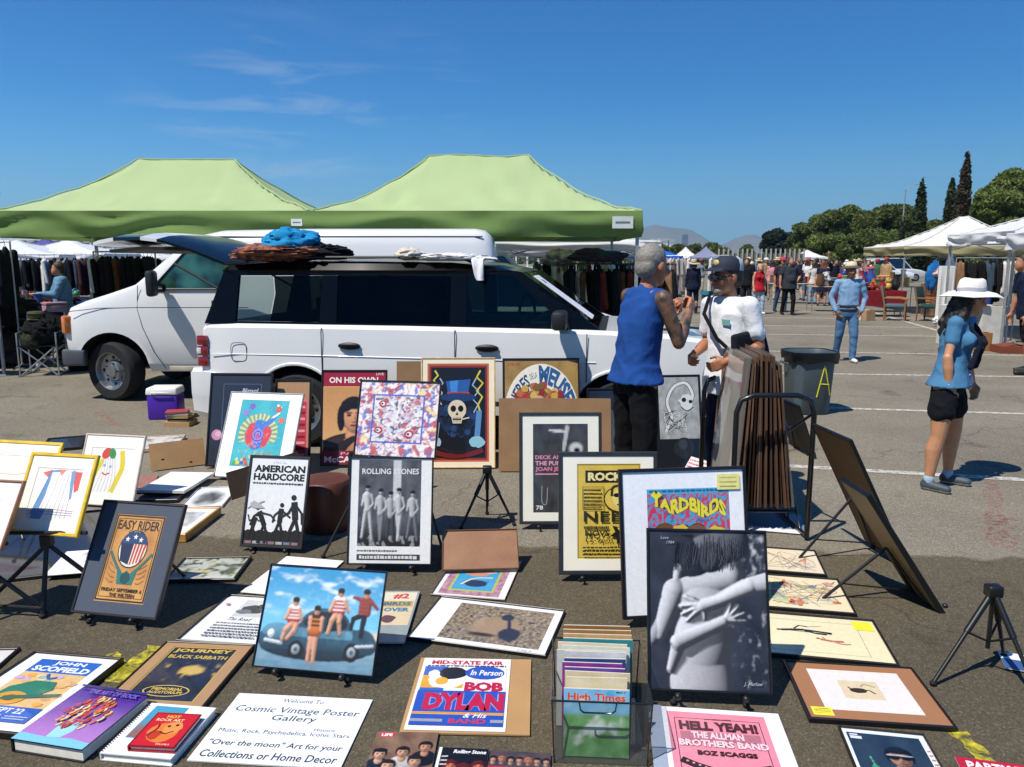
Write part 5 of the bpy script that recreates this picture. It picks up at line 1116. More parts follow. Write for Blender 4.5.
WIND = clearmat('windscreen_glass', '93a8a4', .95, .02, '101414')
RED = mat('tail_lamp_red', '8a1420', .15, coat=1, var=.3, scale=40)
CLEARL = mat('clear_lamp', 'd8d8dc', .15, coat=1, var=.2, scale=40)
AMBER = mat('amber_lamp', 'd8741c', .2, coat=1, var=.25, scale=40)
CHROME = mat('chrome', 'c8cacc', .15, 1, var=.1)
SEATM = mat('seat_fabric', '1a1a1d', .9, var=.3)

def boolean_cut(b, cutters, darkfn, smooth=32, name='body'):
    """cuts cylinders (p0, p1, r) out of the shell in b"""
    me = b.mesh(name); o = bpy.data.objects.new(name, me); COL.objects.link(o)
    cb = MB()
    for p0, p1, r in cutters: cb.cyl(p0, p1, r, n=36)
    co_ = bpy.data.objects.new('cutter', cb.mesh('cutter')); COL.objects.link(co_)
    md = o.modifiers.new('b', 'BOOLEAN'); md.operation = 'DIFFERENCE'; md.object = co_; md.solver = 'EXACT'
    dg = bpy.context.evaluated_depsgraph_get(); dg.update()
    nm = bpy.data.meshes.new_from_object(o.evaluated_get(dg))
    bpy.data.objects.remove(o); bpy.data.objects.remove(co_)
    if DARK.name not in [x.name for x in nm.materials if x]: nm.materials.append(DARK)
    di = [i for i, x in enumerate(nm.materials) if x and x.name == DARK.name][0]
    for p in nm.polygons:
        if darkfn(p.center, p.normal): p.material_index = di
    nm.polygons.foreach_set('use_smooth', [True] * len(nm.polygons)); nm.set_sharp_from_angle(angle=R(smooth))
    return nm
def wheel(parent, c, r, w, steer=0., steel=True, side=-1):
    t = bpy.data.objects.new('wheel', None); t.empty_display_size = .1; link(t, parent); t.location = c; t.rotation_euler = (0, 0, steer)
    k = MB(Matrix.Rotation(R(90) * -side, 4, 'X')).m(RUBT)
    k.lathe([(r * .62, -w / 2 + .01), (r * .9, -w / 2), (r * .985, -w * .36), (r, -w * .2), (r, w * .2), (r * .985, w * .36), (r * .9, w / 2), (r * .64, w / 2 - .005), (r * .6, w * .3)], n=40, cap=False); k.build('tyre', t, 40)
    k = MB(Matrix.Rotation(R(90) * -side, 4, 'X')).m(STEEL)
    k.lathe([(r * .64, w / 2 - .012), (r * .6, w * .42), (r * .56, w * .2), (r * .36, w * .12), (r * .3, w * .3), (r * .2, w * .33), (r * .19, w * .38), (.001, w * .38)], n=32, cap=False)
    k.m(DARK)
    for i in range(8):
        a = i * math.pi / 4; k.ell((r * .45 * math.cos(a), r * .45 * math.sin(a), w * .165), (.022, .022, .008), n=8, k=4)
    for i in range(5):
        a = i * 2 * math.pi / 5; k.ell((r * .25 * math.cos(a), r * .25 * math.sin(a), w * .33), (.012, .012, .014), n=6, k=4)
    k.build('rim', t, 40)
    return t

# ---------------------------------------------------------------- the white estate with a black upper part
MF = Matrix.Translation((-2.95, 7.0, 0)) @ Matrix.Rotation(R(-8), 4, 'Z')
W_ = 1.92
car = thing('estate_car', 'white boxy estate car with black roof and raised tailgate behind the posters', 'car', M=MF, group='parked vehicles')
def sect(x, zb, zt, i, rnd=.05):
    near = [(i + .10, zb), (i + .02, zb + .07), (i + .004, zb + .22), (i, .62 if zt > .8 else (zb + zt) / 2), (i + .006, min(.86, zt - .03)), (i + .022, zt - .035), (i + .06, zt)]
    return [(x, y, z) for y, z in near] + [(x, W_ - y, z) for y, z in reversed(near)]
b = MB().m(WHITEP)
b.loft([sect(*s) for s in ((0., .4, .66, .16), (.03, .33, .71, .08), (.075, .31, .73, .045), (.10, .31, 1.10, .04), (.16, .30, 1.125, .02), (.5, .29, 1.13, .0), (2., .28, 1.125, 0), (3.6, .28, 1.11, 0), (3.78, .28, 1.105, 0), (4.3, .29, 1.08, .015), (4.6, .3, 1.04, .04), (4.76, .32, .98, .09), (4.86, .36, .86, .17), (4.9, .42, .66, .25))])
cut = []
for x in (1.0, 3.92): cut += [((x, -.2, .34), (x, .3, .34), .425), ((x, W_ - .3, .34), (x, W_ + .2, .34), .425)]
nm = boolean_cut(b, cut, lambda c, nn: (any((c.x - x) ** 2 + (c.z - .34) ** 2 < .43 ** 2 for x in (1.0, 3.92)) and (abs(nn.y) < .5 or .05 < c.y < W_ - .05)) or (nn.z > .8 and c.x < 3.7 and c.z > 1.05) or (nn.z < -.6 and c.z < .5))
body = bpy.data.objects.new('body', nm); link(body, car)
for x, y, s in ((1.0, .13, -1), (3.92, .13, -1), (1.0, W_ - .13, 1), (3.92, W_ - .13, 1)): wheel(car, (x, y, .345), .345, .23, side=s)
b = MB().m(WHITEP)
b.loft([sect(*s) for s in ((-.085, .36, .62, .2), (-.07, .28, .68, .1), (-.03, .245, .71, .03), (.12, .23, .72, -.008), (.3, .235, .70, -.010), (.50, .25, .66, .002))])
b.build('rear_bumper', car, 40)
# arch lips
for x in (1.0, 3.92):
    MB().m(WHITEP).tube([(x + .433 * math.cos(R(a)), .004, .34 + .433 * math.sin(R(a))) for a in range(-4, 186, 8)], .016, 6).build('arch_lip', car, 40)
def yin(z): return .062 + max(0, z - 1.12) * .2
def side_piece(b, poly, th=.035, off=0.):
    for far in (0, 1):
        f = (lambda y: W_ - y) if far else (lambda y: y)
        a = [(x, f(yin(z) + off), z) for x, z in poly]; c = [(x, f(yin(z) + off + th), z) for x, z in poly]
        b.loft([a, c] if not far else [c, a])
ROOFZ = 1.60
b = MB().m(BLACKP)
for poly in ([(.12, 1.125), (.42, 1.125), (.44, 1.56), (.34, 1.60), (.29, 1.60)], [(.30, ROOFZ), (.44, 1.56), (2.98, 1.57), (3.03, 1.60)], [(1.22, 1.125), (1.38, 1.125), (1.38, 1.562), (1.24, 1.562)], [(2.42, 1.125), (2.56, 1.125), (2.56, 1.566), (2.42, 1.566)],
             [(3.46, 1.115), (3.74, 1.105), (3.04, 1.60), (2.96, 1.57)], [(.42, 1.125), (3.46, 1.115), (3.46, 1.14), (.42, 1.15)]):
    side_piece(b, poly)
rf = []
for x, z, i in ((.26, 1.60, .2), (.32, 1.665, .17), (.7, 1.69, .155), (1.6, 1.70, .155), (2.4, 1.69, .155), (2.8, 1.655, .16), (3.0, 1.61, .17), (3.06, 1.585, .18)):
    rf.append([(x, i, 1.58 if x < 3 else 1.57), (x, i - .006, 1.61 if x < 2.9 else z - .004), (x, i + .05, z - .012), (x, W_ / 2, z + .015), (x, W_ - i - .05, z - .012), (x, W_ - i + .006, 1.61 if x < 2.9 else z - .004), (x, W_ - i, 1.58 if x < 3 else 1.57)])
b.loft(rf)
b.build('upper_body', car, 35)
for s, y in ((-1, .12), (1, W_ - .12)):
    MB().m(TRIM).tube([(.5, y + .06 * -s, 1.68), (.56, y + .06 * -s, 1.725), (2.5, y + .06 * -s, 1.725), (2.6, y + .06 * -s, 1.68)], .014, 6).build('roof_rail', car, 60)
def glass(poly, mt, name='window', off=.012):
    for far in (0, 1):
        f = (lambda y: W_ - y) if far else (lambda y: y)
        bb = MB().m(mt); bb.loft([[(x, f(yin(z) + off), z) for x, z in poly], [(x, f(yin(z) + off + .005), z) for x, z in poly]]); bb.build(name, car)
glass([(.42, 1.15), (.74, 1.15), (.78, 1.4), (.76, 1.556), (.445, 1.555)], TINTQ, 'quarter_window'); glass([(.75, 1.15), (1.22, 1.15), (1.24, 1.56), (.77, 1.556), (.79, 1.4)], TINT)
glass([(1.38, 1.15), (2.42, 1.145), (2.42, 1.562), (1.38, 1.56)], TINT)
glass([(2.56, 1.145), (3.44, 1.14), (2.95, 1.565), (2.56, 1.564)], TINT2)
bb = MB().m(WIND); bb.loft([[(3.70, .1, 1.12), (3.70, W_ - .1, 1.12), (3.04, W_ - .2, 1.59), (3.04, .2, 1.59)], [(3.706, .1, 1.123), (3.706, W_ - .1, 1.123), (3.046, W_ - .2, 1.594), (3.046, .2, 1.594)]]); bb.build('windscreen', car)
for x, y in ((2.25, .3), (2.25, 1.15), (1.35, .3), (1.35, 1.15), (1.0, .75)):
    bb = MB().m(SEATM); bb.box((x, y + .22, 1.2), (.14, .46, .3), rot=(0, R(-12), 0), bev=.03); bb.box((x - .03, y + .22, 1.42), (.09, .24, .15), rot=(0, R(-12), 0), bev=.03); bb.build('seat', car, 40)
MB().m(TRIM).box((3.35, W_ / 2, 1.14), (.5, 1.5, .06), bev=.02).build('dashboard', car, 40)
MB().m(TRIM).tube([(3.05 + .05 * math.cos(a), .5 + .18 * math.cos(a), 1.22 + .17 * math.sin(a)) for a in [i * .4488 for i in range(15)]], .014, 6).build('steering_wheel', car, 60)
for x0, z0, z1 in ((1.26, .5, 1.12), (2.475, .42, 1.12), (3.62, .42, 1.10)):
    bb = MB().m(SEAM)
    pts = [(x0, -.002 + (.022 if z > 1.08 else .004 if z > .86 or z < .55 else 0), z) for z in (z0, .62, .86, 1.075, z1 - .02)]
    bb.tube(pts, .0045, 5); bb.build('door_gap', car)
bb = MB().m(SEAM); bb.tube([(1.27, -.001, .50), (3.5, -.001, .46)], .006, 5); bb.build('sill_line', car)
MB().m(WHITEP).tube([(.2, .006, .855), (1.2, .002, .855), (3.7, .002, .835)], .004, 6).build('waist_crease', car, 60)
for x in (1.52, 2.76):
    bb = MB().m(TRIM); bb.ell((x, -.004, .945), (.105, .022, .034), n=16); bb.box((x, -.034, .958), (.17, .016, .022), bev=.006); bb.cyl((x - .075, 0, .957), (x - .075, -.034, .957), .009); bb.cyl((x + .075, 0, .957), (x + .075, -.034, .957), .009); bb.build('door_handle', car, 45)
bb = MB().m(SEAM)
P = [(.47 + .075 * math.copysign(abs(math.cos(a)) ** .5, math.cos(a)), .004, .875 + .085 * math.copysign(abs(math.sin(a)) ** .5, math.sin(a))) for a in [i * .1745 for i in range(37)]]
bb.tube(P, .003, 5); bb.build('fuel_flap', car)
bb = MB().m(RED)
for z in (.78, .88, .975):
    bb.m(RED if z != .88 else RED); bb.box((.115, .03, z), (.1, .06, .088), bev=.012)
bb.m(CLEARL).box((.085, .024, .88), (.045, .058, .06), bev=.008); bb.build('tail_lamp', car, 40)
bb = MB().m(TRIM); bb.box((3.4, -.14, 1.205), (.13, .24, .16), bev=.035); bb.box((3.42, .0, 1.14), (.1, .12, .05), bev=.01); bb.build('wing_mirror', car, 45)
bb = MB().m(CLEARL); bb.box((4.74, .16, .82), (.2, .16, .14), rot=(0, 0, R(35)), bev=.03); bb.build('headlight', car, 45)
# the tailgate: hinged at the roof's rear edge, swung up and back
tg = bpy.data.objects.new('tailgate', None); link(tg, car); tg.location = (.28, 0, 1.665)
def gate_ring(s, th, i, crown):
    z = .235 * math.sin(math.pi * min(1, s / 1.28) * .72); n_ = 9; top = []; bot = []
    for k in range(n_):
        t = k / (n_ - 1); y = i + (W_ - 2 * i) * t; e = 1 - abs(2 * t - 1) ** 4
        top.append((-s, y, z + crown * .55 * e + .015)); bot.append((-s, y, z - th * (.35 + .65 * e)))
    return top + bot[::-1]
def gate_part(nme, mt, ss):
    bb = MB().m(mt); bb.loft([gate_ring(s, th, i, cr_) for s, th, i, cr_ in ss]); return bb.build(nme, tg, 35)
GREYI = mat('grey_trim_lining', '5c5852', .8)
gate_part('gate_glass', BLACKP, ((0., .03, .18, .03), (.1, .03, .16, .06), (.3, .025, .15, .085), (.55, .025, .14, .09), (.62, .025, .14, .09)))
gate_part('gate_stripe', WHITEP, ((.625, .03, .14, .095), (.78, .04, .13, .10)))
gate_part('gate_panel', mat('sky_tinted_applique', '101628', .2, coat=.3), ((.785, .04, .13, .10), (1.04, .05, .12, .095)))  # glossy black applique; reflected sky blue put into its colour
gate_part('gate_edge', WHITEP, ((1.045, .05, .12, .095), (1.2, .05, .13, .07), (1.28, .03, .16, .03)))
bb = MB().m(GREYI); bb.loft([[(-s, .2, .235 * math.sin(math.pi * s / 1.28 * .72) - th), (-s, W_ - .2, .235 * math.sin(math.pi * s / 1.28 * .72) - th), (-s, W_ - .22, .235 * math.sin(math.pi * s / 1.28 * .72) - th - .03), (-s, .22, .235 * math.sin(math.pi * s / 1.28 * .72) - th - .03)] for s, th in ((.6, .05), (.8, .07), (1.15, .08))]); bb.build('gate_lining', tg)
for y in (.2, W_ - .2): MB().m(TRIM).cyl((-.5, y, .0), (.02, y, -.28), .012).build('gas_strut', tg)
MB().m(TRIM).tube([(-.3, .9, .12), (-.36, .6, .15), (-.3, .4, .14)], .012, 6).build('wiper', tg, 60)

def on_car(x, y, z): return MF @ Vector((x, y, z))
def lump(name, label, cat, c, r, col, seed, amp=.35, rot=0, group=None, mt=None, flat=.0, n=44, k=26):
    """crumpled cloth"""
    b = MB(Matrix.Rotation(rot, 4, 'Z')).m(mt or cloth(col)); b.ell((0, 0, 0), r, n=n, k=k)
    for v in b.bm.verts:
        p = v.co; d = Vector((p.x / r[0], p.y / r[1], p.z / r[2])); w_ = d + noise.noise_vector(d * 1.6 + Vector((seed, 0, 0))) * .7
        k = 1 + amp * (noise.noise(d * 1.1 + Vector((0, seed, 0))) + .9 * (.45 - 1.6 * abs(noise.noise(w_ * 2.1 + Vector((seed, seed, 0))))) + .45 * (.4 - 1.6 * abs(noise.noise(w_ * 4.7 + Vector((0, seed, 3))))))
        v.co = Vector((p.x * k, p.y * k, max(-r[2] * (1 - flat), p.z * (k + .35 * noise.noise(w_ * 3.3)))))
    o = b.build(name, None, 80); o.location = c
    return tag(o, label, cat, group)
lump('cloth_bundle', 'bright blue crumpled cloth on top of the bundle on the black car roof', 'cloth', on_car(.86, .34, 1.855), (.24, .22, .115), '1f86b8', 3, amp=.33, rot=R(-8))
lump('blanket', 'brown patterned folded blanket on the rear of the black car roof', 'blanket', on_car(.74, .36, 1.765), (.40, .33, .085), '8a5a42', 8, amp=.3, mt=mat('patterned_blanket', 'b0683f', .95, col2='3a2c34', scale=22, bump=.6, bscale=30), rot=R(-8))
lump('jacket', 'black jacket lying behind the blue cloth on the car roof', 'jacket', on_car(1.1, .45, 1.775), (.27, .3, .075), '14151a', 5, rot=R(-8))
lump('towel', 'cream towel roll lying on the middle of the car roof', 'towel', on_car(2.02, .3, 1.75), (.13, .16, .055), 'cfc6b8', 9, amp=.25, rot=R(-8))
lump('scarf', 'long white cloth spread along the car roof edge', 'cloth', on_car(2.4, .26, 1.725), (.33, .13, .035), 'd8d6d8', 12, rot=R(-8))
b = MB(MF).m(cloth('dcdadc'))
P = [(2.66, .18, 1.72), (2.66, .13, 1.70), (2.67, .115, 1.63), (2.68, .10, 1.56), (2.69, .095, 1.525)]
b.loft([[(p[0] + dx * (1 - .12 * i), p[1] - .02 + .012 * math.sin(dx * 60 + i), p[2]) for dx in [-.06 + .0133 * j for j in range(10)]] + [(p[0] + dx * (1 - .12 * i), p[1], p[2]) for dx in [.06 - .0133 * j for j in range(10)]] for i, p in enumerate(P)])
tag(b.build('towel', None, 80), 'white towel hanging down over the front side window', 'towel')
b = MB(MF @ Matrix.Translation((3.40, .24, 1.37)) @ Euler((0, R(35.4), 0)).to_matrix().to_4x4()).m(mat('white_foam_card', 'd8d8e0', .6, var=.05)); b.box((0, .0, .018), (.62, .34, .012), bev=.003); b.m(TRIM).cyl((-.22, -.05, .024), (-.22, -.05, .027), .03)
tag(b.build('sun_shade', None), 'white card with a round hole lying on the windscreen', 'card')
# things on the bonnet
r_ = random.Random(4)
for i, (x, y, c, lab) in enumerate(((4.2, .5, 'b8b0a0', 'cream folder lying on the white bonnet'), (4.42, .62, '8a9a8c', 'grey green folder lying on the white bonnet'), (4.3, .8, 'c85a34', 'orange packet lying on the white bonnet'), (4.5, .4, '3a3c40', 'dark booklet lying on the white bonnet edge'))):
    b = MB(MF @ Matrix.Translation((x, y, 1.115 - .035 * (x - 4.1)))).m(hexmat(c, .5)); b.box((0, 0, .01), (.28, .2, .02), rot=(0, R(6), .3 * i), bev=.004)
    tag(b.build('folder' if 'folder' in lab else 'packet' if 'packet' in lab else 'booklet', None), lab, 'papers')

# ---------------------------------------------------------------- the long white van behind
MV = Matrix.Translation((-5.45, 9.2, 0))
van = thing('white_van', 'long white van with grey bumper and turned front wheel', 'van', M=MV, group='parked vehicles')
VW = 2.0
def vsect(x, zb, zt, i, it):
    zc = min(1.3, zt - .08)
    near = [(i + .07, zb), (i + .01, zb + .1), (i, (zb + zc) * .5), (i + .004, zc - .12), (i + (.03 if zt < 1.5 else .012), zc)]
    if zt >= 1.5: near += [(i + .012 + (it - .012) * .62, zt - .22), (i + it * .92, zt - .1), (i + it + .03, zt - .045), (i + it + .1, zt - .015), (i + it + .28, zt)]
    else: near += [(i + .04, zt - .06), (i + .05, zt - .04), (i + .075, zt - .02), (i + .13, zt - .008), (i + .3, zt)]
    return [(x, y, z) for y, z in near] + [(x, VW - y, z) for y, z in reversed(near)]
b = MB().m(WHITEP)
b.loft([vsect(*s) for s in ((0.02, .62, .92, .16, 0), (.05, .55, 1.06, .08, 0), (.12, .48, 1.15, .035, 0), (.3, .42, 1.22, .01, 0), (.6, .38, 1.31, 0, 0), (.93, .36, 1.42, 0, 0), (1.15, .36, 1.62, .0, .07), (1.42, .36, 1.85, 0, .12), (1.66, .36, 2.0, 0, .14), (1.95, .36, 2.06, 0, .14), (3., .36, 2.08, 0, .14), (5.0, .36, 2.08, 0, .14), (5.12, .37, 2.06, .01, .15), (5.19, .38, 2.0, .02, .16), (5.235, .40, 1.88, .035, .16), (5.25, .44, 1.7, .06, .14))])
cut = [((x, -.2, .40), (x, .42, .40), .44) for x in (.62, 4.1)] + [((x, VW - .42, .4), (x, VW + .2, .4), .44) for x in (.62, 4.1)]
nm = boolean_cut(b, cut, lambda c, nn: any((c.x - x) ** 2 + (c.z - .40) ** 2 < .445 ** 2 for x in (.62, 4.1)) and (abs(nn.y) < .5 or .04 < c.y < VW - .04) or (nn.z < -.6 and c.z < .5))
link(bpy.data.objects.new('body', nm), van)
wheel(van, (.60, .14, .365), .365, .24, steer=R(-20)); wheel(van, (4.1, .16, .365), .365, .24); wheel(van, (.60, VW - .14, .365), .365, .24, steer=R(-20), side=1); wheel(van, (4.1, VW - .16, .365), .365, .24, side=1)
b = MB().m(GREYP); b.box((.08, VW / 2, .53), (.2, VW - .1, .2), bev=.03); b.box((.16, .05, .53), (.26, .1, .19), bev=.025); b.build('front_bumper', van, 45)
b = MB().m(AMBER); b.box((.09, .06, .93), (.10, .12, .22), rot=(0, 0, R(-38)), bev=.025); b.build('marker_lamp', van, 45)
MB().m(CLEARL).box((.05, .28, .93), (.06, .26, .18), bev=.02).build('headlight', van, 45)
MB().m(TRIM).box((.03, VW / 2, .93), (.05, 1.1, .22), bev=.02).build('grille', van, 45)
GLASSV = mat('van_side_glass', '3a6a60', .06, scale=3.4, coat=1, col2='060b0c', detail=1.5, spec=.3)  # teal patches: interior and reflections put into the colour of opaque glass
b = MB().m(GLASSV)
def vy(z): return .006 + max(0, (z - 1.3)) * .155 - .006
vp = [(1.16, 1.36), (2.12, 1.36), (2.12, 1.86), (1.62, 1.86)]
b.loft([[(x, vy(z) - .004, z) for x, z in vp], [(x, vy(z) + .02, z) for x, z in vp]]); b.build('door_window', van)
b = MB().m(TRIM)
for p, q in zip(vp, vp[1:] + vp[:1]): b.tube([(p[0], vy(p[1]) - .004, p[1]), (q[0], vy(q[1]) - .004, q[1])], .014, 6)
b.build('window_frame', van, 60)
b = MB().m(SEAM)
for P in ([(.99, 1.40), (.97, 1.12), (1.02, .9), (1.14, .6), (1.27, .4)], [(2.26, 1.9), (2.26, .42)], [(.14, 1.09), (.5, 1.13), (1., 1.14), (2.3, 1.14)]):  # last run: body crease, its shade drawn as a dark line
    b.tube([(x, (vy(z) if z > 1.3 else (.006 if z > 1.1 else .0)) - .0005, z) for x, z in P], .0045, 5)
b.build('gap_and_crease_line', van)
b = MB().m(SEAM); b.tube([(1.75, .128, 1.975), (5.1, .128, 1.975)], .008, 5); b.build('roof_gutter', van)
b = MB().m(TRIM); b.box((1.26, -.2, 1.43), (.1, .22, .3), rot=(0, 0, R(12)), bev=.035); b.cyl((1.3, .02, 1.4), (1.28, -.12, 1.42), .022); b.cyl((1.3, .02, 1.34), (1.28, -.12, 1.34), .018); b.build('wing_mirror', van, 45)
b = MB().m(WIND); b.loft([[(.97, .16, 1.45), (.97, VW - .16, 1.45), (1.62, VW - .26, 1.985), (1.62, .26, 1.985)], [(.963, .16, 1.455), (.963, VW - .16, 1.455), (1.613, VW - .26, 1.99), (1.613, .26, 1.99)]]); b.m(DARK); b.build('windscreen', van)
MB().m(TRIM).box((1.95, -.012, 1.2), (.16, .03, .05), bev=.01).build('door_handle', van, 45)
MB().m(mat('beige_sill', 'b0a898', .6, var=.2, scale=5)).box((2.4, .03, .40), (2.2, .03, .07), bev=.01).build('sill', van, 45)  # sill slightly beige against the white body

# ---------------------------------------------------------------- a plainer car for those farther off
def plain_car(label, M, col, L_=4.4, hh=1.5, Wd=1.75, glasscol=None, van_like=False, name='parked_car'):
    t = thing(name, label, 'car', M=M, group='parked vehicles')
    pm = hexmat(col, .3, 'car_paint', coat=.5, var=.05)
    bh = .92 if not van_like else 1.0
    def rg(x, zb, zt, i): return [(x, i + .06, zb), (x, i, zb + .2), (x, i + .02, zt - .06), (x, i + .08, zt), (x, Wd - i - .08, zt), (x, Wd - i - .02, zt - .06), (x, Wd - i, zb + .2), (x, Wd - i - .06, zb)]
    b = MB().m(pm); b.loft([rg(*s) for s in ((0, .4, .75, .12), (.08, .3, bh - .04, .03), (.6, .25, bh, 0), (L_ - 1.1, .25, bh, 0), (L_ - .4, .25, bh - .1, .02), (L_ - .05, .3, bh - .22, .1), (L_, .4, .6, .2))]); b.build('body', t, 40)
    xr, xf = (.1, L_ - 1.15) if van_like else (.45, L_ - 1.25)
    x1, x2 = xr + (.1 if van_like else .5), xf - .75
    b = MB().m(mat('far_car_glass', '10181c', .08, var=.4, coat=1)); b.loft([[(xr, .1, bh), (xf, .1, bh), (xf, Wd - .1, bh), (xr, Wd - .1, bh)], [(x1, .22, hh - .05), (x2, .22, hh - .05), (x2, Wd - .22, hh - .05), (x1, Wd - .22, hh - .05)]]); b.build('windows', t)
    b = MB().m(pm); b.box(((x1 + x2) / 2, Wd / 2, hh - .03), (x2 - x1 + .08, Wd - .4, .07), bev=.03)
    for y0, y1 in ((.09, .21), (Wd - .09, Wd - .21)):
        for p, q in (((xr, bh), (x1, hh - .04)), ((xf, bh), (x2, hh - .04)), (((xr + xf) / 2 - .1, bh), ((x1 + x2) / 2 - .1, hh - .04))): b.tube([(p[0], y0, p[1]), (q[0], y1, q[1])], .035, 6)
    b.build('roof', t, 45)
    for x in (.8, L_ - .85):
        for y in (.1, Wd - .1):
            k = MB().m(RUBT); k.cyl((x, y - .1, .31), (x, y + .1, .31), .31, n=20); k.m(STEEL).cyl((x, y - .105, .31), (x, y + .105, .31), .18, n=16); k.build('wheel', t, 45)
    return t
plain_car('silver minivan standing behind the black roofed estate car', Matrix.Translation((-2.9, 11.6, 0)), 'c2c6ca', 4.7, 1.82, 1.85, van_like=True, name='minivan')

# ================================================================== canopies
def fabric(name, col, tr=.35, bump=.25, wr=None):
    if name in _mats: return _mats[name]
    m = mat(name, col, .85, var=.06, scale=1.5, bump=bump, bscale=3.5); n = m.node_tree.nodes; l = m.node_tree.links; b = n['Principled BSDF']; b.inputs['Specular IOR Level'].default_value = .15
    o = [x for x in n if x.type == 'OUTPUT_MATERIAL'][0]; t = n.new('ShaderNodeBsdfTranslucent'); t.inputs['Color'].default_value = lin(col) + [1]
    mx = n.new('ShaderNodeMixShader'); mx.inputs[0].default_value = tr; l.new(b.outputs[0], mx.inputs[1]); l.new(t.outputs[0], mx.inputs[2]); l.new(mx.outputs[0], o.inputs['Surface'])
    return m
LEG = mat('canopy_leg_metal', 'a9abac', .4, .6, var=.1)
def canopy(label, c, rz, w, d, eave, peak, ridge, col, val=.34, colv=None, legs=True, seed=0, tags=(), pole='a9abac', group='market canopies', tr=.3, sag=.5, legk=None):
    t = thing('canopy_tent', label, 'canopy', (c[0], c[1], 0), rz, group)
    fm = fabric('canopy_fabric_' + col, col, tr * .7); nx, ny = 40, 24
    b = MB().m(fm); rr = ridge / (w / 2)
    def z(u, v):
        tt = max(abs(v), max(0, (abs(u) - rr) / (1 - rr) if rr < 1 else 0)); hp = abs(abs(v) - max(0, (abs(u) - rr) / (1 - rr)))
        s_ = max(0., 1 - tt); zz = eave + (peak - eave) * (s_ ** 1.12 * (1 - sag) + sag * s_ ** 2.2)
        return zz - .05 * math.sin(math.pi * min(1, hp)) * math.sin(math.pi * tt) + (.035 * noise.noise((u * 4 + seed, v * 4, seed)) + .03 * noise.noise((u * 17 + seed, v * 3, seed)) * tt + .03 * math.sin((abs(u) - rr) * 30 + v * 8 + seed) * noise.noise((u * 3, v * 3, seed + 4))) * (1 if tt < .99 else 0)
    us = sorted(set([-1 + 2 * i / nx for i in range(nx + 1)] + [-rr, rr])); vs_ = [-1 + 2 * j / ny for j in range(ny + 1)]
    g_ = [[b.v((u * w / 2, v * d / 2, z(u, v))) for u in us] for v in vs_]
    for j in range(len(vs_) - 1):
        for i in range(len(us) - 1): b.f((g_[j][i], g_[j][i + 1], g_[j + 1][i + 1], g_[j + 1][i]))
    b.build('roof', t, 40)
    b = MB().m(fm)
    for sx in (-1, 1):
        for sy in (-1, 1): b.tube([(sx * (rr + (1 - rr) * k / 20) * w / 2, sy * d / 2 * k / 20, z(sx * (rr + (1 - rr) * k / 20), sy * k / 20) + .006) for k in range(21)], .012, 5)
    if ridge > .2: b.tube([(u * w / 2, 0, z(u, 0) + .004) for u in (-rr, -rr / 2, 0, rr / 2, rr)], .012, 5)
    b.build('seam', t, 60)
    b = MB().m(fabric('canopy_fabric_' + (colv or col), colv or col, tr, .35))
    per = [(-1 + 2 * i / 30, -1) for i in range(31)] + [(1, -1 + 2 * i / 16) for i in range(1, 17)] + [(1 - 2 * i / 30, 1) for i in range(1, 31)] + [(-1, 1 - 2 * i / 16) for i in range(1, 17)]
    rings = []
    for k in range(11):
        f = k / 10; rg = []
        for i, (u, v) in enumerate(per):
            ww = .042 * math.sin(f * 6.5 + noise.noise((u * 2.2 + seed, v * 2.2, f * .6)) * 6) * min(1, f * 3); nxx = (0, -1) if v == -1 else (1, 0) if u == 1 else (0, 1) if v == 1 else (-1, 0)
            rg.append((u * w / 2 + nxx[0] * (.012 + ww), v * d / 2 + nxx[1] * (.012 + ww), z(u, v) - .0 - val * f + .025 * math.sin(f * 3.14) * noise.noise((u * 3 + seed, v * 3, 7))))
        rings.append(rg)
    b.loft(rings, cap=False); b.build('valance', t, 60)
    lm = hexmat(pole, .4, 'pole', metal=.4)
    if legs:
        for i, (sx, sy) in enumerate(((-1, -1), (1, -1), (1, 1), (-1, 1))):
            if legk and i not in legk: continue
            x, y = sx * (w / 2 - .06), sy * (d / 2 - .06)
            bb = MB().m(lm); bb.box((x, y, eave / 2 + .5), (.045, .045, eave - 1.02)); bb.box((x, y, .55), (.035, .035, 1.1)); bb.box((x, y, .01), (.12, .12, .02)); bb.build('leg', t)
        for sy in (-1, 1):
            bb = MB().m(lm)
            for k in range(4):
                x0 = -w / 2 + .06 + k * (w - .12) / 4; x1 = x0 + (w - .12) / 4
                bb.tube([(x0, sy * (d / 2 - .06), eave - .06), (x1, sy * (d / 2 - .06), eave - .36)], .011, 5); bb.tube([(x0, sy * (d / 2 - .06), eave - .36), (x1, sy * (d / 2 - .06), eave - .06)], .011, 5)
            bb.build('truss', t)
    for u, wd, hh in tags:
        bb = MB().m(hexmat('d8dcd8', .6)); bb.box((u * w / 2, -d / 2 - .055, eave - val * .45), (wd, .004, hh)); bb.m(hexmat('6a7a70', .6)).box((u * w / 2, -d / 2 - .058, eave - val * .45), (wd * .7, .003, hh * .16)); bb.build('label_patch', t)
    return t
GREEN = 'b4c692'  # valances get a darker green: shade on the upright cloth put into colour
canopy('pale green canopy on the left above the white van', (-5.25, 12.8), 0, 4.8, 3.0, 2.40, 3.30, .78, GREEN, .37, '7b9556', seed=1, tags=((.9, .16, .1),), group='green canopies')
canopy('pale green canopy on the right above the clothes rack', (-.54, 12.8), 0, 4.84, 3.0, 2.40, 3.36, .80, GREEN, .37, '7b9556', seed=5, tags=((.88, .3, .17),), group='green canopies')
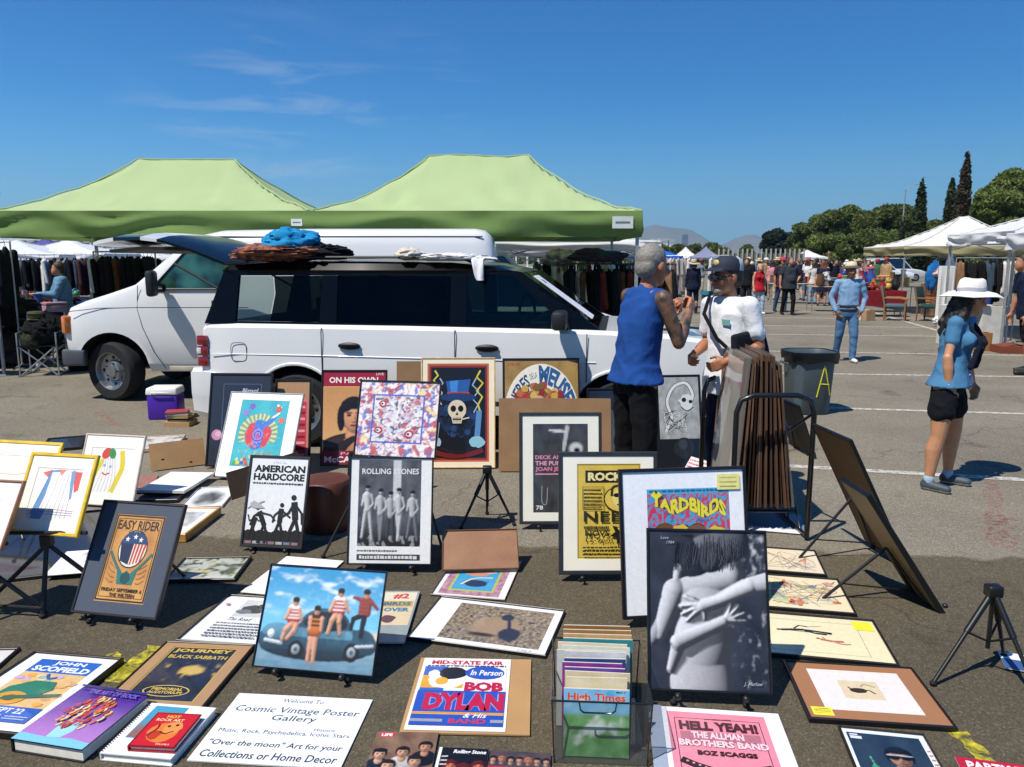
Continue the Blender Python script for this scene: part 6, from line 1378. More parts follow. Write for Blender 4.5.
# ================================================================== people
def skinmat(col): return mat('skin_' + col, col, .5, var=.12, scale=14, bump=.1, bscale=90)
TATT = mat('tattooed_skin', '8a6048', .5, scale=17, col2='2e332c', detail=6, bump=.1, bscale=80)
TMP = bpy.data.scenes.new('workbench')
def remesh(b, vox, it=3, name='m', disp=0., dsc=9., seed=0.):
    me = b.mesh(name); o = bpy.data.objects.new(name, me); TMP.collection.objects.link(o)
    md = o.modifiers.new('r', 'REMESH'); md.mode = 'VOXEL'; md.voxel_size = vox; md.use_smooth_shade = True
    if it:
        sm = o.modifiers.new('s', 'SMOOTH'); sm.factor = .5; sm.iterations = it
    
    with bpy.context.temp_override(scene=TMP, view_layer=TMP.view_layers[0]): dg = bpy.context.evaluated_depsgraph_get()
    dg.update()
    nm = bpy.data.meshes.new_from_object(o.evaluated_get(dg)); bpy.data.objects.remove(o)
    if disp:
        nn = [v.normal.copy() for v in nm.vertices]
        for v, vn in zip(nm.vertices, nn):
            p = v.co; q = p + noise.noise_vector((p.x * 5, p.y * 5, p.z * 4 + seed)) * .09; k = .8 - 2.2 * abs(noise.noise((q.x * dsc + seed, q.y * dsc, q.z * dsc * .9 + q.x * 3))) + .5 * noise.noise((q.x * dsc * 2.3, q.y * dsc * 2.3 + seed, q.z * dsc * 1.6))
            v.co = p + vn * (disp * k)
    nm.polygons.foreach_set('use_smooth', [True] * len(nm.polygons))
    return nm
V = Vector
def person(label, loc, yaw, Hh, skin='b98566', top=('tee', '888888'), bottom=('pants', '30323a'), shoe='26262a', hair=('short', '2a1d14'), hat=None, vox=.02, sex='m',
           armL=None, armR=None, legL=None, legR=None, head=(0, 0), lean=(0, 0), curl=(.4, .4), palmL=None, palmR=None, extra=None, tattoo=False, group='people at the market', fat=1., glasses=False, beard=None):
    t = thing('person', label, 'person', (loc[0], loc[1], 0), yaw, group)
    h = Hh; near = vox < .012
    dn = lambda v: V(v).normalized()
    armL = armL or ((.14, .02, -1), (.04, -.18, -1)); armR = armR or ((-.14, .02, -1), (-.04, -.18, -1))
    legL = legL or ((.05, -.03, -1), (.0, .05, -1)); legR = legR or ((-.05, -.03, -1), (.0, .05, -1))
    th, shn = .245 * h, .232 * h
    def leg(s, l): k = dn(l[0]) * th; return k, k + dn(l[1]) * shn
    lo = min(leg(1, legL)[1].z, leg(-1, legR)[1].z)
    hipz = .043 * h - lo; pel = V((0, 0, hipz + .015 * h))
    lx, ly = lean
    up = dn((lx, -ly, 1)); side = V((1, 0, 0)); 
    sw = (.112 if sex == 'm' else .098) * h; hw = (.052 if sex == 'm' else .056) * h
    chest = pel + up * (.2 * h); neck = pel + up * (.315 * h); hd = neck + up * (.05 * h) + V((0, -.024 * h, .036 * h))
    sh = {s: pel + up * (.288 * h) + side * (s * sw) for s in (1, -1)}
    J = {}
    for s, a, l, in ((1, armL, legL), (-1, armR, legR)):
        e = sh[s] + dn(a[0]) * (.168 * h); w_ = e + dn(a[1]) * (.145 * h)
        hp = V((s * hw, 0, hipz)); kn, an = leg(s, l)
        J[s] = dict(e=e, w=w_, d=dn(a[1]), hp=hp, k=hp + kn, a=hp + an)
    HR = Matrix.Translation(hd) @ Euler((R(head[1]), 0, R(head[0]))).to_matrix().to_4x4() @ Matrix.Scale(1.07, 4)
    def torso(b, o, z0=-.05, z1=.30, waist=.074, loose=False):
        F_ = [(-.06, .07, .058), (-.02, .088, .066), (.03, .089, .066), (.09, waist + .006, .058), (.14, waist + .006, .06), (.2, .093, .066), (.255, .1, .06), (.29, .085, .048), (.315, .05, .038)] if sex == 'm' else \
             [(-.06, .075, .06), (-.02, .095, .07), (.03, .09, .066), (.09, .072, .054), (.14, .074, .056), (.2, .084, .066), (.25, .086, .056), (.29, .072, .044), (.315, .042, .034)]
        if loose:
            F_ = [(-.078, .104, .080), (-.02, .103, .079), (.05, .099, .075), (.12, .096, .072), (.2, .1, .072), (.255, .102, .063), (.288, .084, .05), (.32, .047, .039)] if sex == 'm' else \
                 [(-.078, .104, .077), (-.02, .1, .075), (.05, .09, .067), (.1, .078, .061), (.14, .078, .061), (.2, .087, .068), (.25, .087, .057), (.29, .071, .045), (.32, .042, .036)]
        rg = []
        for q, rx, ry in F_:
            if q < z0 - .001 or q > z1 + .001: continue
            rx = max(rx, (.115 if sex == 'm' else .116) / fat) if loose and q < .03 else rx; ry = max(ry, (.084 if sex == 'm' else .09) / fat) if loose and q < .03 else ry
            c = pel + up * (q * h) + V((0, .006 * h * math.sin(q * 9), 0)); rx = rx * h * (fat if q < .2 else (1 + fat) / 2) + o; ry = ry * h * (fat if q < .2 else (1 + fat) / 2) + o
            rg.append([c + V((rx * math.copysign(abs(math.cos(a)) ** .85, math.cos(a)), ry * math.copysign(abs(math.sin(a)) ** .85, math.sin(a)), 0)) for a in [i * .2618 for i in range(24)]])
        b.loft(rg)
        if sex == 'f' and z1 > .2:
            for s in (1, -1): b.ell(pel + up * (.205 * h) + V((s * .042 * h, -.05 * h, 0)), (.038 * h + o * .7, .036 * h + o * .7, .038 * h + o * .7))
        if fat > 1.05 and z1 > .2: b.ell(pel + up * (.08 * h) + V((0, -.035 * h * fat, 0)), (.075 * h * fat + o, .06 * h * fat + o, .09 * h + o))
    # ---- body
    b = MB()
    torso(b, -.004 if near else -.008)
    b.capsule(neck - up * (.03 * h), hd + V((0, .01 * h, -.03 * h)), .034 * h, .031 * h)
    b.push(HR)
    b.ell((0, .012 * h, .012 * h), (.044 * h, .054 * h, .052 * h), n=20, k=14); b.ell((0, -.012 * h, -.022 * h), (.036 * h, .04 * h, .044 * h), n=18, k=12); b.ell((0, -.03 * h, -.05 * h), (.02 * h, .018 * h, .015 * h))
    if near or vox < .016:
        b.capsule((0, -.05 * h, .008 * h), (0, -.062 * h, -.018 * h), .005 * h, .0085 * h); b.ell((0, -.048 * h, .012 * h), (.03 * h, .008 * h, .006 * h))
        for s in (1, -1): b.ell((s * .045 * h, .006 * h, -.006 * h), (.006 * h, .012 * h, .018 * h)); b.ell((s * .008 * h, -.054 * h, -.019 * h), (.006 * h, .006 * h, .005 * h)); b.ell((s * .026 * h, -.042 * h, -.014 * h), (.012 * h, .01 * h, .01 * h))
        b.ell((0, -.048 * h, -.034 * h), (.014 * h, .008 * h, .004 * h)); b.ell((0, -.047 * h, -.040 * h), (.012 * h, .007 * h, .004 * h))
    b.pop()
    af = .84 if sex == 'f' else 1.
    for s in (1, -1):
        j = J[s]; S_ = sh[s]
        b.capsule(S_, S_ + (j['e'] - S_) * .5, .03 * h * af, .027 * h * af); b.capsule(S_ + (j['e'] - S_) * .4, j['e'], .0275 * h * af, .0225 * h * af)
        b.capsule(j['e'], j['e'] + (j['w'] - j['e']) * .35, .0225 * h, .0245 * h); b.capsule(j['e'] + (j['w'] - j['e']) * .35, j['w'], .0245 * h, .0155 * h)
        b.capsule(neck - up * .03 * h, S_, .03 * h, .028 * h)
        d = j['d']; pn = (palmL if s == 1 else palmR) or V((-s, .2, 0)); pn = V(pn); pn = (pn - d * pn.dot(d)).normalized(); ax = d.cross(pn).normalized()
        if ax.dot(V((0, -1, 0))) < 0: ax = -ax          # thumb side looks forward
        cu = curl[0 if s == 1 else 1]; w0 = j['w']; pc = w0 + d * (.03 * h)
        b.capsule(w0, w0 + d * .02 * h, .015 * h, .015 * h)
        for q in (-1, -.33, .33, 1): b.capsule(w0 + d * .012 * h + ax * q * .010 * h, w0 + d * .05 * h + ax * q * .0155 * h, .0105 * h, .0088 * h)
        for i, q in enumerate((1.5, .5, -.5, -1.5)):
            ln = (.94, 1.06, 1., .78)[i] * h; p = w0 + d * .052 * h + ax * q * .0105 * h; rr = .0053 * h
            for L_, an in ((.026, 62), (.017, 140), (.013, 200)):
                a = R(an * cu * 1.0); dd = d * math.cos(a) + pn * math.sin(a) + ax * q * .03; p2 = p + dd * (L_ * ln); b.capsule(p, p2, rr, rr * .9, 8); p = p2; rr *= .9
        tp = w0 + d * .016 * h + ax * .014 * h; t1 = tp + (d * .6 + ax * .7 + pn * .35).normalized() * (.026 * h); t2 = t1 + (d * .9 + ax * (.2 - .4 * cu) + pn * .5 * (1 + cu)).normalized() * (.022 * h)
        b.capsule(tp, t1, .0085 * h, .0065 * h, 8); b.capsule(t1, t2, .0065 * h, .0055 * h, 8)
        lf = 1.13 if sex == 'f' else 1.
        b.capsule(j['hp'], j['hp'] + (j['k'] - j['hp']) * .5, .05 * h * lf, .044 * h * lf); b.capsule(j['hp'] + (j['k'] - j['hp']) * .5, j['k'], .044 * h * lf, .031 * h * lf)
        cf = j['k'] + (j['a'] - j['k']) * .3 + V((0, .008 * h, 0)); b.capsule(j['k'], cf, .030 * h * lf, .0335 * h * lf); b.capsule(cf, j['a'], .0335 * h * lf, .019 * h)
        b.capsule(j['a'] + V((0, .01 * h, -.015 * h)), j['a'] + V((s * .01 * h, -.07 * h, -.028 * h)), .018 * h, .014 * h)
    sm_ = skinmat(skin); b.m(sm_)
    me = remesh(b, vox if not near else vox * .72, 2 if near else 1, 'body')
    me.materials.clear(); me.materials.append(sm_)
    if tattoo:
        me.materials.append(TATT); cs = [(sh[s], J[s]['e']) for s in (1, -1)] + [(J[s]['e'], J[s]['w']) for s in (1, -1)]
        for p in me.polygons:
            c = p.center
            for a, e in cs:
                ab = e - a; q = max(0, min(1, (c - a).dot(ab) / ab.length_squared))
                if (c - a - ab * q).length < .036 * h and abs(c.x) > .07 * h: p.material_index = 1
    link(bpy.data.objects.new('body', me), t)
    # ---- clothes
    kind, colr = top[0], top[1]; slv = {'tank': 0, 'tee': .66 if sex == 'm' else .52, 'long': 2, 'jacket': 2}[kind]; o = .006 if near else .010
    if kind == 'jacket': o += .012
    b = MB(); torso(b, o, 0 if 'tuck' in top else -.03 if 'crop' in top else -.08, .33, loose=True)
    b.capsule(neck - up * .045 * h, neck - up * .012 * h, .042 * h, .037 * h)
    for s in (1, -1):
        j = J[s]; S_ = sh[s]
        b.capsule(neck - up * .035 * h, S_ - V((s * (.018 * h if slv == 0 else 0), 0, 0)), .033 * h + o, (.022 if slv == 0 else .0325) * h + o)
        if slv > 0:
            f = min(1, slv); e_ = S_ + (j['e'] - S_) * f
            b.capsule(S_, e_, .0325 * h * af + o * .9, (.0335 * af if slv < 1 else .0255) * h + o * .9)
            if slv > 1: b.capsule(j['e'], j['w'] - j['d'] * .0 * h, .025 * h + o * .8, .019 * h + o * .6)
        elif True: b.capsule(S_ - V((s * .03 * h, 0, .0)), pel + up * .2 * h + V((s * .055 * h, 0, 0)), .03 * h + o, .03 * h + o)
    me = remesh(b, max(.008, vox * .9), 4, 'shirt', .008 if near else .008, 7, h * 7)
    me.materials.clear(); me.materials.append(cloth(colr, var=.1)); link(bpy.data.objects.new({'jacket': 'jacket'}.get(kind, 'shirt'), me), t)
    bk, bc = bottom[0], bottom[1]; fl = {'pants': 1., 'shorts': .42 if sex == 'm' else .26, 'dress': .55}[bk]
    b = MB(); torso(b, .001, -.06, .03 if 'tuck' in top else -.01)
    if bk == 'dress':
        b.lathe([(.1 * h, hipz + .05 * h), (.115 * h, hipz - .06 * h), (.135 * h, hipz - .2 * h)], n=24, sy=.75)
    else:
        for s in (1, -1):
            j = J[s]; f1 = min(1, fl * 2); lf = 1.13 if sex == 'f' else 1.
            b.capsule(j['hp'] + V((0, 0, (.01 if 'tuck' in top else -.03) * h)), j['hp'] + (j['k'] - j['hp']) * f1, .050 * h * lf + .006, (.037 if f1 == 1 and fl > .5 else .047 * lf) * h + .012)
            if fl > .5: b.capsule(j['k'], j['k'] + (j['a'] - j['k']) * .95, .034 * h + .01, .027 * h + .01); b.ell(j['a'] + V((0, -.002, .0)), (.029 * h + .01, .032 * h + .01, .02 * h))
    me = remesh(b, max(.009, vox), 3, 'trousers', .007 if near else .005, 9, h * 3)
    me.materials.clear(); me.materials.append(cloth(bc, var=.22)); link(bpy.data.objects.new({'pants': 'trousers', 'shorts': 'shorts', 'dress': 'skirt'}[bk], me), t)
    if 'tuck' in top: MB().m(hexmat('1a1614', .5, 'belt')).lathe([(.094 * h, -.018), (.1 * h, -.014), (.1 * h, .014), (.094 * h, .018)], pel + V((0, 0, .005 * h)), n=24, sy=.76, cap=False).build('belt', t, 60)
    for s in (1, -1):
        j = J[s]; a = j['a']; z0 = a.z - .043 * h; b = MB().m(hexmat(shoe, .6, 'shoe'))
        b.capsule((a.x, a.y + .012 * h, z0 + .026 * h), (a.x + s * .012 * h, a.y - .088 * h, z0 + .021 * h), .026 * h, .02 * h); b.capsule((a.x, a.y + .006 * h, z0 + .03 * h), (a.x, a.y, z0 + .058 * h), .026 * h, .023 * h)
        me = remesh(b, max(.008, vox * .6), 2, 'shoe')
        me.materials.clear(); me.materials.append(hexmat(shoe, .6, 'shoe')); me.materials.append(hexmat('c8ccc8', .6, 'sole'))
        if near:
            for p in me.polygons:
                if p.center.z < z0 + .014 * h: p.material_index = 1
        link(bpy.data.objects.new('shoe', me), t)
    # ---- hair, hats
    if hair:
        hk, hc = hair; b = MB(HR)
        b.ell((0, .018 * h, .02 * h), (.047 * h, .055 * h, .052 * h), n=20, k=12); b.ell((0, .036 * h, -.01 * h), (.042 * h, .034 * h, .04 * h))
        if hk in ('long', 'curly'):
            for i in range(7): 
                x = (-.04 + .0133 * i) * h; b.capsule((x, .04 * h, 0), (x * 1.35, (.075 if hk == 'curly' else .058) * h + abs(x) * -.2, (-.12 - .02 * (i % 3)) * h), .022 * h, (.026 if hk == 'curly' else .018) * h)
        if hk == 'bob':
            for s in (1, -1): b.capsule((s * .044 * h, .005 * h, .02 * h), (s * .046 * h, .008 * h, -.05 * h), .018 * h, .016 * h)
        me = remesh(b, max(.007, vox * .8), 1, 'hair', (.012 if hk == 'curly' else .002), 16 if hk == 'curly' else 60, 3)
        me.materials.clear(); me.materials.append(mat('hair_' + hc, hc, .6, var=.3, scale=60, bump=.35, bscale=120)); link(bpy.data.objects.new('hair', me), t)
    if near:
        for s in (1, -1):
            b = MB(HR).m(hexmat('e2dcd4', .3, 'eye')); b.ell((s * .0195 * h, -.0445 * h, -.0005 * h), (.0085 * h, .007 * h, .0055 * h), n=10, k=6); b.m(hexmat('201610', .2, 'eye')).ell((s * .0195 * h, -.0505 * h, -.0005 * h), (.0035 * h, .002 * h, .0038 * h), n=8, k=5); b.build('eye', t, 60)
    if glasses:
        b = MB(HR).m(hexmat('0c0c0e', .15, 'lens', coat=1))
        for s in (1, -1): b.ell((s * .021 * h, -.056 * h, .0 * h), (.017 * h, .004 * h, .013 * h), rot=(0, 0, R(12 * s)), n=14, k=6); b.tube([(s * .036 * h, -.05 * h, .003 * h), (s * .047 * h, .0, .002 * h)], .0022 * h, 5)
        b.cyl((-.008 * h, -.058 * h, .003 * h), (.008 * h, -.058 * h, .003 * h), .002 * h); b.build('sunglasses', t, 60)
    if beard:
        b = MB(HR); b.ell((0, -.036 * h, -.052 * h), (.022 * h, .018 * h, .016 * h)); b.ell((0, -.052 * h, -.0275 * h), (.016 * h, .006 * h, .004 * h)); me = remesh(b, .005, 1, 'beard', .003, 60); me.materials.clear(); me.materials.append(mat('hair_' + beard, beard, .8, var=.5, scale=80)); link(bpy.data.objects.new('beard', me), t)
    if hat:
        hk, hc, hb = hat; b = MB(HR @ Matrix.Translation((0, .012 * h, .03 * h)) @ Euler((R(-6), 0, 0)).to_matrix().to_4x4())
        hm = hexmat(hc, .8, 'hat', bump=.3, bscale=80)
        if hk == 'brim':
            w_ = (.115 if sex == 'f' else .088) * h; b.m(hm)
            prof = [(.050 * h, -.004 * h), (w_ * .8, -.008 * h), (w_, -.02 * h if sex == 'f' else .002 * h), (w_ + .002 * h, -.017 * h if sex == 'f' else .005 * h), (w_ * .8, -.003 * h), (.055 * h, .002 * h), (.053 * h, .025 * h), (.047 * h, .05 * h), (.036 * h, .058 * h), (.001, .055 * h)]
            b.lathe(prof, n=30, sy=1.1, cap=False); b.m(hexmat(hb, .8, 'hatband')); b.lathe([(.0565 * h, .003 * h), (.0555 * h, .018 * h)], n=30, sy=1.09, cap=False)
            if sex == 'f':
                for v in b.bm.verts: v.co += V((0, 0, .012 * h * noise.noise((v.co.x * 7, v.co.y * 7, 1.5))))
        else:
            b.m(hm); b.lathe([(.052 * h, -.008 * h), (.052 * h, .012 * h), (.046 * h, .032 * h), (.03 * h, .044 * h), (.001, .047 * h)], n=26, sy=1.15, cap=False)
            b.loft([[(.048 * h * math.cos(a), (-.05 - k * .05 * math.sin(a)) * h if math.sin(a) > 0 else -.05 * h, (-.002 - .012 * k) * h + dz) for a in [i * math.pi / 12 for i in range(13)]] for k, dz in ((0, .003 * h), (1., .003 * h), (1., 0), (0, 0))], cap=False, closed=False)
            if hb:
                b.m(hexmat(hb, .8, 'cap_mesh')); k_ = b.mi; iv = b.X.inverted()
                for f_ in b.bm.faces:
                    if (iv @ f_.calc_center_median()).y > .008 * h: f_.material_index = k_
                b.m(hexmat('c8b070', .6, 'emblem')).ell((0, -.056 * h, .018 * h), (.017 * h, .006 * h, .012 * h))
        b.build('hat' if hk == 'brim' else 'cap', t, 50)
    if extra: extra(t, h, J, sh, pel, up, HR, hd)
    return t
# ---- the two men talking by the bonnet
person('man in a sleeveless blue shirt with tattooed arms, fists raised, seen from behind', ((635 - 512) / F * 5.02, 4.95), R(114), 1.785, 'b0714f', ('tank', '1d4688', 'crop'), ('pants', '101013'), '1a1a1c', ('short', '8a857c'), vox=.0095, tattoo=True,
       armR=((-.1, -.34, -.92), (.42, -.58, .72)), armL=((.25, -.4, -.85), (-.1, -.75, .5)), curl=(1., 1.), palmL=(-1, .2, .3), palmR=(1, .2, .3), head=(8, 10), lean=(0, .12), fat=.9)
def tee_logo(t, h, J, sh, pel, up, HR, hd):
    c = pel + up * (.21 * h)
    b = MB().m(hexmat('7fb8b0', .8, 'print')); b.box((.05 * h, -.071 * h - .016, c.z + .01 * h), (.036 * h, .004, .024 * h), rot=(R(8), 0, R(12)))
    b.build('shirt_print', t)
    b = MB().m(cloth('15161a')); S0 = sh[-1] + V((.03 * h, -.03 * h, .045 * h)); E0 = pel + V((.1 * h, -.02 * h, .06 * h))
    P = [S0 + V((0, .03, .0)), S0, S0 * .7 + E0 * .3 + V((0, -.088 * h, 0)), S0 * .35 + E0 * .65 + V((.0, -.082 * h, 0)), E0 + V((.025, -.03, 0))]
    b.tube(P, .014, 6); b.build('bag_strap', t, 60)
    b = MB().m(cloth('1a1c22')); b.box(pel + V((.128 * h, -.062 * h, .115 * h)), (.05, .2, .24), rot=(R(6), R(0), R(8)), bev=.02); b.build('shoulder_bag', t, 50)
    b = MB().m(cloth('1a1c22')); b.box(pel + V((.03 * h, .1 * h, .12 * h)), (.2, .09, .2), rot=(R(20), 0, 0), bev=.03); b.build('backpack', t, 50)
person('man in a white t-shirt and navy cap listening with clasped hands', ((728 - 512) / F * 5.45, 5.35), R(-62), 1.70, 'a8704f', ('tee', 'dfe0e2'), ('pants', '20283c'), '2a2a2e', ('short', '3a342e'), hat=('cap', '20283a', 'c4c6c8'), vox=.0095,
       armL=((.2, .16, -.95), (-.3, -.86, -.36)), armR=((-.16, .1, -1), (.42, -.86, -.3)), curl=(.7, .7), palmL=(-1, 0, -.2), palmR=(1, 0, -.2), head=(-6, 4), lean=(0, .06), glasses=True, beard='8a857c', extra=tee_logo, fat=.98)
# ---- the woman in the white hat
def woman_bits(t, h, J, sh, pel, up, HR, hd):
    w = J[-1]['w']; d = J[-1]['d']
    b = MB().m(hexmat('e0e0e0', .4, 'strap')); q = d.to_track_quat('Z', 'Y').to_matrix().to_4x4(); b.push(Matrix.Translation(w - d * .012 * h) @ q); b.lathe([(.0175 * h, -.009), (.0185 * h, 0), (.0175 * h, .009)], n=16, cap=False); b.pop(); b.m(hexmat('0c0c10', .1, 'lens', coat=1)).box(w - d * .012 * h + V((-.02 * h, -.002, 0)), (.012, .03, .034), bev=.004); b.build('wristwatch', t, 60)
    for s in (1, -1):
        a = J[s]['a']; MB().m(hexmat('9ab8c8', .9, 'sock')).lathe([(.0235 * h, .0), (.0245 * h, .02 * h), (.023 * h, .04 * h), (.019 * h, .042 * h)], a - V((0, 0, .012 * h)), n=16, cap=False).build('sock', t, 60)
    b = MB().m(cloth('141a2a')); N0 = pel + up * .31 * h
    for s in (1, -1): b.capsule(N0 + V((s * .045 * h, -.01 * h, .0)), pel + up * .2 * h + V((s * .03 * h, -.105 * h, 0)), .016, .018); b.capsule(pel + up * .2 * h + V((s * .03 * h, -.105 * h, 0)), pel + up * .08 * h + V((s * .03 * h, -.085 * h, 0)), .018, .02)
    me = remesh(b, .01, 2, 'scarf', .008, 12); me.materials.clear(); me.materials.append(cloth('141a2a')); link(bpy.data.objects.new('scarf', me), t)
    b = MB().m(cloth('d8b8c4')); b.ell(pel + V((.03 * h, -.08 * h, .0)), (.035, .02, .06)); b.build('tied_cloth', t, 60)
person('woman in a wide white sun hat, light blue top and black shorts', ((945 - 512) / F * 5.75, 5.62), R(44), 1.53, 'c08a66', ('tee', '47789c', 'crop'), ('shorts', '15161b'), '3f4a52', ('curly', '1a110d'), hat=('brim', 'e6e2da', 'a8aab4'), vox=.0095, sex='f',
       armR=((-.34, .04, -1), (.06, -.1, -1)), armL=((.16, .05, -1), (-.02, -.3, -1)), legL=((.13, -.06, -1), (.05, .06, -1)), legR=((-.08, .02, -1), (-.05, .1, -1)), head=(46, 8), lean=(.2, .06), extra=woman_bits, fat=1.0, curl=(.5, .5))
# ---- walkers in the lane
person('man in a straw hat, light blue shirt and jeans walking with hands in pockets', ((842 - 512) / F * 13.1, 12.9), R(-6), 1.63, '8a5a40', ('long', '7c9cbc', 'tuck'), ('pants', '4f7296'), 'd8d8d4', ('short', '1a1410'), hat=('brim', 'd8ccb0', '8a7a5a'), vox=.014,
       armL=((.34, .12, -.93), (-.3, -.32, -.9)), armR=((-.34, .12, -.93), (.3, -.32, -.9)), legL=((.03, -.2, -1), (.0, .0, -1)), legR=((-.05, .12, -1), (0, .34, -1)))
person('man in a navy shirt and dark shorts cut off by the right picture edge', ((1020 - 512) / F * 11.7, 11.5), R(-100), 1.8, 'b07a5a', ('tee', '15223a'), ('shorts', '17181c'), '1c1a18', ('short', '2a2018'), vox=.016, lean=(0, .2), legL=((.1, -.12, -1), (0, .08, -1)), legR=((-.05, .15, -1), (0, .1, -1)))
def far(px, py, label, yaw, Hh, **k):
    p = at(px, py, 0); return person(label, (p.x, p.y), R(yaw), Hh, vox=k.pop('vox', .022), **k)
WALK = dict(legL=((.05, -.22, -1), (0, .05, -1)), legR=((-.05, .14, -1), (0, .3, -1)))
far(757.5, 314, 'blonde woman in a red sleeveless top and pale jeans', 10, 1.58, skin='c89a7c', top=('tank', 'a81c26'), bottom=('pants', '9ab8cc'), shoe='e0e0de', hair=('bob', 'c8a060'), sex='f', **WALK)
far(787.5, 315, 'big man in a dark grey polo with one hand on his hip', 5, 1.80, skin='b8805f', top=('tee', '30363c'), bottom=('pants', '14161c'), shoe='121214', hair=('short', '5a4a3c'), fat=1.18, armL=((.5, .1, -.8), (-.5, -.3, -.6)), armR=((-.3, 0, -.95), (-.05, -.1, -1)), **WALK)
far(780, 312, 'person in a red cap behind the big man in the polo', 8, 1.78, skin='a87858', top=('tee', '3a2a34'), bottom=('pants', '3a5a7a'), hat=('cap', 'b83040', None), **WALK)
far(692, 313.5, 'person in navy jacket and straw hat seen from behind', 176, 1.68, top=('long', '141c30'), bottom=('pants', '18233c'), hair=('bob', '5a4030'), hat=('brim', 'b8a888', '6a5a48'), sex='f')
far(745, 309, 'dark haired man in black standing behind the woman in red', -30, 1.76, skin='b07c5c', top=('tee', '16161a'), bottom=('pants', '2a2c34'))
far(736, 306, 'person in grey behind the white t-shirt man', 200, 1.7, top=('long', '6a6a70'), bottom=('pants', '2a2a30'), sex='f', hair=('long', '2a1a12'))
far(812, 304, 'person in a white top and pale jeans at the edge of the lane', 190, 1.66, top=('tee', 'c8c4c0'), bottom=('pants', '8aa8c0'), hair=('long', '4a3020'), sex='f')
far(821, 306, 'woman in a navy dress with bare legs by the crowd', 160, 1.66, skin='c49274', top=('tee', '18203a'), bottom=('dress', '18203a'), hair=('long', '6a4428'), sex='f')
far(832, 305, 'person raising one arm above the crowd', 30, 1.74, skin='b07c5c', top=('tee', '20202a'), bottom=('pants', '23283a'), armR=((-.6, -.1, .8), (-.3, -.1, 1)), hair=('short', '241a14'))
far(849, 303, 'person in a white shirt half behind the straw hat man', -20, 1.7, top=('tee', 'd8d4d0'), bottom=('pants', '2a2c38'), hair=('short', '3a2a20'))
far(858, 302, 'person in a pink top beside the wooden post', 40, 1.62, top=('tee', 'd8b0b0'), bottom=('pants', 'c8c0b8'), hair=('bob', '3a2418'), sex='f')
far(866, 301, 'person in a red patterned shirt beside the wooden post', -40, 1.68, top=('long', 'b05a58'), bottom=('pants', '3a3a44'), hair=('short', '6a5a4a'))
far(803, 296, 'farther person in white with black trousers', 15, 1.7, top=('tee', 'd0ccc8'), bottom=('pants', '1a1a20'), hair=('short', '2a1a14'), vox=.026)
far(822, 293, 'farther person in a tan jacket', -70, 1.72, top=('long', 'a88a68'), bottom=('pants', '3a3c44'), vox=.026)
far(838, 294, 'farther person in a black top with a white bag', 90, 1.66, top=('tee', '1a1a20'), bottom=('pants', '6a88a4'), sex='f', hair=('long', '1a1210'), vox=.026)
far(770, 287, 'far person in a dark coat in the middle of the lane', 180, 1.7, top=('long', '2a2a30'), bottom=('pants', '202028'), vox=.028)
far(729, 289, 'far person in pale clothes near the grey canopy', 0, 1.66, top=('tee', 'c8b8a8'), bottom=('pants', '8a8078'), sex='f', hair=('bob', '5a3a28'), vox=.028)
far(655, 292, 'far person in red under the blue canopy', 140, 1.66, top=('tee', 'a83a38'), bottom=('pants', '2c3040'), vox=.028)
r_ = random.Random(17)
CR = [(646, 296), (664, 300), (677, 297), (722, 300), (733, 297), (750, 296), (764, 296), (776, 298), (797, 300), (806, 301), (815, 297), (826, 299), (833, 298), (843, 300), (853, 297), (862, 295), (875, 297), (789, 292), (800, 290), (812, 289), (845, 291), (758, 289), (741, 288), (700, 291), (884, 300), (648, 289), (668, 290), (727, 294), (747, 301), (771, 300), (783, 290), (793, 288), (808, 295), (819, 290), (829, 291), (857, 289), (870, 290)]
TC = [('white', 'd4d0cc'), ('black', '17171b'), ('pink', 'c88a90'), ('blue', '2f5a9a'), ('maroon', '6a2430'), ('grey', '7a7c80'), ('tan', 'a88a64'), ('green', '3a5a40'), ('navy', '18223c')]
HT = ['a straw hat', 'a white cap', None, None, 'a red cap', None]
SPOT = {0: 'at the dress racks', 1: 'near the grey canopy', 2: 'amid the far lane', 3: 'left of the straw hat man', 4: 'by the bric-a-brac tables'}
for i, (px, py) in enumerate(CR):
    tn_, tc_ = TC[i % 9]; bn, bc = [('dark trousers', '1c1e26'), ('jeans', '5a7898'), ('beige trousers', 'b0a48c'), ('black trousers', '121216')][(i * 3 + i // 4) % 4]; ht = HT[(i * 5 + i // 6) % 6]; sx_ = 'mf'[i % 2]
    hat_ = {'a straw hat': ('brim', 'cdbb90', '6a5a40'), 'a white cap': ('cap', 'd8d8d6', None), 'a red cap': ('cap', 'a82a34', None)}.get(ht)
    sp_ = SPOT[0 if px < 690 else 1 if px < 740 else 2 if px < 780 else 3 if px < 835 else 4]
    far(px, py, 'far %s in %s top, %s%s, %s' % ('woman' if sx_ == 'f' else 'man', tn_, bn, ', ' + ht[2:] if ht else '', sp_), r_.uniform(0, 360), r_.uniform(1.58, 1.8), skin=r_.choice(['b98566', '8a5a40', 'c89a7c', 'a87050']), top=(r_.choice(['tee', 'long']), tc_), bottom=('pants', bc), sex=sx_, hair=('long' if sx_ == 'f' else 'short', r_.choice(['2a1a12', '5a3a24', '16110e', '8a6a48'])), hat=hat_, vox=.027, **(WALK if i % 3 else {}))
def phone(t, h, J, sh, pel, up, HR, hd):
    MB().m(hexmat('a83040', .5)).box(J[-1]['w'] + J[-1]['d'] * .1, (.1, .02, .12), bev=.004).build('handful', t)
p = at(66, 346, 0)
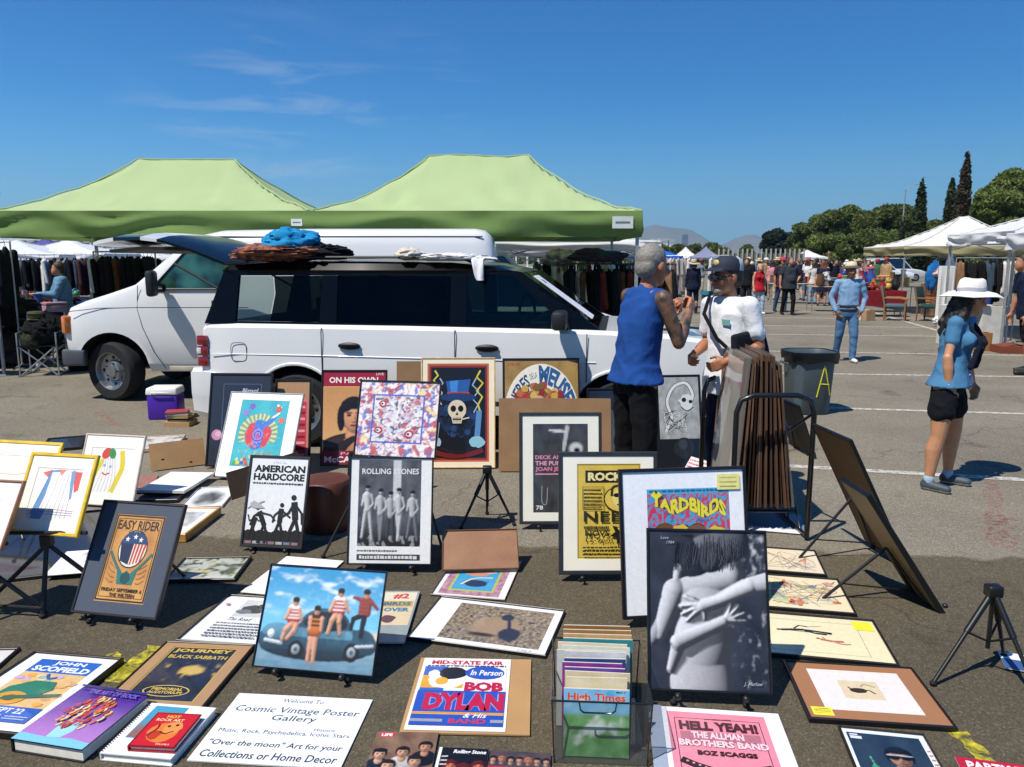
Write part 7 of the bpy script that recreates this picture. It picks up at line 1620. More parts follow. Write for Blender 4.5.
person('man in a denim jacket and jeans browsing the left clothes racks', (-7.72, 13.25), R(-55), 1.66, skin='b07c5c', top=('jacket', '5f88aa'), bottom=('pants', '5a86a8'), hair=('short', '3a261a'), vox=.018, armR=((-.1, -.4, -.85), (.1, -.9, .0)), armL=((.1, -.4, -.85), (-.1, -.9, .05)), extra=phone)

bpy.data.scenes.remove(TMP)
# ================================================================== things among the posters
# clear magazine crate
ZT = .24
fl, fr, br_, bl_ = at(548.5, 700, ZT), at(651, 704.5, ZT), at(641, 640, ZT), at(556, 638, ZT)
c0 = (fl + fr + br_ + bl_) / 4
ux = ((fr - fl) + (br_ - bl_)).normalized(); ux.z = 0; uy = V((-ux.y, ux.x, 0))
cw = ((fr - fl).length + (br_ - bl_).length) / 2; cd = ((bl_ - fl).length + (br_ - fr).length) / 2
MC = Matrix(((ux.x, uy.x, 0, c0.x), (ux.y, uy.y, 0, c0.y), (0, 0, 1, 0), (0, 0, 0, 1)))
ACR = clearmat('clear_acrylic', 'e6e6e2', .94, .04, 'b8b8b4')
crate = thing('magazine_crate', 'clear plastic crate full of old magazines in the foreground', 'crate', M=MC)
def cpt(u, v, z): k = .94 + .06 * z / ZT; return (u * cw / 2 * k, v * cd / 2 * k, z)
for nme, q in (('front_wall', ((-1, -1), (1, -1))), ('side_wall', ((1, -1), (1, 1))), ('back_wall', ((1, 1), (-1, 1))), ('side_wall', ((-1, 1), (-1, -1)))):
    b = MB().m(ACR); (a, e) = q
    b.face([cpt(*a, .004), cpt(*e, .004), cpt(*e, ZT), cpt(*a, ZT)]); b.build(nme, crate)
b = MB().m(mat('dark_acrylic_edge', '1c1c1c', .2, coat=1))
b.tube([cpt(-1, -1, ZT), cpt(1, -1, ZT), cpt(1, 1, ZT), cpt(-1, 1, ZT), cpt(-1, -1, ZT)], .0035, 6)
for u, v in ((-1, -1), (1, -1), (1, 1), (-1, 1)): b.tube([cpt(u, v, .004), cpt(u, v, ZT)], .003, 6)
b.build('rim', crate, 60)
b = MB().m(mat('dark_acrylic_edge', '1c1c1c', .2, coat=1))
b.tube([cpt(-.45, -1.005, ZT - .005), cpt(-.43, -1.005, ZT - .03), cpt(-.36, -1.005, ZT - .04), cpt(.2, -1.005, ZT - .04), cpt(.27, -1.005, ZT - .03), cpt(.29, -1.005, ZT - .005)], .0032, 6); b.build('handle', crate, 60)
MB().m(ACR).box((0, 0, .003), (cw * .93, cd * .93, .004)).build('floor', crate)
def mag_art(seed, c1, c2, title=None):
    def art(a):
        r = random.Random(seed); a.raster(lambda u, v: mix(lin(c1), lin(c2), .5 + 1.1 * nz(u, v, 3, seed)), 12, 16)
        for k in range(7): a.rect(.05 + .8 * r.random(), .1 + .6 * r.random(), .15 + .8 * r.random(), .2 + .7 * r.random(), r.choice([c1, c2, 'd8d0b8', '8a2a30', 'd8b83a', '2a4a8a']))
        if title: a.text(title, .08, .84, .92, .95, 'd84a3a', .05)
    return art
def art_ht(a):
    def f(u, v):
        c = mix(lin('3f8a3c'), lin('7fb87a'), .5 + 1.2 * nz(u, v, 4, 3)); c = mix(c, lin('d8e8e0'), sst(.1, .35, nz(u, v, 3, 9)))
        return mix(c, mix(lin('4aa8dc'), lin('9fd0e8'), .5 + nz(u, v, 5, 5)), sst(.6, .66, v))
    a.raster(f, 24, 30); a.text('High Times', .06, .8, .94, .94, 'd8503c', .03, outline='f0c8b0', ow=.02); a.text('MAY', .8, .95, .95, .98, '2a2a2a', .01)
mags = [('front magazine with red lettering over blue sky and green leaves', art_ht), ('cream magazine with a small black ink drawing at its corner', mag_art(3, 'd8c8a0', 'e0d4b4')), ('second cream magazine behind the sky blue one', mag_art(4, 'dccfae', 'c8b48a')), ('violet magazine with blue title', mag_art(5, '5a3a8a', '7a5ab0')),
        ('magenta edged magazine beside the violet one', mag_art(6, 'a83a8a', '4a3a8c')), ('dark blue magazine with yellow corner', mag_art(7, '28408a', '3a4a70')), ('magazine in a clear glinting plastic sleeve', mag_art(8, 'b8b8bc', 'd0d4d8')), ('grey white magazine in the middle of the crate', mag_art(9, 'c8ccc8', 'a8b0b4')),
        ('pale magazine with a black barcode strip', mag_art(10, 'd8d8c8', 'c8cfc0')), ('ivory magazine behind the barcode one', mag_art(11, 'dcd4bc', 'd4ccb0')), ('teal edged magazine near the back', mag_art(12, '2a7a80', '3a8a90')), ('tan magazine near the back of the crate', mag_art(13, 'c8a878', 'b89060')), ('brown cardboard folder at the back of the crate', mag_art(14, '9a7040', 'a87c4a')), ('last brown folder leaning on the crate back wall', mag_art(15, '8a6034', '9a6e3c'))]
for i, (lab, art) in enumerate(mags):
    r = random.Random(i); mw = cw * (.66 if i < 7 else .78) * r.uniform(.94, 1.03); mh = (.235, .262, .268, .27, .275, .278, .29, .282, .285, .285, .29, .295, .3, .305)[i]
    v = -.80 + i * .115; x = (-.12 + r.uniform(-.05, .06)) if i < 10 else .0
    Mm = MC @ Matrix.Translation((x * cw / 2, v * cd / 2, .008)) @ Euler((R(82 + i * .15), 0, R(r.uniform(-2, 2)))).to_matrix().to_4x4()
    a = Art(mw, mh, -mw / 2, 0, 0, .0001); a.b.m(GLOSSY); a.col('d8d0bc'); a.b.box((0, mh / 2, -.0045), (mw, mh, .007)); art(a)
    o = a.done('magazine', None, GLOSSY); o.matrix_basis = Mm; tag(o, lab, 'magazine', 'magazines in the clear crate')

# rack with a pack of posters on brown boards in sleeves
RK = mat('black_rack_tube', '0f1012', .35, coat=.4)
rack = thing('poster_rack', 'black tube rack holding a thick pack of sleeved posters', 'rack', (1.58, 4.5, 0))
def loop(y0): return [(-.24, y0, .02), (-.24, y0, .80), (-.215, y0, .875), (-.14, y0, .905), (.12, y0, .905), (.20, y0, .875), (.225, y0, .80), (.225, y0, .02)]
for y in (.0, .78): MB().m(RK).tube(loop(y), .017, 10).build('frame_loop', rack, 60)
for x in (-.24, .225): MB().m(RK).tube([(x, -.0, .03), (x, .78, .03)], .013, 8).build('base_bar', rack, 60)
MB().m(RK).tube([(-.24, .2, .12), (.225, .2, .12)], .011, 8).build('cross_bar', rack, 60)
MB().m(RK).tube([(-.24, .62, .12), (.225, .62, .12)], .011, 8).build('cross_bar', rack, 60)
MB().m(RK).tube([(.225, .0, .80), (.225, .40, .60), (.225, .78, .80)], .010, 8).build('brace', rack, 60)
for k in range(3): MB().m(RK).tube([(.225, .1 + .2 * k, .03), (.225, .25 + .2 * k, .2), (.225, .4 + .2 * k, .03)], .006, 6).build('brace', rack, 60)
SLV = clearmat('poster_sleeve', 'eef0f2', .82, .06, 'c8c4bc')
def art_pack(a):
    a.raster(lambda u, v: mix(mix(lin('d8d4cc'), lin('b8a890'), .5 + nz(u, v, 3, 2)), lin('c83a6a'), sst(.25, .4, nz(u, v, 4, 6)) * sst(.4, .6, v)), 14, 20)
NB = 24
for i in range(NB):
    f = i / (NB - 1); r = random.Random(i * 7); tilt = -4 + 12 * f
    M_ = Matrix.Translation((1.36 + .0175 * i + r.uniform(-.003, .003), 4.60 + r.uniform(0, .07), .17)) @ Euler((0, R(tilt * -1 + r.uniform(-.9, .9)), R(r.uniform(-2.2, 2.2) - 3))).to_matrix().to_4x4()
    hh = .955 + r.uniform(-.06, .025) - .03 * f; t = thing('sleeved_poster', ('leftmost sleeved poster of the pack, its pink print facing the men' if i == 0 else 'sleeved poster on brown board standing packed in the black rack'), 'sleeved poster', M=M_, group='posters packed in the rack')
    MB().m(mat('brown_edge_board_%d' % (i % 4), ['6a4a34', '5a3e2c', '765540', '4a3426'][i % 4], .85, var=.3, scale=7)).box((0, .31, hh / 2), (r.choice([.005, .007, .010, .012]), .62, hh)).build('board', t)
    b = MB().m(SLV); b.loft([[(-.010, -.004, 0), (.010, -.004, 0), (.010, .624, 0), (-.010, .624, 0)], [(-.008, -.004, hh + .015), (.008, -.004, hh + .015), (.008, .624, hh + .015), (-.008, .624, hh + .015)]]); 
    if i in (0, 1, NB - 1): b.build('sleeve', t)
    else:
        b.bm.free(); MB().m(SLV).face([(0, .0, hh + .001), (0, .62, hh + .001), (0, .62, hh + .016), (0, .0, hh + .016)]); bb = MB().m(SLV); bb.face([(-.002, .0, hh - .01), (-.002, .62, hh - .01), (-.004, .62, hh + .016), (-.004, .0, hh + .016)]); bb.build('sleeve', t)
    if i == 0:
        a = Art(.6, hh - .04, -.61, .02, 0); art_pack(a); o = a.done('print', t, GLOSSY); o.matrix_basis = Matrix(((0, 0, -1, -.0068), (-1, 0, 0, 0), (0, 1, 0, 0), (0, 0, 0, 1)))

def tripod(label, base, apex_h, feet, name='tripod_stand', knuckle=True):
    p = at(*base, 0); t = thing(name, label, 'tripod', p, group='display easels')
    ap = V((0, 0, apex_h)); b = MB().m(PEG); b.box((0, 0, apex_h), (.06, .05, .05), bev=.008); b.build('head', t, 50)
    for f in feet:
        q = at(*f, 0.012) - p; q.z = .012; m_ = ap.lerp(q, .45)
        MB().m(PEG).tube([ap, m_, m_, q], [.013, .013, .009, .008], 8).build('leg', t, 60); MB().m(RUBBER).ell(q, (.014, .014, .012), n=10, k=6).build('foot', t, 60)
        MB().m(PEG).tube([m_, V((0, 0, apex_h * .38))], .005, 6).build('brace', t, 60)
    MB().m(PEG).tube([ap, V((0, 0, apex_h * .3))], .009, 8).build('column', t, 60)
    return t
tripod('small empty black tripod standing on the asphalt behind the glass fronted brown mat', (487.5, 521), .35, ((461, 528), (514, 524), (487, 513)))
p_ = at(985, 672, 0)
tripod('black folding tripod easel at the right picture edge', (985, 672), .36, ((933, 683), (1040, 700), (1004, 655)))
sheet([(1000, 653), (1040, 655), (1052, 674), (1003, 670)], .012, 'white card with a blue corner at the right picture edge', lambda a: (a.rect(0, 0, 1, 1, 'e4e6e8'), a.rect(0, 0, 1, .6, '3a5a8a')), cat='sheet')

# rubbish bin with a yellow A
p_ = at(806, 411.5, 0); bin_ = thing('rubbish_bin', 'large grey green bin with a yellow letter A behind the poster rack', 'bin', p_, group='bins')
BINM = mat('grey_green_plastic', '475459', .55, var=.12, scale=4)
b = MB().m(BINM); sq = lambda r, z, n_=32: [(r * math.copysign(abs(math.cos(a)) ** .62, math.cos(a)), r * math.copysign(abs(math.sin(a)) ** .62, math.sin(a)), z) for a in [2 * math.pi * i / n_ for i in range(n_)]]
b.loft([sq(.22, .0), sq(.235, .02), sq(.27, .68), sq(.285, .69), sq(.285, .74), sq(.27, .745), sq(.25, .7), sq(.22, .1)]); b.build('body', bin_, 35)
b = MB().m(mat('black_bin_bag', '0c0d0e', .3, var=.3, bump=.8, bscale=14)); rg = []
for k, (r, z) in enumerate(((.255, .60), (.285, .752), (.303, .752), (.308, .70), (.300, .64))):
    rg.append([(x * (1 + .03 * math.sin(i * 1.9 + k)), y * (1 + .03 * math.sin(i * 1.9 + k)), zz + (.02 * math.sin(i * 1.3) if k == 4 else 0)) for i, (x, y, zz) in enumerate(sq(r, z))])
b.loft(rg, cap=False); b.build('bin_bag', bin_, 60)
YEL = mat('yellow_spray_letter', 'd8cc2a', .8, var=.2, scale=60)
b = MB().m(YEL)
for P in ([(.02, .22), (.09, .60)], [(.09, .60), (.19, .24)], [(.05, .38), (.165, .37)]):
    q = []
    for k in range(5):
        x, z = P[0][0] + (P[1][0] - P[0][0]) * k / 4, P[0][1] + (P[1][1] - P[0][1]) * k / 4; rr = .235 + (.27 - .235) * (z - .02) / .66
        yy = -rr * max(.05, (1 - min(.999, abs(x / rr)) ** (2 / .62))) ** (.62 / 2); q.append((x, yy - .0005, z))
    b.tube(q, .008, 6)
b.build('letter', bin_); bin_.scale = (.92, .92, .93)
for s in (-1, 1): MB().m(BINM).tube([(s * .27, -.07, .6), (s * .33, -.06, .61), (s * .33, .06, .61), (s * .27, .07, .6)], .014, 6).build('handle', bin_, 60)

# cooler, books, hat box at the left of the cars
p_ = at(163, 420, 0); ck = thing('cool_box', 'small purple cool box with a white lid behind the estate car bumper', 'cool box', p_, R(4))
MB().m(mat('purple_plastic', '4a1f9c', .4, var=.1)).box((0, .12, .135), (.32, .24, .27), bev=.02).build('body', ck, 45)
MB().m(mat('white_plastic', 'e0e0dc', .4, var=.05)).box((0, .12, .31), (.34, .26, .08), bev=.02, taper=.94).build('lid', ck, 45)
MB().m(mat('white_plastic', 'e0e0dc', .4)).tube([(-.1, -.012, .28), (-.09, -.03, .30), (.09, -.03, .30), (.1, -.012, .28)], .008, 6).build('handle', ck, 60)
for i, (c, dz, lab) in enumerate((('3a2a22', 0, 'dark brown book at the bottom of the small stack by the bumper'), ('c8a84a', .035, 'mustard book in the small stack by the bumper'), ('c8c0b0', .06, 'pale book in the small stack by the bumper'), ('a8383c', .085, 'red book on top of the small stack by the bumper'))):
    p = at(177, 427, 0); b = MB(Matrix.Rotation(R(8 * i - 8), 4, 'Z')).m(hexmat(c, .5, 'cover')); b.box((0, .1, .0165), (.22, .17, .004)); b.box((0, .1, .0 + .002), (.22, .17, .004)); b.box((-.108, .1, .009), (.004, .17, .012)); b.m(mat('page_edges', 'e8e2d0', .8)).box((.0, .1, .009), (.2, .155, .011))
    o = b.build('book', None); o.location = (p.x, p.y, dz + .05); tag(o, lab, 'book', 'books in the stack by the bumper')
MB().m(CARD).box((0, 0, 0), (.26, .22, .05)).build('cardboard_box', None, label='flat cardboard box under the small stack of books', cat='box', loc=at(177, 427, 0) + V((0, .1, .026)))
p_ = at(322, 535, 0); hb = thing('hat_box', 'round red brown box in the shade behind the silhouettes film poster', 'box', (p_.x, p_.y + .14, 0))
LEA = mat('red_brown_leather', '5c2f20', .5, var=.3, scale=9, bump=.2)
MB().m(LEA).lathe([(.155, 0), (.16, .02), (.16, .26), (.15, .262)], n=32).build('body', hb, 40); MB().m(LEA).lathe([(.166, .235), (.168, .3), (.15, .325), (.08, .335), (.001, .337)], n=32, cap=False).build('lid', hb, 40)

# ================================================================== stalls, racks, goods
_gm = {}
def garment(x, y, z, rz, col, ln, wd, th, label, group, seed=0, name='garment', cat='garment', sleeve=True):
    k = (col, round(ln, 1), round(wd, 2), seed % 3, sleeve)
    if k not in _gm:
        b = MB().m(cloth(col, var=.3)); N = 20; rg = []
        for j in range(9):
            f = j / 8; w = wd * (.18 + .82 * sst(0, .14, f)) * (1 + .12 * f); tt = th * (.35 + .65 * sst(0, .3, f))
            rg.append([(tt / 2 * math.sin(a) * (1 + .35 * math.sin(5 * a + seed + f * 3)), w / 2 * math.cos(a), -.06 - ln * f + (.04 * math.sin(3 * a + seed) if j == 8 else 0) - .05 * abs(math.cos(a)) * (1 - f)) for a in [2 * math.pi * i / N for i in range(N)]])
        b.loft(rg)
        if sleeve:
            for s in (-1, 1): b.capsule((.01, s * wd * .46, -.16), (.035 * (1 + seed % 2), s * wd * .5, -.16 - min(.5, ln * .6)), .05, .04, 8)
        b.m(CHROME).tube([(0, 0, -.07), (0, 0, -.02), (0, .02, .008), (0, .0, .02), (0, -.02, .005)], .004, 5)
        _gm[k] = b.mesh(name, 60)
    o = bpy.data.objects.new(name, _gm[k]); o.location = (x, y, z); o.rotation_euler = (0, 0, rz); link(o)
    return tag(o, label, cat, group)
def rack_of(label, a, b_, z, items, glabel, group, th=.09, metal='b0b2b4', legs=True, wd=.46):
    """clothes rail from a to b; items: list of (colour, length)"""
    a = V((*a, 0)); b_ = V((*b_, 0)); d = b_ - a; rz = math.atan2(d.y, d.x); t = thing('clothes_rack', label, 'clothes rack', a, rz, 'clothes racks'); L_ = d.length; mm_ = hexmat(metal, .35, 'pole', metal=.5)
    MB().m(mm_).cyl((0, 0, z), (L_, 0, z), .014, n=10).build('rail', t, 60)
    for x in (0, L_):
        MB().m(mm_).tube([(x, 0, z), (x, 0, .08)], .014, 8).build('upright', t, 60); MB().m(mm_).tube([(x, -.25, .03), (x, 0, .08), (x, .25, .03)], .014, 8).build('foot', t, 60)
    n_ = len(items)
    for i, it in enumerate(items):
        r = random.Random(i + int(L_ * 100)); q = a + d * ((i + .5 + r.uniform(-.3, .3)) / n_)
        garment(q.x, q.y, z - .005, rz + R(r.uniform(-24, 24)), it[0], it[1] * r.uniform(.78, 1.12), wd * r.uniform(.9, 1.08), th, (CN.get(it[0], 'dark') + ' ' + glabel), group, seed=i)
CN = {'0d0d10': 'black garment', '15161c': 'dark navy garment', '1c1c20': 'charcoal garment', '5a3a22': 'brown leather coat', '3a2418': 'dark brown coat', '6a2a1c': 'rust red coat', 'c8b890': 'cream coat', 'd0ccc8': 'white garment', '3a4a5a': 'slate blue garment', '8a8a8c': 'grey garment', 'c8a0a8': 'pink garment', '6a7a6a': 'sage green garment', '2a3a7a': 'blue garment', 'b02a30': 'red garment', '7a9ab8': 'denim garment', '8a6a4a': 'tan garment', '4a2a2a': 'maroon garment', 'd8c8a8': 'ivory garment', 'b8b0a8': 'silver grey dress'}
rack_of('clothes rack crowded with black garments at the left picture edge', (-9.0, 11.9), (-7.72, 12.0), 1.98, [(c, l_) for c, l_ in zip(['0d0d10', '15161c', '0d0d10', '1c1c20', '0d0d10', '15161c', '0d0d10', '0d0d10', '1c1c20', '0d0d10', '15161c'], [1.1, 1.0, 1.2, .9, 1.1, 1.1, 1.0, 1.2, 1.0, 1.1, .9])], 'hanging on the rack at the left picture edge', 'garments on the left edge rack', .11)
rack_of('clothes rack of dark coats left of the white van windscreen', (-7.15, 13.3), (-6.05, 13.2), 1.84, [(c, l_) for c, l_ in zip(['d0ccc8', '0d0d10', '15161c', '0d0d10', '1c1c20', '5a3a22', '0d0d10', '0d0d10', '0d0d10', '15161c', '0d0d10', '1c1c20'], [.9, 1.0, 1.0, 1.1, 1.0, 1.15, 1.1, 1.1, 1.0, 1.1, 1.1, 1.0])], 'hanging on the coat rack left of the white van', 'garments on the coat rack by the van', .12)
rack_of('farther clothes rack of black and white clothes at the left', (-11.0, 17.), (-8.9, 17.), 1.82, [(c, .9) for c in ['0d0d10', 'd0ccc8', '8a8a8c', '0d0d10', '15161c', 'd0ccc8', '0d0d10', '1c1c20', '8a8a8c', '0d0d10', '3a4a5a', '4a2a2a', '0d0d10', '15161c']], 'hanging on the farther rack at the left', 'garments on the farther left rack', .14)
rack_of('clothes rack of brown coats right of the estate car bonnet', (.75, 12.25), (2.55, 12.1), 1.64, [(c, l_) for c, l_ in zip(['c8b890', '0d0d10', '1c1c20', 'd8c8a8', '5a3a22', '3a2418', '0d0d10', '6a2a1c', '15161c', '3a2418', '5a3a22', '0d0d10', '6a2a1c', '3a2418', '0d0d10', '4a2a2a', '5a3a22', '0d0d10', '8a6a4a', '15161c'], [.5, 1.0, 1.1, .9, 1.1, 1.2, 1.1, 1.0, 1.2, 1.1, 1.2, 1.1, 1.0, 1.2, 1.1, 1.2, 1.0, 1.1, .9, 1.2])], 'hanging on the rack behind the man in blue', 'garments on the rack behind the man in blue', .10, '6a4a3a')
rack_of('second clothes rack under the right green canopy', (.4, 13.9), (2.2, 13.9), 1.75, [(c, 1.0) for c in ['3a4a5a', '0d0d10', 'd0ccc8', '8a6a4a', '0d0d10', '6a7a6a', '4a2a2a', '15161c', 'd0ccc8', '0d0d10', '3a2418', '8a8a8c']], 'hanging under the right green canopy', 'garments under the right green canopy', .13)
lump('clothes_pile', 'dark teal and maroon pile of clothes lying on top of the coat rail', 'clothes', (1.35, 12.25, 1.76), (.42, .2, .10), '22383c', 4, mt=mat('mixed_cloth_pile', '24444a', .9, col2='3a1620', scale=5, bump=.5, bscale=20))
lump('clothes_pile', 'cream pile of clothes at the left end of the coat rail', 'clothes', (.78, 12.6, 1.72), (.28, .2, .12), 'cfc6b4', 14, mt=mat('pale_cloth_pile', 'd0c8b8', .9, col2='8a6a60', scale=8, bump=.5, bscale=20))
rack_of('rack of long pale dresses in the middle of the market', (5.55, 28.), (6.35, 27.6), 1.85, [(c, 1.35) for c in ['c8a0a8', 'd0ccc8', 'b8b0a8', 'b8b0a8', '8a8a8c', 'b8b0a8', 'd0ccc8']], 'hanging on the long dress rack', 'dresses on the middle rack', .16, wd=.6)
rack_of('rack of pale blouses under the blue canopy', (4.9, 31.), (5.7, 31.), 1.75, [(c, 1.1) for c in ['d0ccc8', 'c8a0a8', 'd8c8a8', 'd0ccc8', 'c8b890']], 'hanging under the blue canopy', 'blouses under the blue canopy', .2)
rack_of('rack of green white and pink clothes by the cap wearer', (6.75, 26.5), (7.35, 26.3), 1.85, [(c, 1.3) for c in ['d0ccc8', '6a7a6a', 'd0ccc8', 'c8a0a8', 'c8a0a8', 'd0ccc8']], 'hanging on the rack beside the navy cap', 'clothes beside the navy cap', .16)
rack_of('rack of dark clothes under the white canopy at the right', (11.2, 19.6), (12.9, 19.2), 1.75, [(c, 1.0) for c in ['8a6a4a', '0d0d10', '1c1c20', '0d0d10', '3a4a5a', '0d0d10', '1c1c20', 'd0ccc8', 'd0ccc8', 'd8c8a8', '2a3a7a', '2a3a7a']], 'hanging behind the white sun hat', 'clothes behind the white sun hat', .16)
rack_of('rack of red and denim clothes at the right picture edge', (10.3, 15.8), (11.4, 15.6), 1.68, [(c, .8) for c in ['b02a30', 'b02a30', '7a9ab8', '7a9ab8', '7a9ab8', 'c8a0a8', 'd0ccc8', '4a2a2a']], 'hanging at the right picture edge', 'clothes at the right picture edge', .16)
# more canopies
canopy('white canopy behind the right green canopy', (.7, 17.2), 0, 4.6, 3., 2.06, 2.4, .4, 'dcdcd8', .16, seed=3, sag=.3)
canopy('grey white canopy farther behind the green one', (1.4, 22.), 0, 5., 3., 2.0, 2.3, .3, 'c8cacc', .2, seed=4, sag=.3)
canopy('white peaked canopy with olive valance over the furniture stall', (14.75, 25.6), R(-8), 4.9, 4., 2.12, 3.1, .12, 'e2e0da', .28, 'a29a72', seed=6, sag=.5, group='white canopies')
canopy('nearer white canopy cut by the right picture edge', (12.35, 16.85), R(-8), 4.3, 3.2, 2.28, 3.05, .1, 'dedede', .24, seed=9, sag=.35, group='white canopies')
canopy('white canopy farthest right with a draped side', (11.6, 14.0), R(-8), 4.0, 2.4, 2.2, 2.75, .1, 'd8d8d8', .3, seed=12, sag=.35, group='white canopies')
for px, Y, w, d, ev, pk, c, lab in ((652, 62, 4., 3., 2., 2.85, '1f6fd8', 'bright blue canopy far down the lane'), (683, 98, 3.2, 3., 2., 3.3, 'e4e2dc', 'white peaked canopy beside the far blue one'), (703, 92, 3.4, 3., 2., 3.25, '8a90a8', 'grey canopy behind the navy cap'), (803, 82, 3.2, 3., 2., 2.75, 'e6e6e4', 'small white canopy under the dark trees'),
                                   (24, 30, 5., 3., 1.9, 2.45, 'd8dce0', 'pale canopy far left above the black garments'), (53, 34, 3.2, 3., 2.05, 2.6, '5a5c98', 'violet blue canopy far left'), (76, 31, 4.2, 3., 1.95, 2.5, 'e0e2e4', 'white canopy far left above the coats'), (140, 36, 4.5, 3., 1.8, 2.3, 'dcdee0', 'white canopy glimpsed past the raised tailgate')):
    canopy(lab, ((px - CX) / F * Y * 1.0, Y), 0, w, d, ev, pk, .05, c, .25, seed=px, sag=.4, group='far canopies')
# goods: small shapes
def bowl(b, s): b.lathe([(.03 * s, 0), (.09 * s, .03 * s), (.11 * s, .08 * s), (.1 * s, .08 * s), (.02 * s, .02 * s)], n=12)
def vase(b, s): b.lathe([(.04 * s, 0), (.07 * s, .06 * s), (.08 * s, .12 * s), (.03 * s, .2 * s), (.045 * s, .25 * s)], n=12)
def casket(b, s): b.box((0, 0, .06 * s), (.2 * s, .14 * s, .12 * s), bev=.01); b.box((0, 0, .135 * s), (.21 * s, .15 * s, .025 * s), bev=.006)
def jug(b, s): b.lathe([(.05 * s, 0), (.07 * s, .05 * s), (.05 * s, .14 * s), (.055 * s, .2 * s)], n=12); b.tube([(.055 * s, 0, .17 * s), (.11 * s, 0, .14 * s), (.06 * s, 0, .05 * s)], .008 * s, 5)
def toy(b, s): b.ell((0, 0, .07 * s), (.07 * s, .06 * s, .07 * s), n=10, k=6); b.ell((0, -.01, .17 * s), (.05 * s, .05 * s, .05 * s), n=10, k=6); b.ell((.035 * s, 0, .21 * s), .018 * s, n=8, k=4); b.ell((-.035 * s, 0, .21 * s), .018 * s, n=8, k=4)
KINDS = {'bowl': bowl, 'vase': vase, 'wooden_box': casket, 'jug': jug, 'soft_toy': toy}
CNAME = {'d8d4cc': 'white', 'a82a30': 'red', '3a8a4a': 'green', '2a4a9a': 'blue', '6a4a30': 'brown', 'c8a04a': 'gold', '1c1c1e': 'black', 'c87a3a': 'orange', 'b08a9a': 'pink', '7a8a90': 'grey'}
def goods(n_, seed, xr, yr, z, where, group, sc=(1., 1.6)):
    r = random.Random(seed)
    for i in range(n_):
        k = r.choice(list(KINDS)); c = r.choice(list(CNAME)); b = MB().m(hexmat(c, .5, 'ware')); KINDS[k](b, r.uniform(*sc))
        o = b.build(k, None, 50); o.location = (xr[0] + (xr[1] - xr[0]) * (i + .5 * r.random()) / n_, r.uniform(*yr), z); o.rotation_euler = (0, 0, r.uniform(0, 6)); tag(o, '%s %s %s' % (CNAME[c], k.replace('_', ' '), where), k.replace('_', ' '), group)
def table(label, x, y, w, d, h, col, rz=0, cloth_=None, group='stall tables', name='stall_table'):
    t = thing(name, label, 'table', (x, y, 0), rz, group)
    MB().m(hexmat(col, .6, 'table')).box((0, 0, h - .015), (w, d, .03), bev=.005).build('tabletop', t)
    for sx in (-1, 1):
        for sy in (-1, 1): MB().m(hexmat('8a8c8e', .4, 'pole', metal=.4)).tube([(sx * (w / 2 - .05), sy * (d / 2 - .05), h - .03), (sx * (w / 2 - .05), sy * (d / 2 - .05), 0)], .014, 6).build('leg', t)
    if cloth_:
        b = MB().m(cloth(cloth_)); P = [(-w / 2 - .01, -d / 2 - .01), (w / 2 + .01, -d / 2 - .01), (w / 2 + .01, d / 2 + .01), (-w / 2 - .01, d / 2 + .01)]; pts = []
        for (a, e) in zip(P, P[1:] + P[:1]):
            for k in range(10): pts.append((a[0] + (e[0] - a[0]) * k / 10, a[1] + (e[1] - a[1]) * k / 10))
        b.loft([[(x_ * .98, y_ * .98, h + .006) for x_, y_ in pts], [(x_, y_, h) for x_, y_ in pts], [(x_ * (1 + .02 * math.sin(i * 1.7)), y_ * (1 + .03 * math.sin(i * 1.7)), h * .42) for i, (x_, y_) in enumerate(pts)]]); b.build('tablecloth', t, 50)
    return t
table('folding table of dark goods at the left picture edge', -8.2, 12.6, 1.7, .7, .78, '3a3632'); goods(9, 1, (-9., -7.45), (12.4, 12.85), .78, 'on the folding table at the left edge', 'goods on the left edge table')
table('low table behind the folding chair at the left', -7.0, 14.2, 1.6, .7, .8, '6a625a'); goods(10, 2, (-7.7, -6.3), (14., 14.4), .8, 'on the low table behind the folding chair', 'goods on the low left table')
table('farther goods table at the left', -9.4, 15.6, 2.4, .8, .78, '8a8078'); goods(12, 3, (-10.5, -8.3), (15.3, 15.9), .78, 'on the farther left table', 'goods on the farther left table')
table('silver legged small table cut by the left picture edge', -7.95, 11.3, .62, .5, .72, '2c2a28')
# folding director chair with a heap and an army cap
p_ = at(39, 376, 0); dc = thing('folding_chair', 'folding director chair heaped with dark clothes in front of the white van nose', 'chair', (p_.x, p_.y + .15, 0), R(12))
ALU = mat('aluminium_tube', 'a8aaac', .35, .7, var=.15)
for y in (-.2, .2):
    MB().m(ALU).tube([(-.24, y, .02), (.24, y, .44)], .012, 8).build('leg', dc, 60); MB().m(ALU).tube([(.24, y, .02), (-.24, y, .44)], .012, 8).build('leg', dc, 60)
for x in (-.26, .26):
    MB().m(ALU).tube([(x, -.24, .015), (x, -.22, .02), (x, .22, .02), (x, .24, .015)], .012, 8).build('runner', dc, 60); MB().m(ALU).tube([(x, -.2, .44), (x, -.2, .64), (x, .2, .66)], .012, 8).build('arm_tube', dc, 60); MB().m(ALU).tube([(x, .2, .02), (x, .2, .66), (x * .97, .27, .92)], .012, 8).build('back_post', dc, 60); MB().m(ALU).tube([(x, -.2, .02), (x, -.2, .5)], .012, 8).build('front_post', dc, 60)
MB().m(cloth('14151a')).box((0, 0, .45), (.52, .44, .015)).build('seat', dc); MB().m(cloth('14151a')).box((0, .25, .8), (.5, .015, .24), rot=(R(-12), 0, 0)).build('backrest', dc)
lump('clothes_pile', 'heap of black clothes on the folding director chair', 'clothes', (p_.x, p_.y + .12, .66), (.27, .2, .2), '101114', 21)
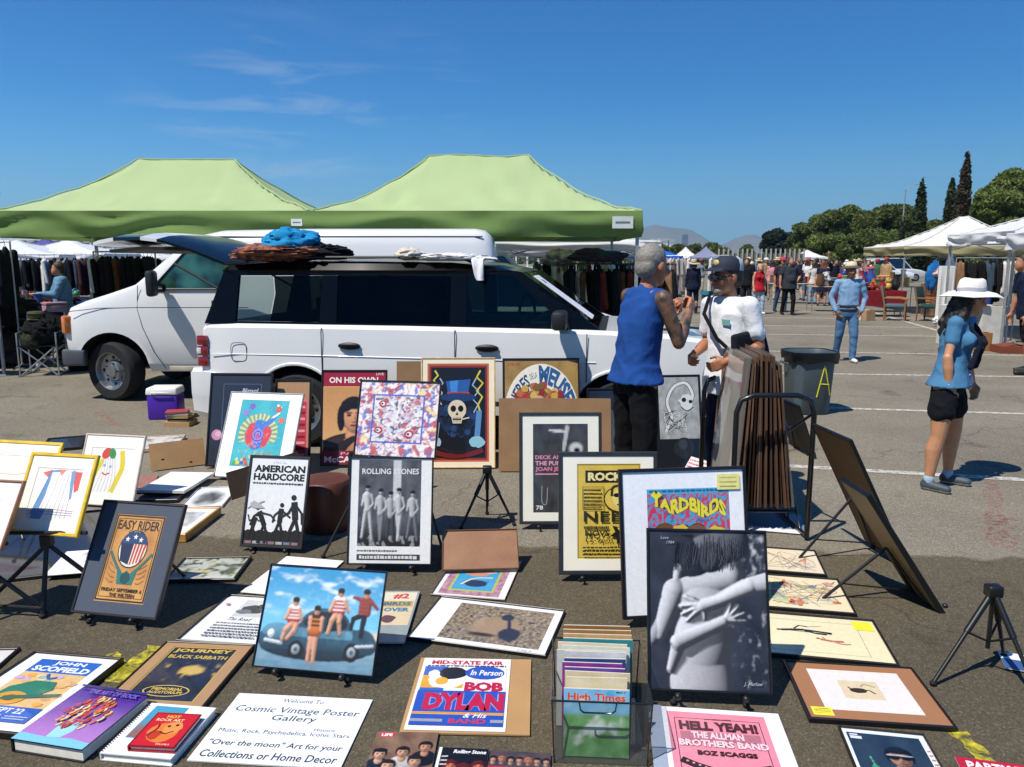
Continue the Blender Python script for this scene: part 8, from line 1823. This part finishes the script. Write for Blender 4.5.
lump('backpack', 'olive bag hanging over the front of the director chair', 'bag', (p_.x - .06, p_.y - .02, .52), (.15, .08, .12), '2f3322', 31, amp=.2)
p2_ = at(30, 303, 0); b = MB().m(cloth('4a4a30')); b.lathe([(.1, 0), (.105, .05), (.12, .07), (.1, .1), (.001, .105)], n=20, cap=False); b.loft([[(.1 * math.cos(a), -.06 - .05 * math.sin(a) * k, -.0 - .02 * k) for a in [i * math.pi / 8 for i in range(9)]] for k in (0, 1)], cap=False, closed=False)
o = b.build('army_cap', None, 50); o.location = (p_.x - .03, p_.y + .12, .85); tag(o, 'olive army cap lying on the heap of black clothes', 'cap')
lump('clothes_pile', 'pile of black clothes on the ground beside the white van nose', 'clothes', (p_.x + .32, p_.y + .7, .3), (.32, .3, .32), '0f1012', 41)
b = MB().m(hexmat('c8ccd0', .3, 'can')); b.lathe([(.03, 0), (.033, .005), (.033, .11), (.028, .118), (.001, .116)], n=16); o = b.build('drink_can', None, 40); q = at(38, 371, 0); o.location = q; tag(o, 'silver drink can standing on the asphalt under the director chair', 'can')
for i, (x, y, z, r0, lab) in enumerate(((-8.25, 12.45, .95, (.5, .25, .18), 'black bags heaped on the folding table at the left edge'), (-8.1, 12.9, .55, (.35, .3, .5), 'black coat bundle hung over the left table end'), (-8.3, 12.3, .3, (.6, .3, .3), 'dark boxes and bags under the left edge table'), (-6.75, 13.9, .28, (.5, .3, .28), 'dark bags under the low left table'), (-7.2, 14.3, .95, (.3, .2, .16), 'dark clothes heaped on the low left table'), (-9.3, 15.4, .9, (.6, .25, .14), 'maroon and black heap on the farther left table'), (-9.2, 15.3, .3, (.9, .3, .3), 'dark bags under the farther left table'))):
    lump('clothes_pile', lab, 'clothes', (x, y, z), r0, '0e0f12', 60 + i, mt=mat('dark_mixed_pile', '121316', .9, col2='2a1c1a', scale=7, bump=.5, bscale=20))
# right: the furniture stall
def armchair(label, x, y, rz, seatc, wood, s=1.):
    t = thing('armchair', label, 'chair', (x, y, 0), rz, 'chairs at the furniture stall'); wm = mat('wicker_' + wood, wood, .7, var=.4, scale=60, bump=.8, bscale=120)
    for sx in (-.27, .27):
        MB().m(wm).tube([(sx, -.26, 0), (sx, -.26, .6)], .022, 8).build('leg', t); MB().m(wm).tube([(sx, .26, 0), (sx, .26, .42), (sx, .36, .95)], .022, 8).build('leg', t)
        MB().m(wm).tube([(sx, -.3, .6), (sx * 1.1, -.1, .64), (sx, .27, .64)], .026, 8).build('armrest', t)
    MB().m(cloth(seatc)).box((0, -.01, .42), (.52, .54, .1), bev=.03).build('seat', t, 50)
    b = MB().m(cloth(seatc) if s > 1 else wm); b.box((0, .33, .72), (.5, .06, .5), rot=(R(-12), 0, 0), bev=.02); b.build('backrest', t, 50)
    return t
armchair('wooden armchair with grey blue cushions left of the wicker chairs', 10.9, 21.9, R(60), '54666c', '9a7040', 2)
armchair('wicker armchair with a dark green back beside the polka dot sheet', 11.75, 21.6, R(40), '2a4a44', '8a5a30', 2)
armchair('brown wicker rocking chair in front of the polka dot sheet', 11.9, 20.7, R(75), '7a4c28', '8a5428')
armchair('orange brown chair at the back of the furniture stall', 13.2, 24.0, R(20), '9a5a24', '8a5428')
table('red sided table of bric-a-brac at the furniture stall', 10.9, 23.6, 1.9, .8, .78, '6a2a28', R(-8), cloth_='7a1c24'); goods(22, 11, (10.1, 11.75), (23.4, 23.9), .786, 'on the red clothed table', 'bric-a-brac on the red table', (1., 1.9))
table('long table of bric-a-brac behind the red one', 11.6, 25.6, 3.4, .8, .85, 'b8a890', R(-8)); goods(28, 12, (10.1, 13.1), (25.4, 25.9), .85, 'on the long bric-a-brac table', 'bric-a-brac on the long table', (1.2, 2.4))
table('far table of goods beside the lane', 12.2, 30.5, 4., .9, .8, 'c8c0b0', R(-10)); goods(18, 13, (10.4, 13.9), (30.2, 31.), .8, 'on the far table beside the lane', 'goods on the far table', (1.3, 2.6))
b = MB().m(mat('carved_wood', '6a4428', .7, var=.4, scale=20)); b.box((0, 0, .04), (.34, .34, .08), bev=.01); b.lathe([(.13, .08), (.1, .15), (.12, .5), (.09, .55), (.12, .6), (.11, 1.1), (.14, 1.15), (.16, 1.2), (.001, 1.2)], n=16, cap=False)
o = b.build('wooden_pedestal', None, 40); o.location = (at(866, 308, 0).x, 23.2, 0); tag(o, 'tall brown wooden pedestal at the end of the red clothed table', 'pedestal')
lump('textile', 'red and white checked textile draped over the wooden pedestal', 'cloth', (at(866, 308, 0).x, 23.2, 1.3), (.2, .2, .16), 'a85050', 5, mt=mat('red_white_textile', 'a83a3c', .9, col2='d8d0c8', scale=12))
st = thing('display_stand', 'stand draped with a white polka dot sheet', 'stand', (11.55, 20.4, 0), R(-6), 'furniture stall stands')
for x in (-.3, .3): MB().m(hexmat('6a5a4a', .6)).tube([(x, 0, 0), (x, 0, 1.52)], .02, 8).build('post', st)
MB().m(hexmat('6a5a4a', .6)).tube([(-.3, 0, 1.5), (.3, 0, 1.5)], .02, 8).build('rail', st)
m_ = mat('white_polka_cloth', 'e2e0da', .9, bump=.2); n = m_.node_tree.nodes; l = m_.node_tree.links
vv_ = n.new('ShaderNodeTexVoronoi'); vv_.inputs['Scale'].default_value = 16; vv_.inputs['Randomness'].default_value = 0; tc_ = n.new('ShaderNodeTexCoord'); l.new(tc_.outputs['Object'], vv_.inputs['Vector'])
mr = n.new('ShaderNodeValToRGB'); mr.color_ramp.elements[0].position = .2; mr.color_ramp.elements[0].color = (.12, .12, .13, 1); mr.color_ramp.elements[1].position = .3; mr.color_ramp.elements[1].color = (.75, .74, .7, 1); l.new(vv_.outputs['Distance'], mr.inputs['Fac']); l.new(mr.outputs['Color'], n['Principled BSDF'].inputs['Base Color'])
b = MB().m(m_)
rows = []
for j in range(9):
    z = 1.54 - j * 1.42 / 8; rows.append([(-.33 + .66 * i / 16, -.04 - .02 * math.sin(i * 1.2) * min(1, j / 2), z + (.03 * math.sin(i) if j == 8 else 0)) for i in range(17)])
rows = [[(-.33 + .66 * i / 16, .05, 1.3) for i in range(17)], [(-.33 + .66 * i / 16, .02, 1.545) for i in range(17)]] + rows
b.loft(rows, cap=False, closed=False); b.build('sheet', st, 60)
lump('white_bag', 'crumpled white plastic bag on the ground before the wicker chairs', 'bag', (11.3, 19.7, .13), (.42, .25, .15), 'd8dade', 6)
lump('cloth_bundle', 'bright blue cloth hung over a stand behind the wicker chairs', 'cloth', (12.6, 23.2, 1.2), (.22, .12, .4), '1f6aa8', 7, amp=.2)
lump('cloth_bundle', 'slate grey cloth hung beside the bright blue one', 'cloth', (13.1, 23.2, 1.3), (.14, .12, .5), '5a6a80', 17, amp=.2)
st = thing('display_stand', 'plain wooden stand carrying the blue and grey cloths', 'stand', (12.85, 23.25, 0), 0, 'furniture stall stands')
for x in (-.4, .4): MB().m(hexmat('5a4a3a', .6)).tube([(x, 0, 0), (x, 0, 1.5)], .02, 8).build('post', st)
MB().m(hexmat('5a4a3a', .6)).tube([(-.4, 0, 1.5), (.4, 0, 1.5)], .02, 8).build('rail', st)
def carton(label, x, y, w, d, h, c, rz=0, name='cardboard_box', z=0):
    t = thing(name, label, 'box', (x, y, z), rz, 'boxes at the right stalls'); b = MB().m(hexmat(c, .8, 'box')); b.box((0, 0, h / 2), (w, d, h), bev=.006); b.build('body', t)
    b = MB().m(hexmat(c, .8, 'box')); b.box((-w * .27, 0, h + .006), (w * .44, d * .96, .006), rot=(0, R(-8), 0)); b.build('flap', t); b = MB().m(hexmat(c, .8, 'box')); b.box((w * .27, 0, h + .006), (w * .44, d * .96, .006), rot=(0, R(8), 0)); b.build('flap', t)
carton('tan cardboard box on the ground behind the woman in the hat', 8.9, 14.6, .34, .3, .34, 'a8743c', R(10))
carton('low red brown box beside the tan one', 9.3, 14.2, .6, .4, .14, '7a3a24', R(-6))
carton('grey white box under the right canopy', 9.0, 15.6, .5, .4, .8, 'c8c4ba', 0)
carton('second grey white box under the right canopy', 9.7, 15.7, .5, .4, .78, 'd0ccc4', R(5))
carton('blue crate lid box standing on the grey white box', 9.3, 15.55, .5, .3, .12, '2a3a8a', 0, z=.82)
carton('brown box near the wooden pedestal', 10.1, 21.9, .32, .3, .3, 'a88a68', R(20))
carton('small white box near the wooden pedestal', 9.8, 22.0, .3, .26, .2, 'd0ccc4', R(-10))
p_ = at(710, 316, 0); b2 = thing('rubbish_bin', 'grey green bin with a teal bag far behind the two men', 'bin', (p_.x, p_.y, 0), 0, 'bins')
b = MB().m(BINM); b.loft([sq(.22, 0), sq(.27, .68), sq(.29, .69), sq(.295, .74), sq(.26, .73), sq(.22, .1)]); b.build('body', b2, 35); b = MB().m(hexmat('2a7a90', .4, 'bag')); b.loft([sq(.26, .7), sq(.3, .76), sq(.305, .66)], cap=False); b.build('bin_bag', b2, 60)
# ================================================================== trees, fence, hills, lamps
def leafmat(name, c1, c2):
    m = mat(name, c1, .6, col2=c2, scale=.9, detail=5, spec=.25); n = m.node_tree.nodes; l = m.node_tree.links; b = n['Principled BSDF']
    o = [x for x in n if x.type == 'OUTPUT_MATERIAL'][0]; t = n.new('ShaderNodeBsdfTranslucent'); t.inputs['Color'].default_value = lin(c1) + [1]; mx = n.new('ShaderNodeMixShader'); mx.inputs[0].default_value = .25
    l.new(b.outputs[0], mx.inputs[1]); l.new(t.outputs[0], mx.inputs[2]); l.new(mx.outputs[0], o.inputs['Surface']); return m
BARK = mat('tree_bark', '4a3a2c', .9, var=.4, scale=8, bump=.6)
def leaves(b, blobs, n_, s, r):
    for (c, rad) in blobs:
        vol = rad[0] * rad[1] * rad[2]
        for _ in range(int(n_ * vol ** .67)):
            while 1:
                q = V((r.uniform(-1, 1), r.uniform(-1, 1), r.uniform(-1, 1)))
                if .35 < q.length < 1: break
            q = q.normalized() * (q.length ** .5); p = V(c) + V((q.x * rad[0], q.y * rad[1], q.z * rad[2]))
            d1 = V((r.gauss(0, 1), r.gauss(0, 1), r.gauss(0, 1))).normalized(); d2 = d1.cross(V((r.gauss(0, 1), r.gauss(0, 1), r.gauss(0, 1)))).normalized(); ss = s * r.uniform(.6, 1.4)
            b.face([p - d1 * ss, p + d2 * ss * .55, p + d1 * ss, p - d2 * ss * .55])
def tree(label, x, y, h, w, lm, seed, name='leafy_tree', group='trees beyond the market', n_=420, s=.3, low=.16):
    r = random.Random(seed); t = thing(name, label, 'tree', (x, y, 0), 0, group)
    b = MB().m(BARK); b.tube([(0, 0, -.1), (.1, 0, h * .3), (-.05, .1, h * .65)], [.035 * h, .024 * h, .008 * h], 10)
    bl = []
    for k in range(22):
        a = r.uniform(0, 6.28); f = r.random(); rr = w * .5 * (1 - .55 * f) * r.uniform(.35, .8); c = (rr * math.cos(a), rr * math.sin(a), h * (low + .12 + (.78 - low) * f)); q = w * r.uniform(.09, .2)
        bl.append((c, (q, q, q * r.uniform(.65, .9)))); b.tube([(.05, 0, h * .28), (c[0] * .5, c[1] * .5, h * .28 + (c[2] - h * .28) * .6), c], [.011 * h, .007 * h, .003 * h], 6)
    bl.append(((0, 0, h * .86), (w * .17, w * .17, h * .12)))
    b.build('trunk', t, 60); b = MB().m(lm); leaves(b, bl, n_, s, r); b.build('crown', t); return t
OAK = leafmat('oak_leaves', '68723a', '3e4a20'); DRK = leafmat('dark_pine_leaves', '2f3f2c', '1c281c'); BRT = leafmat('bright_leaves', '748244', '46581f'); CYP = leafmat('cypress_needles', '3c4c2c', '26331c'); RUS = leafmat('dry_cypress_needles', '4c4432', '302c20')
r_ = random.Random(3)
for i, (px, top, Y, w) in enumerate(((800, 224, 118, 7), (812, 215, 124, 8), (826, 212, 118, 8), (842, 209, 122, 9), (858, 212, 118, 8), (872, 208, 122, 9), (888, 207, 118, 9), (902, 210, 124, 9), (918, 222, 118, 9), (932, 230, 124, 9), (948, 226, 122, 9), (820, 236, 105, 7), (850, 234, 104, 8), (880, 232, 106, 8), (905, 236, 104, 8))):
    h = H + (260 - top) / F * Y
    tree(['olive green tree in the row behind the lane, %s' % q for q in ('leftmost and lowest', 'second from the left', 'third from the left', 'broad one above the straw hat', 'fifth of the back row', 'tall one left of the lamp post', 'tall one under the lamp arm', 'one beside the left cypress', 'low one right of the left cypress', 'low one between the cypresses', 'low one behind the white canopy', 'front one by the small white canopy', 'front one above the straw hat', 'front one above the pedestal', 'front one by the canopy edge')][i],
         (px - CX) / F * Y, Y, h, w, [OAK, BRT][i % 2], i + 20, n_=620, s=.29, low=.05)
for px, top, Y, w, lab in ((770, 231, 150, 7, 'dark pine left of the olive tree row, the taller'), (783, 234, 152, 6.5, 'dark pine close behind the taller dark pine'), (793, 238, 140, 5, 'low dark pine touching the olive tree row')):
    tree(lab, (px - CX) / F * Y, Y, H + (260 - top) / F * Y, w, DRK, px, 'pine_tree', n_=300, s=.45, low=.02)
for px, top, Y, w, lab in ((988, 192, 66, 7, 'bright leafy tree at the right, its left lower half'), (1008, 172, 68, 8, 'tall bright leafy tree at the right picture edge'), (1036, 158, 72, 9, 'tallest leafy tree cut by the right picture edge'), (968, 214, 74, 4.5, 'small leafy tree left of the tall bright one')):
    tree(lab, (px - CX) / F * Y, Y, H + (260 - top) / F * Y, w, BRT, px, n_=900, s=.2, low=.05)
def cypress(label, px, top, Y, w, lm, seed):
    r = random.Random(seed); h = H + (260 - top) / F * Y; t = thing('cypress_tree', label, 'tree', ((px - CX) / F * Y, Y, 0), 0, 'cypresses'); MB().m(BARK).tube([(0, 0, -.1), (0, 0, h * .9)], [.14, .03], 8).build('trunk', t, 60)
    b = MB().m(lm)
    for k in range(34):
        f = (k + .5) / 34; rad = w / 2 * (1 - f) ** .5 * min(1, .6 + f * 3) * r.uniform(.9, 1.1); leaves(b, [((r.uniform(-.05, .05), r.uniform(-.05, .05), h * (.06 + .92 * f)), (rad, rad, h / 34 * 1.4))], 520, .2, r)
    b.build('crown', t)
cypress('dark cypress on the left, near the lamp arm', 911, 182, 78, 1.8, CYP, 1); cypress('dark cypress in the middle of the three', 940, 180, 78, 1.8, CYP, 2); cypress('tallest brownish cypress of the three', 952.5, 156, 74, 1.9, RUS, 3); cypress('stub of a low cypress beside the lamp post', 895, 217, 80, .8, CYP, 4)
# low shrubs far off
for i, (px, top, Y) in enumerate(((662, 247, 140), (676, 245, 150), (690, 246, 145), (706, 245, 150), (718, 249, 140), (744, 246, 160), (634, 250, 140))):
    tree('low green shrub far off, %s' % ('left of the far canopies', 'behind the far blue canopy', 'behind the far white canopy', 'behind the grey canopy', 'at the fence end', 'standing alone above the fence', 'beside the man in blue')[i], (px - CX) / F * Y, Y, H + (260 - top) / F * Y, 5.5, OAK, 90 + i, 'shrub', 'far shrubs', n_=260, s=.5, low=.0)
# a wood along the horizon that reads as one mass
b = MB().m(OAK); r = random.Random(9)
for i in range(150):
    x = -330 + 4.4 * i + r.uniform(-2, 2); hh = r.uniform(1.8, 3.4); leaves(b, [((x, 330 + r.uniform(-6, 6), hh * .5), (3.6, 2.5, hh * .7))], 26, .9, r)
b.build('far_wood', kind='stuff')
# fence of grey panels and white posts
x0, x1, Y = (716 - CX) / F * 72, (800 - CX) / F * 72, 72
fe = thing('fence', 'grey fence with white posts far down the lane', 'fence', (x0, Y, 0))
MB().m(mat('grey_fence_board', '6a6c66', .8, var=.3, scale=1.2)).box(((x1 - x0) / 2, .1, 1.2), (x1 - x0, .06, 2.2)).build('panel', fe)
for k in range(19): MB().m(hexmat('b0aca0', .7, 'post')).box(((x1 - x0) * k / 18, 0, 1.35), (.12, .12, 2.75)).build('post', fe)
fe = thing('fence', 'long white slatted fence far off at the left', 'fence', (-40, 52, 0))
MB().m(mat('pale_grey_rail', 'a8acb0', .6)).box((22, .1, 2.75), (44, .06, .5)).build('panel', fe)
for k in range(60): MB().m(hexmat('d8dadc', .6, 'post')).box((44 * k / 59, 0, 2.05), (.12, .1, 2.2)).build('slat', fe)
MB().m(hexmat('d8dadc', .6, 'post')).box((22, -.08, 3.05), (44, .08, .12)).build('rail', fe); MB().m(hexmat('d8dadc', .6, 'post')).box((22, -.08, 1.2), (44, .08, .12)).build('rail', fe)
# lamps
def lamp(label, px, top, Y, arm, armz=.25):
    h = H + (260 - top) / F * Y; t = thing('street_lamp', label, 'street lamp', ((px - CX) / F * Y, Y, 0), 0, 'street lamps'); pm = hexmat('9aa0a4', .5, 'pole', metal=.3)
    MB().m(pm).tube([(0, 0, 0), (0, 0, h - armz)], [.1, .06], 10).build('pole', t, 60); MB().m(pm).tube([(0, 0, h - armz), (arm * .5, 0, h - .08), (arm, 0, h)], .035, 6).build('arm', t, 60)
    b = MB().m(hexmat('c8ccd0', .4, 'lamp')); b.box((arm + .25, 0, h), (.6, .25, .12), bev=.04); b.build('lamp_head', t, 45)
lamp('street lamp with a long arm among the dark trees at the right', 895, 187, 80, 1.5, .5); lamp('street lamp far off at the left picture edge', 2, 196, 70, .5, .15)
# cars parked far down the lane
for i, (px, Y, c, lab) in enumerate(((752, 58, '2a2e36', 'dark car parked far down the lane'), (768, 60, '3a4450', 'slate car parked far down the lane beside the dark one'), (777, 62, 'b8bcc0', 'silver car parked far down the lane'), (800, 56, 'c8ccd0', 'white car parked below the small white canopy'))):
    plain_car(lab, Matrix.Translation(((px - CX) / F * Y, Y, 0)) @ Matrix.Rotation(R(20 * i - 70), 4, 'Z'), c)
plain_car('white car parked behind the straw hat man', Matrix.Translation(((848 - CX) / F * 60, 60, 0)) @ Matrix.Rotation(R(-20), 4, 'Z'), 'c8ccce', 4.4, 1.75)
plain_car('pale van parked behind the bric-a-brac tables', Matrix.Translation(((868 - CX) / F * 62, 62, 0)), 'd0d2d0', 4.4, 1.85, van_like=True)
# hills across the water and the buildings on them
HILL = mat('hill_scrub', '56604a', .95, col2='6a6450', scale=.004, detail=8)
b = MB().m(HILL); N = 150; rows = []
def ridge(x):
    px = CX + F * x / 6000
    hgt = 21 * math.exp(-((px - 652) / 32) ** 2) + 13 * math.exp(-((px - 690) / 26) ** 2) + 16 * math.exp(-((px - 748) / 24) ** 2) + 8 + 5 * math.exp(-((px - 610) / 60) ** 2) + 3.2 * noise.noise((x * .004, 0, 1)) + 1.5 * noise.noise((x * .013, 3, 1))
    return max(3, hgt) / F * 6000
xs_ = [-5200 + 10400 * i / N for i in range(N + 1)]
for y, f in ((5200, -.02), (5500, .35), (5800, .75), (6000, 1.), (6300, .9), (7200, .0)):
    rows.append([(x, y + 120 * noise.noise((x * .002, y, 5)), ridge(x) * f * (1 if f in (1., 0) else 1 + .18 * noise.noise((x * .005, y * .01, 2)))) for x in xs_])
b.loft(rows, cap=False, closed=False); b.build('hills', None, 180, kind='structure')
r = random.Random(5)
for i, (px, w, z0, hgt) in enumerate(((642, 9, 8, 8), (652, 6, 15, 6), (661, 10, 14, 7), (668, 6, 15, 5), (647, 7, 2, 9), (682, 5, 6, 19))):
    Y = 2900; s_ = Y / F; t = thing('building', ('white block on the far hillside, lowest at the left', 'white block in the middle of the hillside row', 'broad white block on the far hillside', 'small pale block right of the broad one', 'white tank like block above the man in blue', 'tall grey tower before the far hills')[i], 'building', ((px - CX) * s_, Y, 0), 0, 'buildings on the far hills')
    c = 'd8d8d4' if i < 5 else '5a6470'; b = MB().m(hexmat(c, .8, 'wall')); b.box((0, 0, (hgt + z0) * s_ / 2), (w * s_, 20, (hgt + z0) * s_)); b.build('wall', t); b = MB().m(hexmat('8a8880', .8, 'roof')); b.box((0, 0, (hgt + z0) * s_ + .8), (w * s_ * .96, 19, 1.6)); b.build('roof', t)
    for k in range(3):
        bb = MB().m(mat('far_window_band', '3a4450', .2)); bb.box((0, -10.1, (hgt + z0) * s_ - 4 - k * 5), (w * s_ * .9, .3, 1.8)); bb.build('window', t)

# the air between here and the hills
b = MB(); b.box((0, 3550, 174), (14600, 8000, 352))
hzm = bpy.data.materials.new('air'); hzm.use_nodes = True; n = hzm.node_tree.nodes; l = hzm.node_tree.links
for x in list(n):
    if x.type != 'OUTPUT_MATERIAL': n.remove(x)
o = [x for x in n if x.type == 'OUTPUT_MATERIAL'][0]; pv = n.new('ShaderNodeVolumePrincipled'); pv.inputs['Color'].default_value = (.55, .76, 1, 1); pv.inputs['Density'].default_value = HAZE; pv.inputs['Anisotropy'].default_value = .2
l.new(pv.outputs[0], o.inputs['Volume']); b.m(hzm); hz_ = b.build('haze', None, kind='stuff')
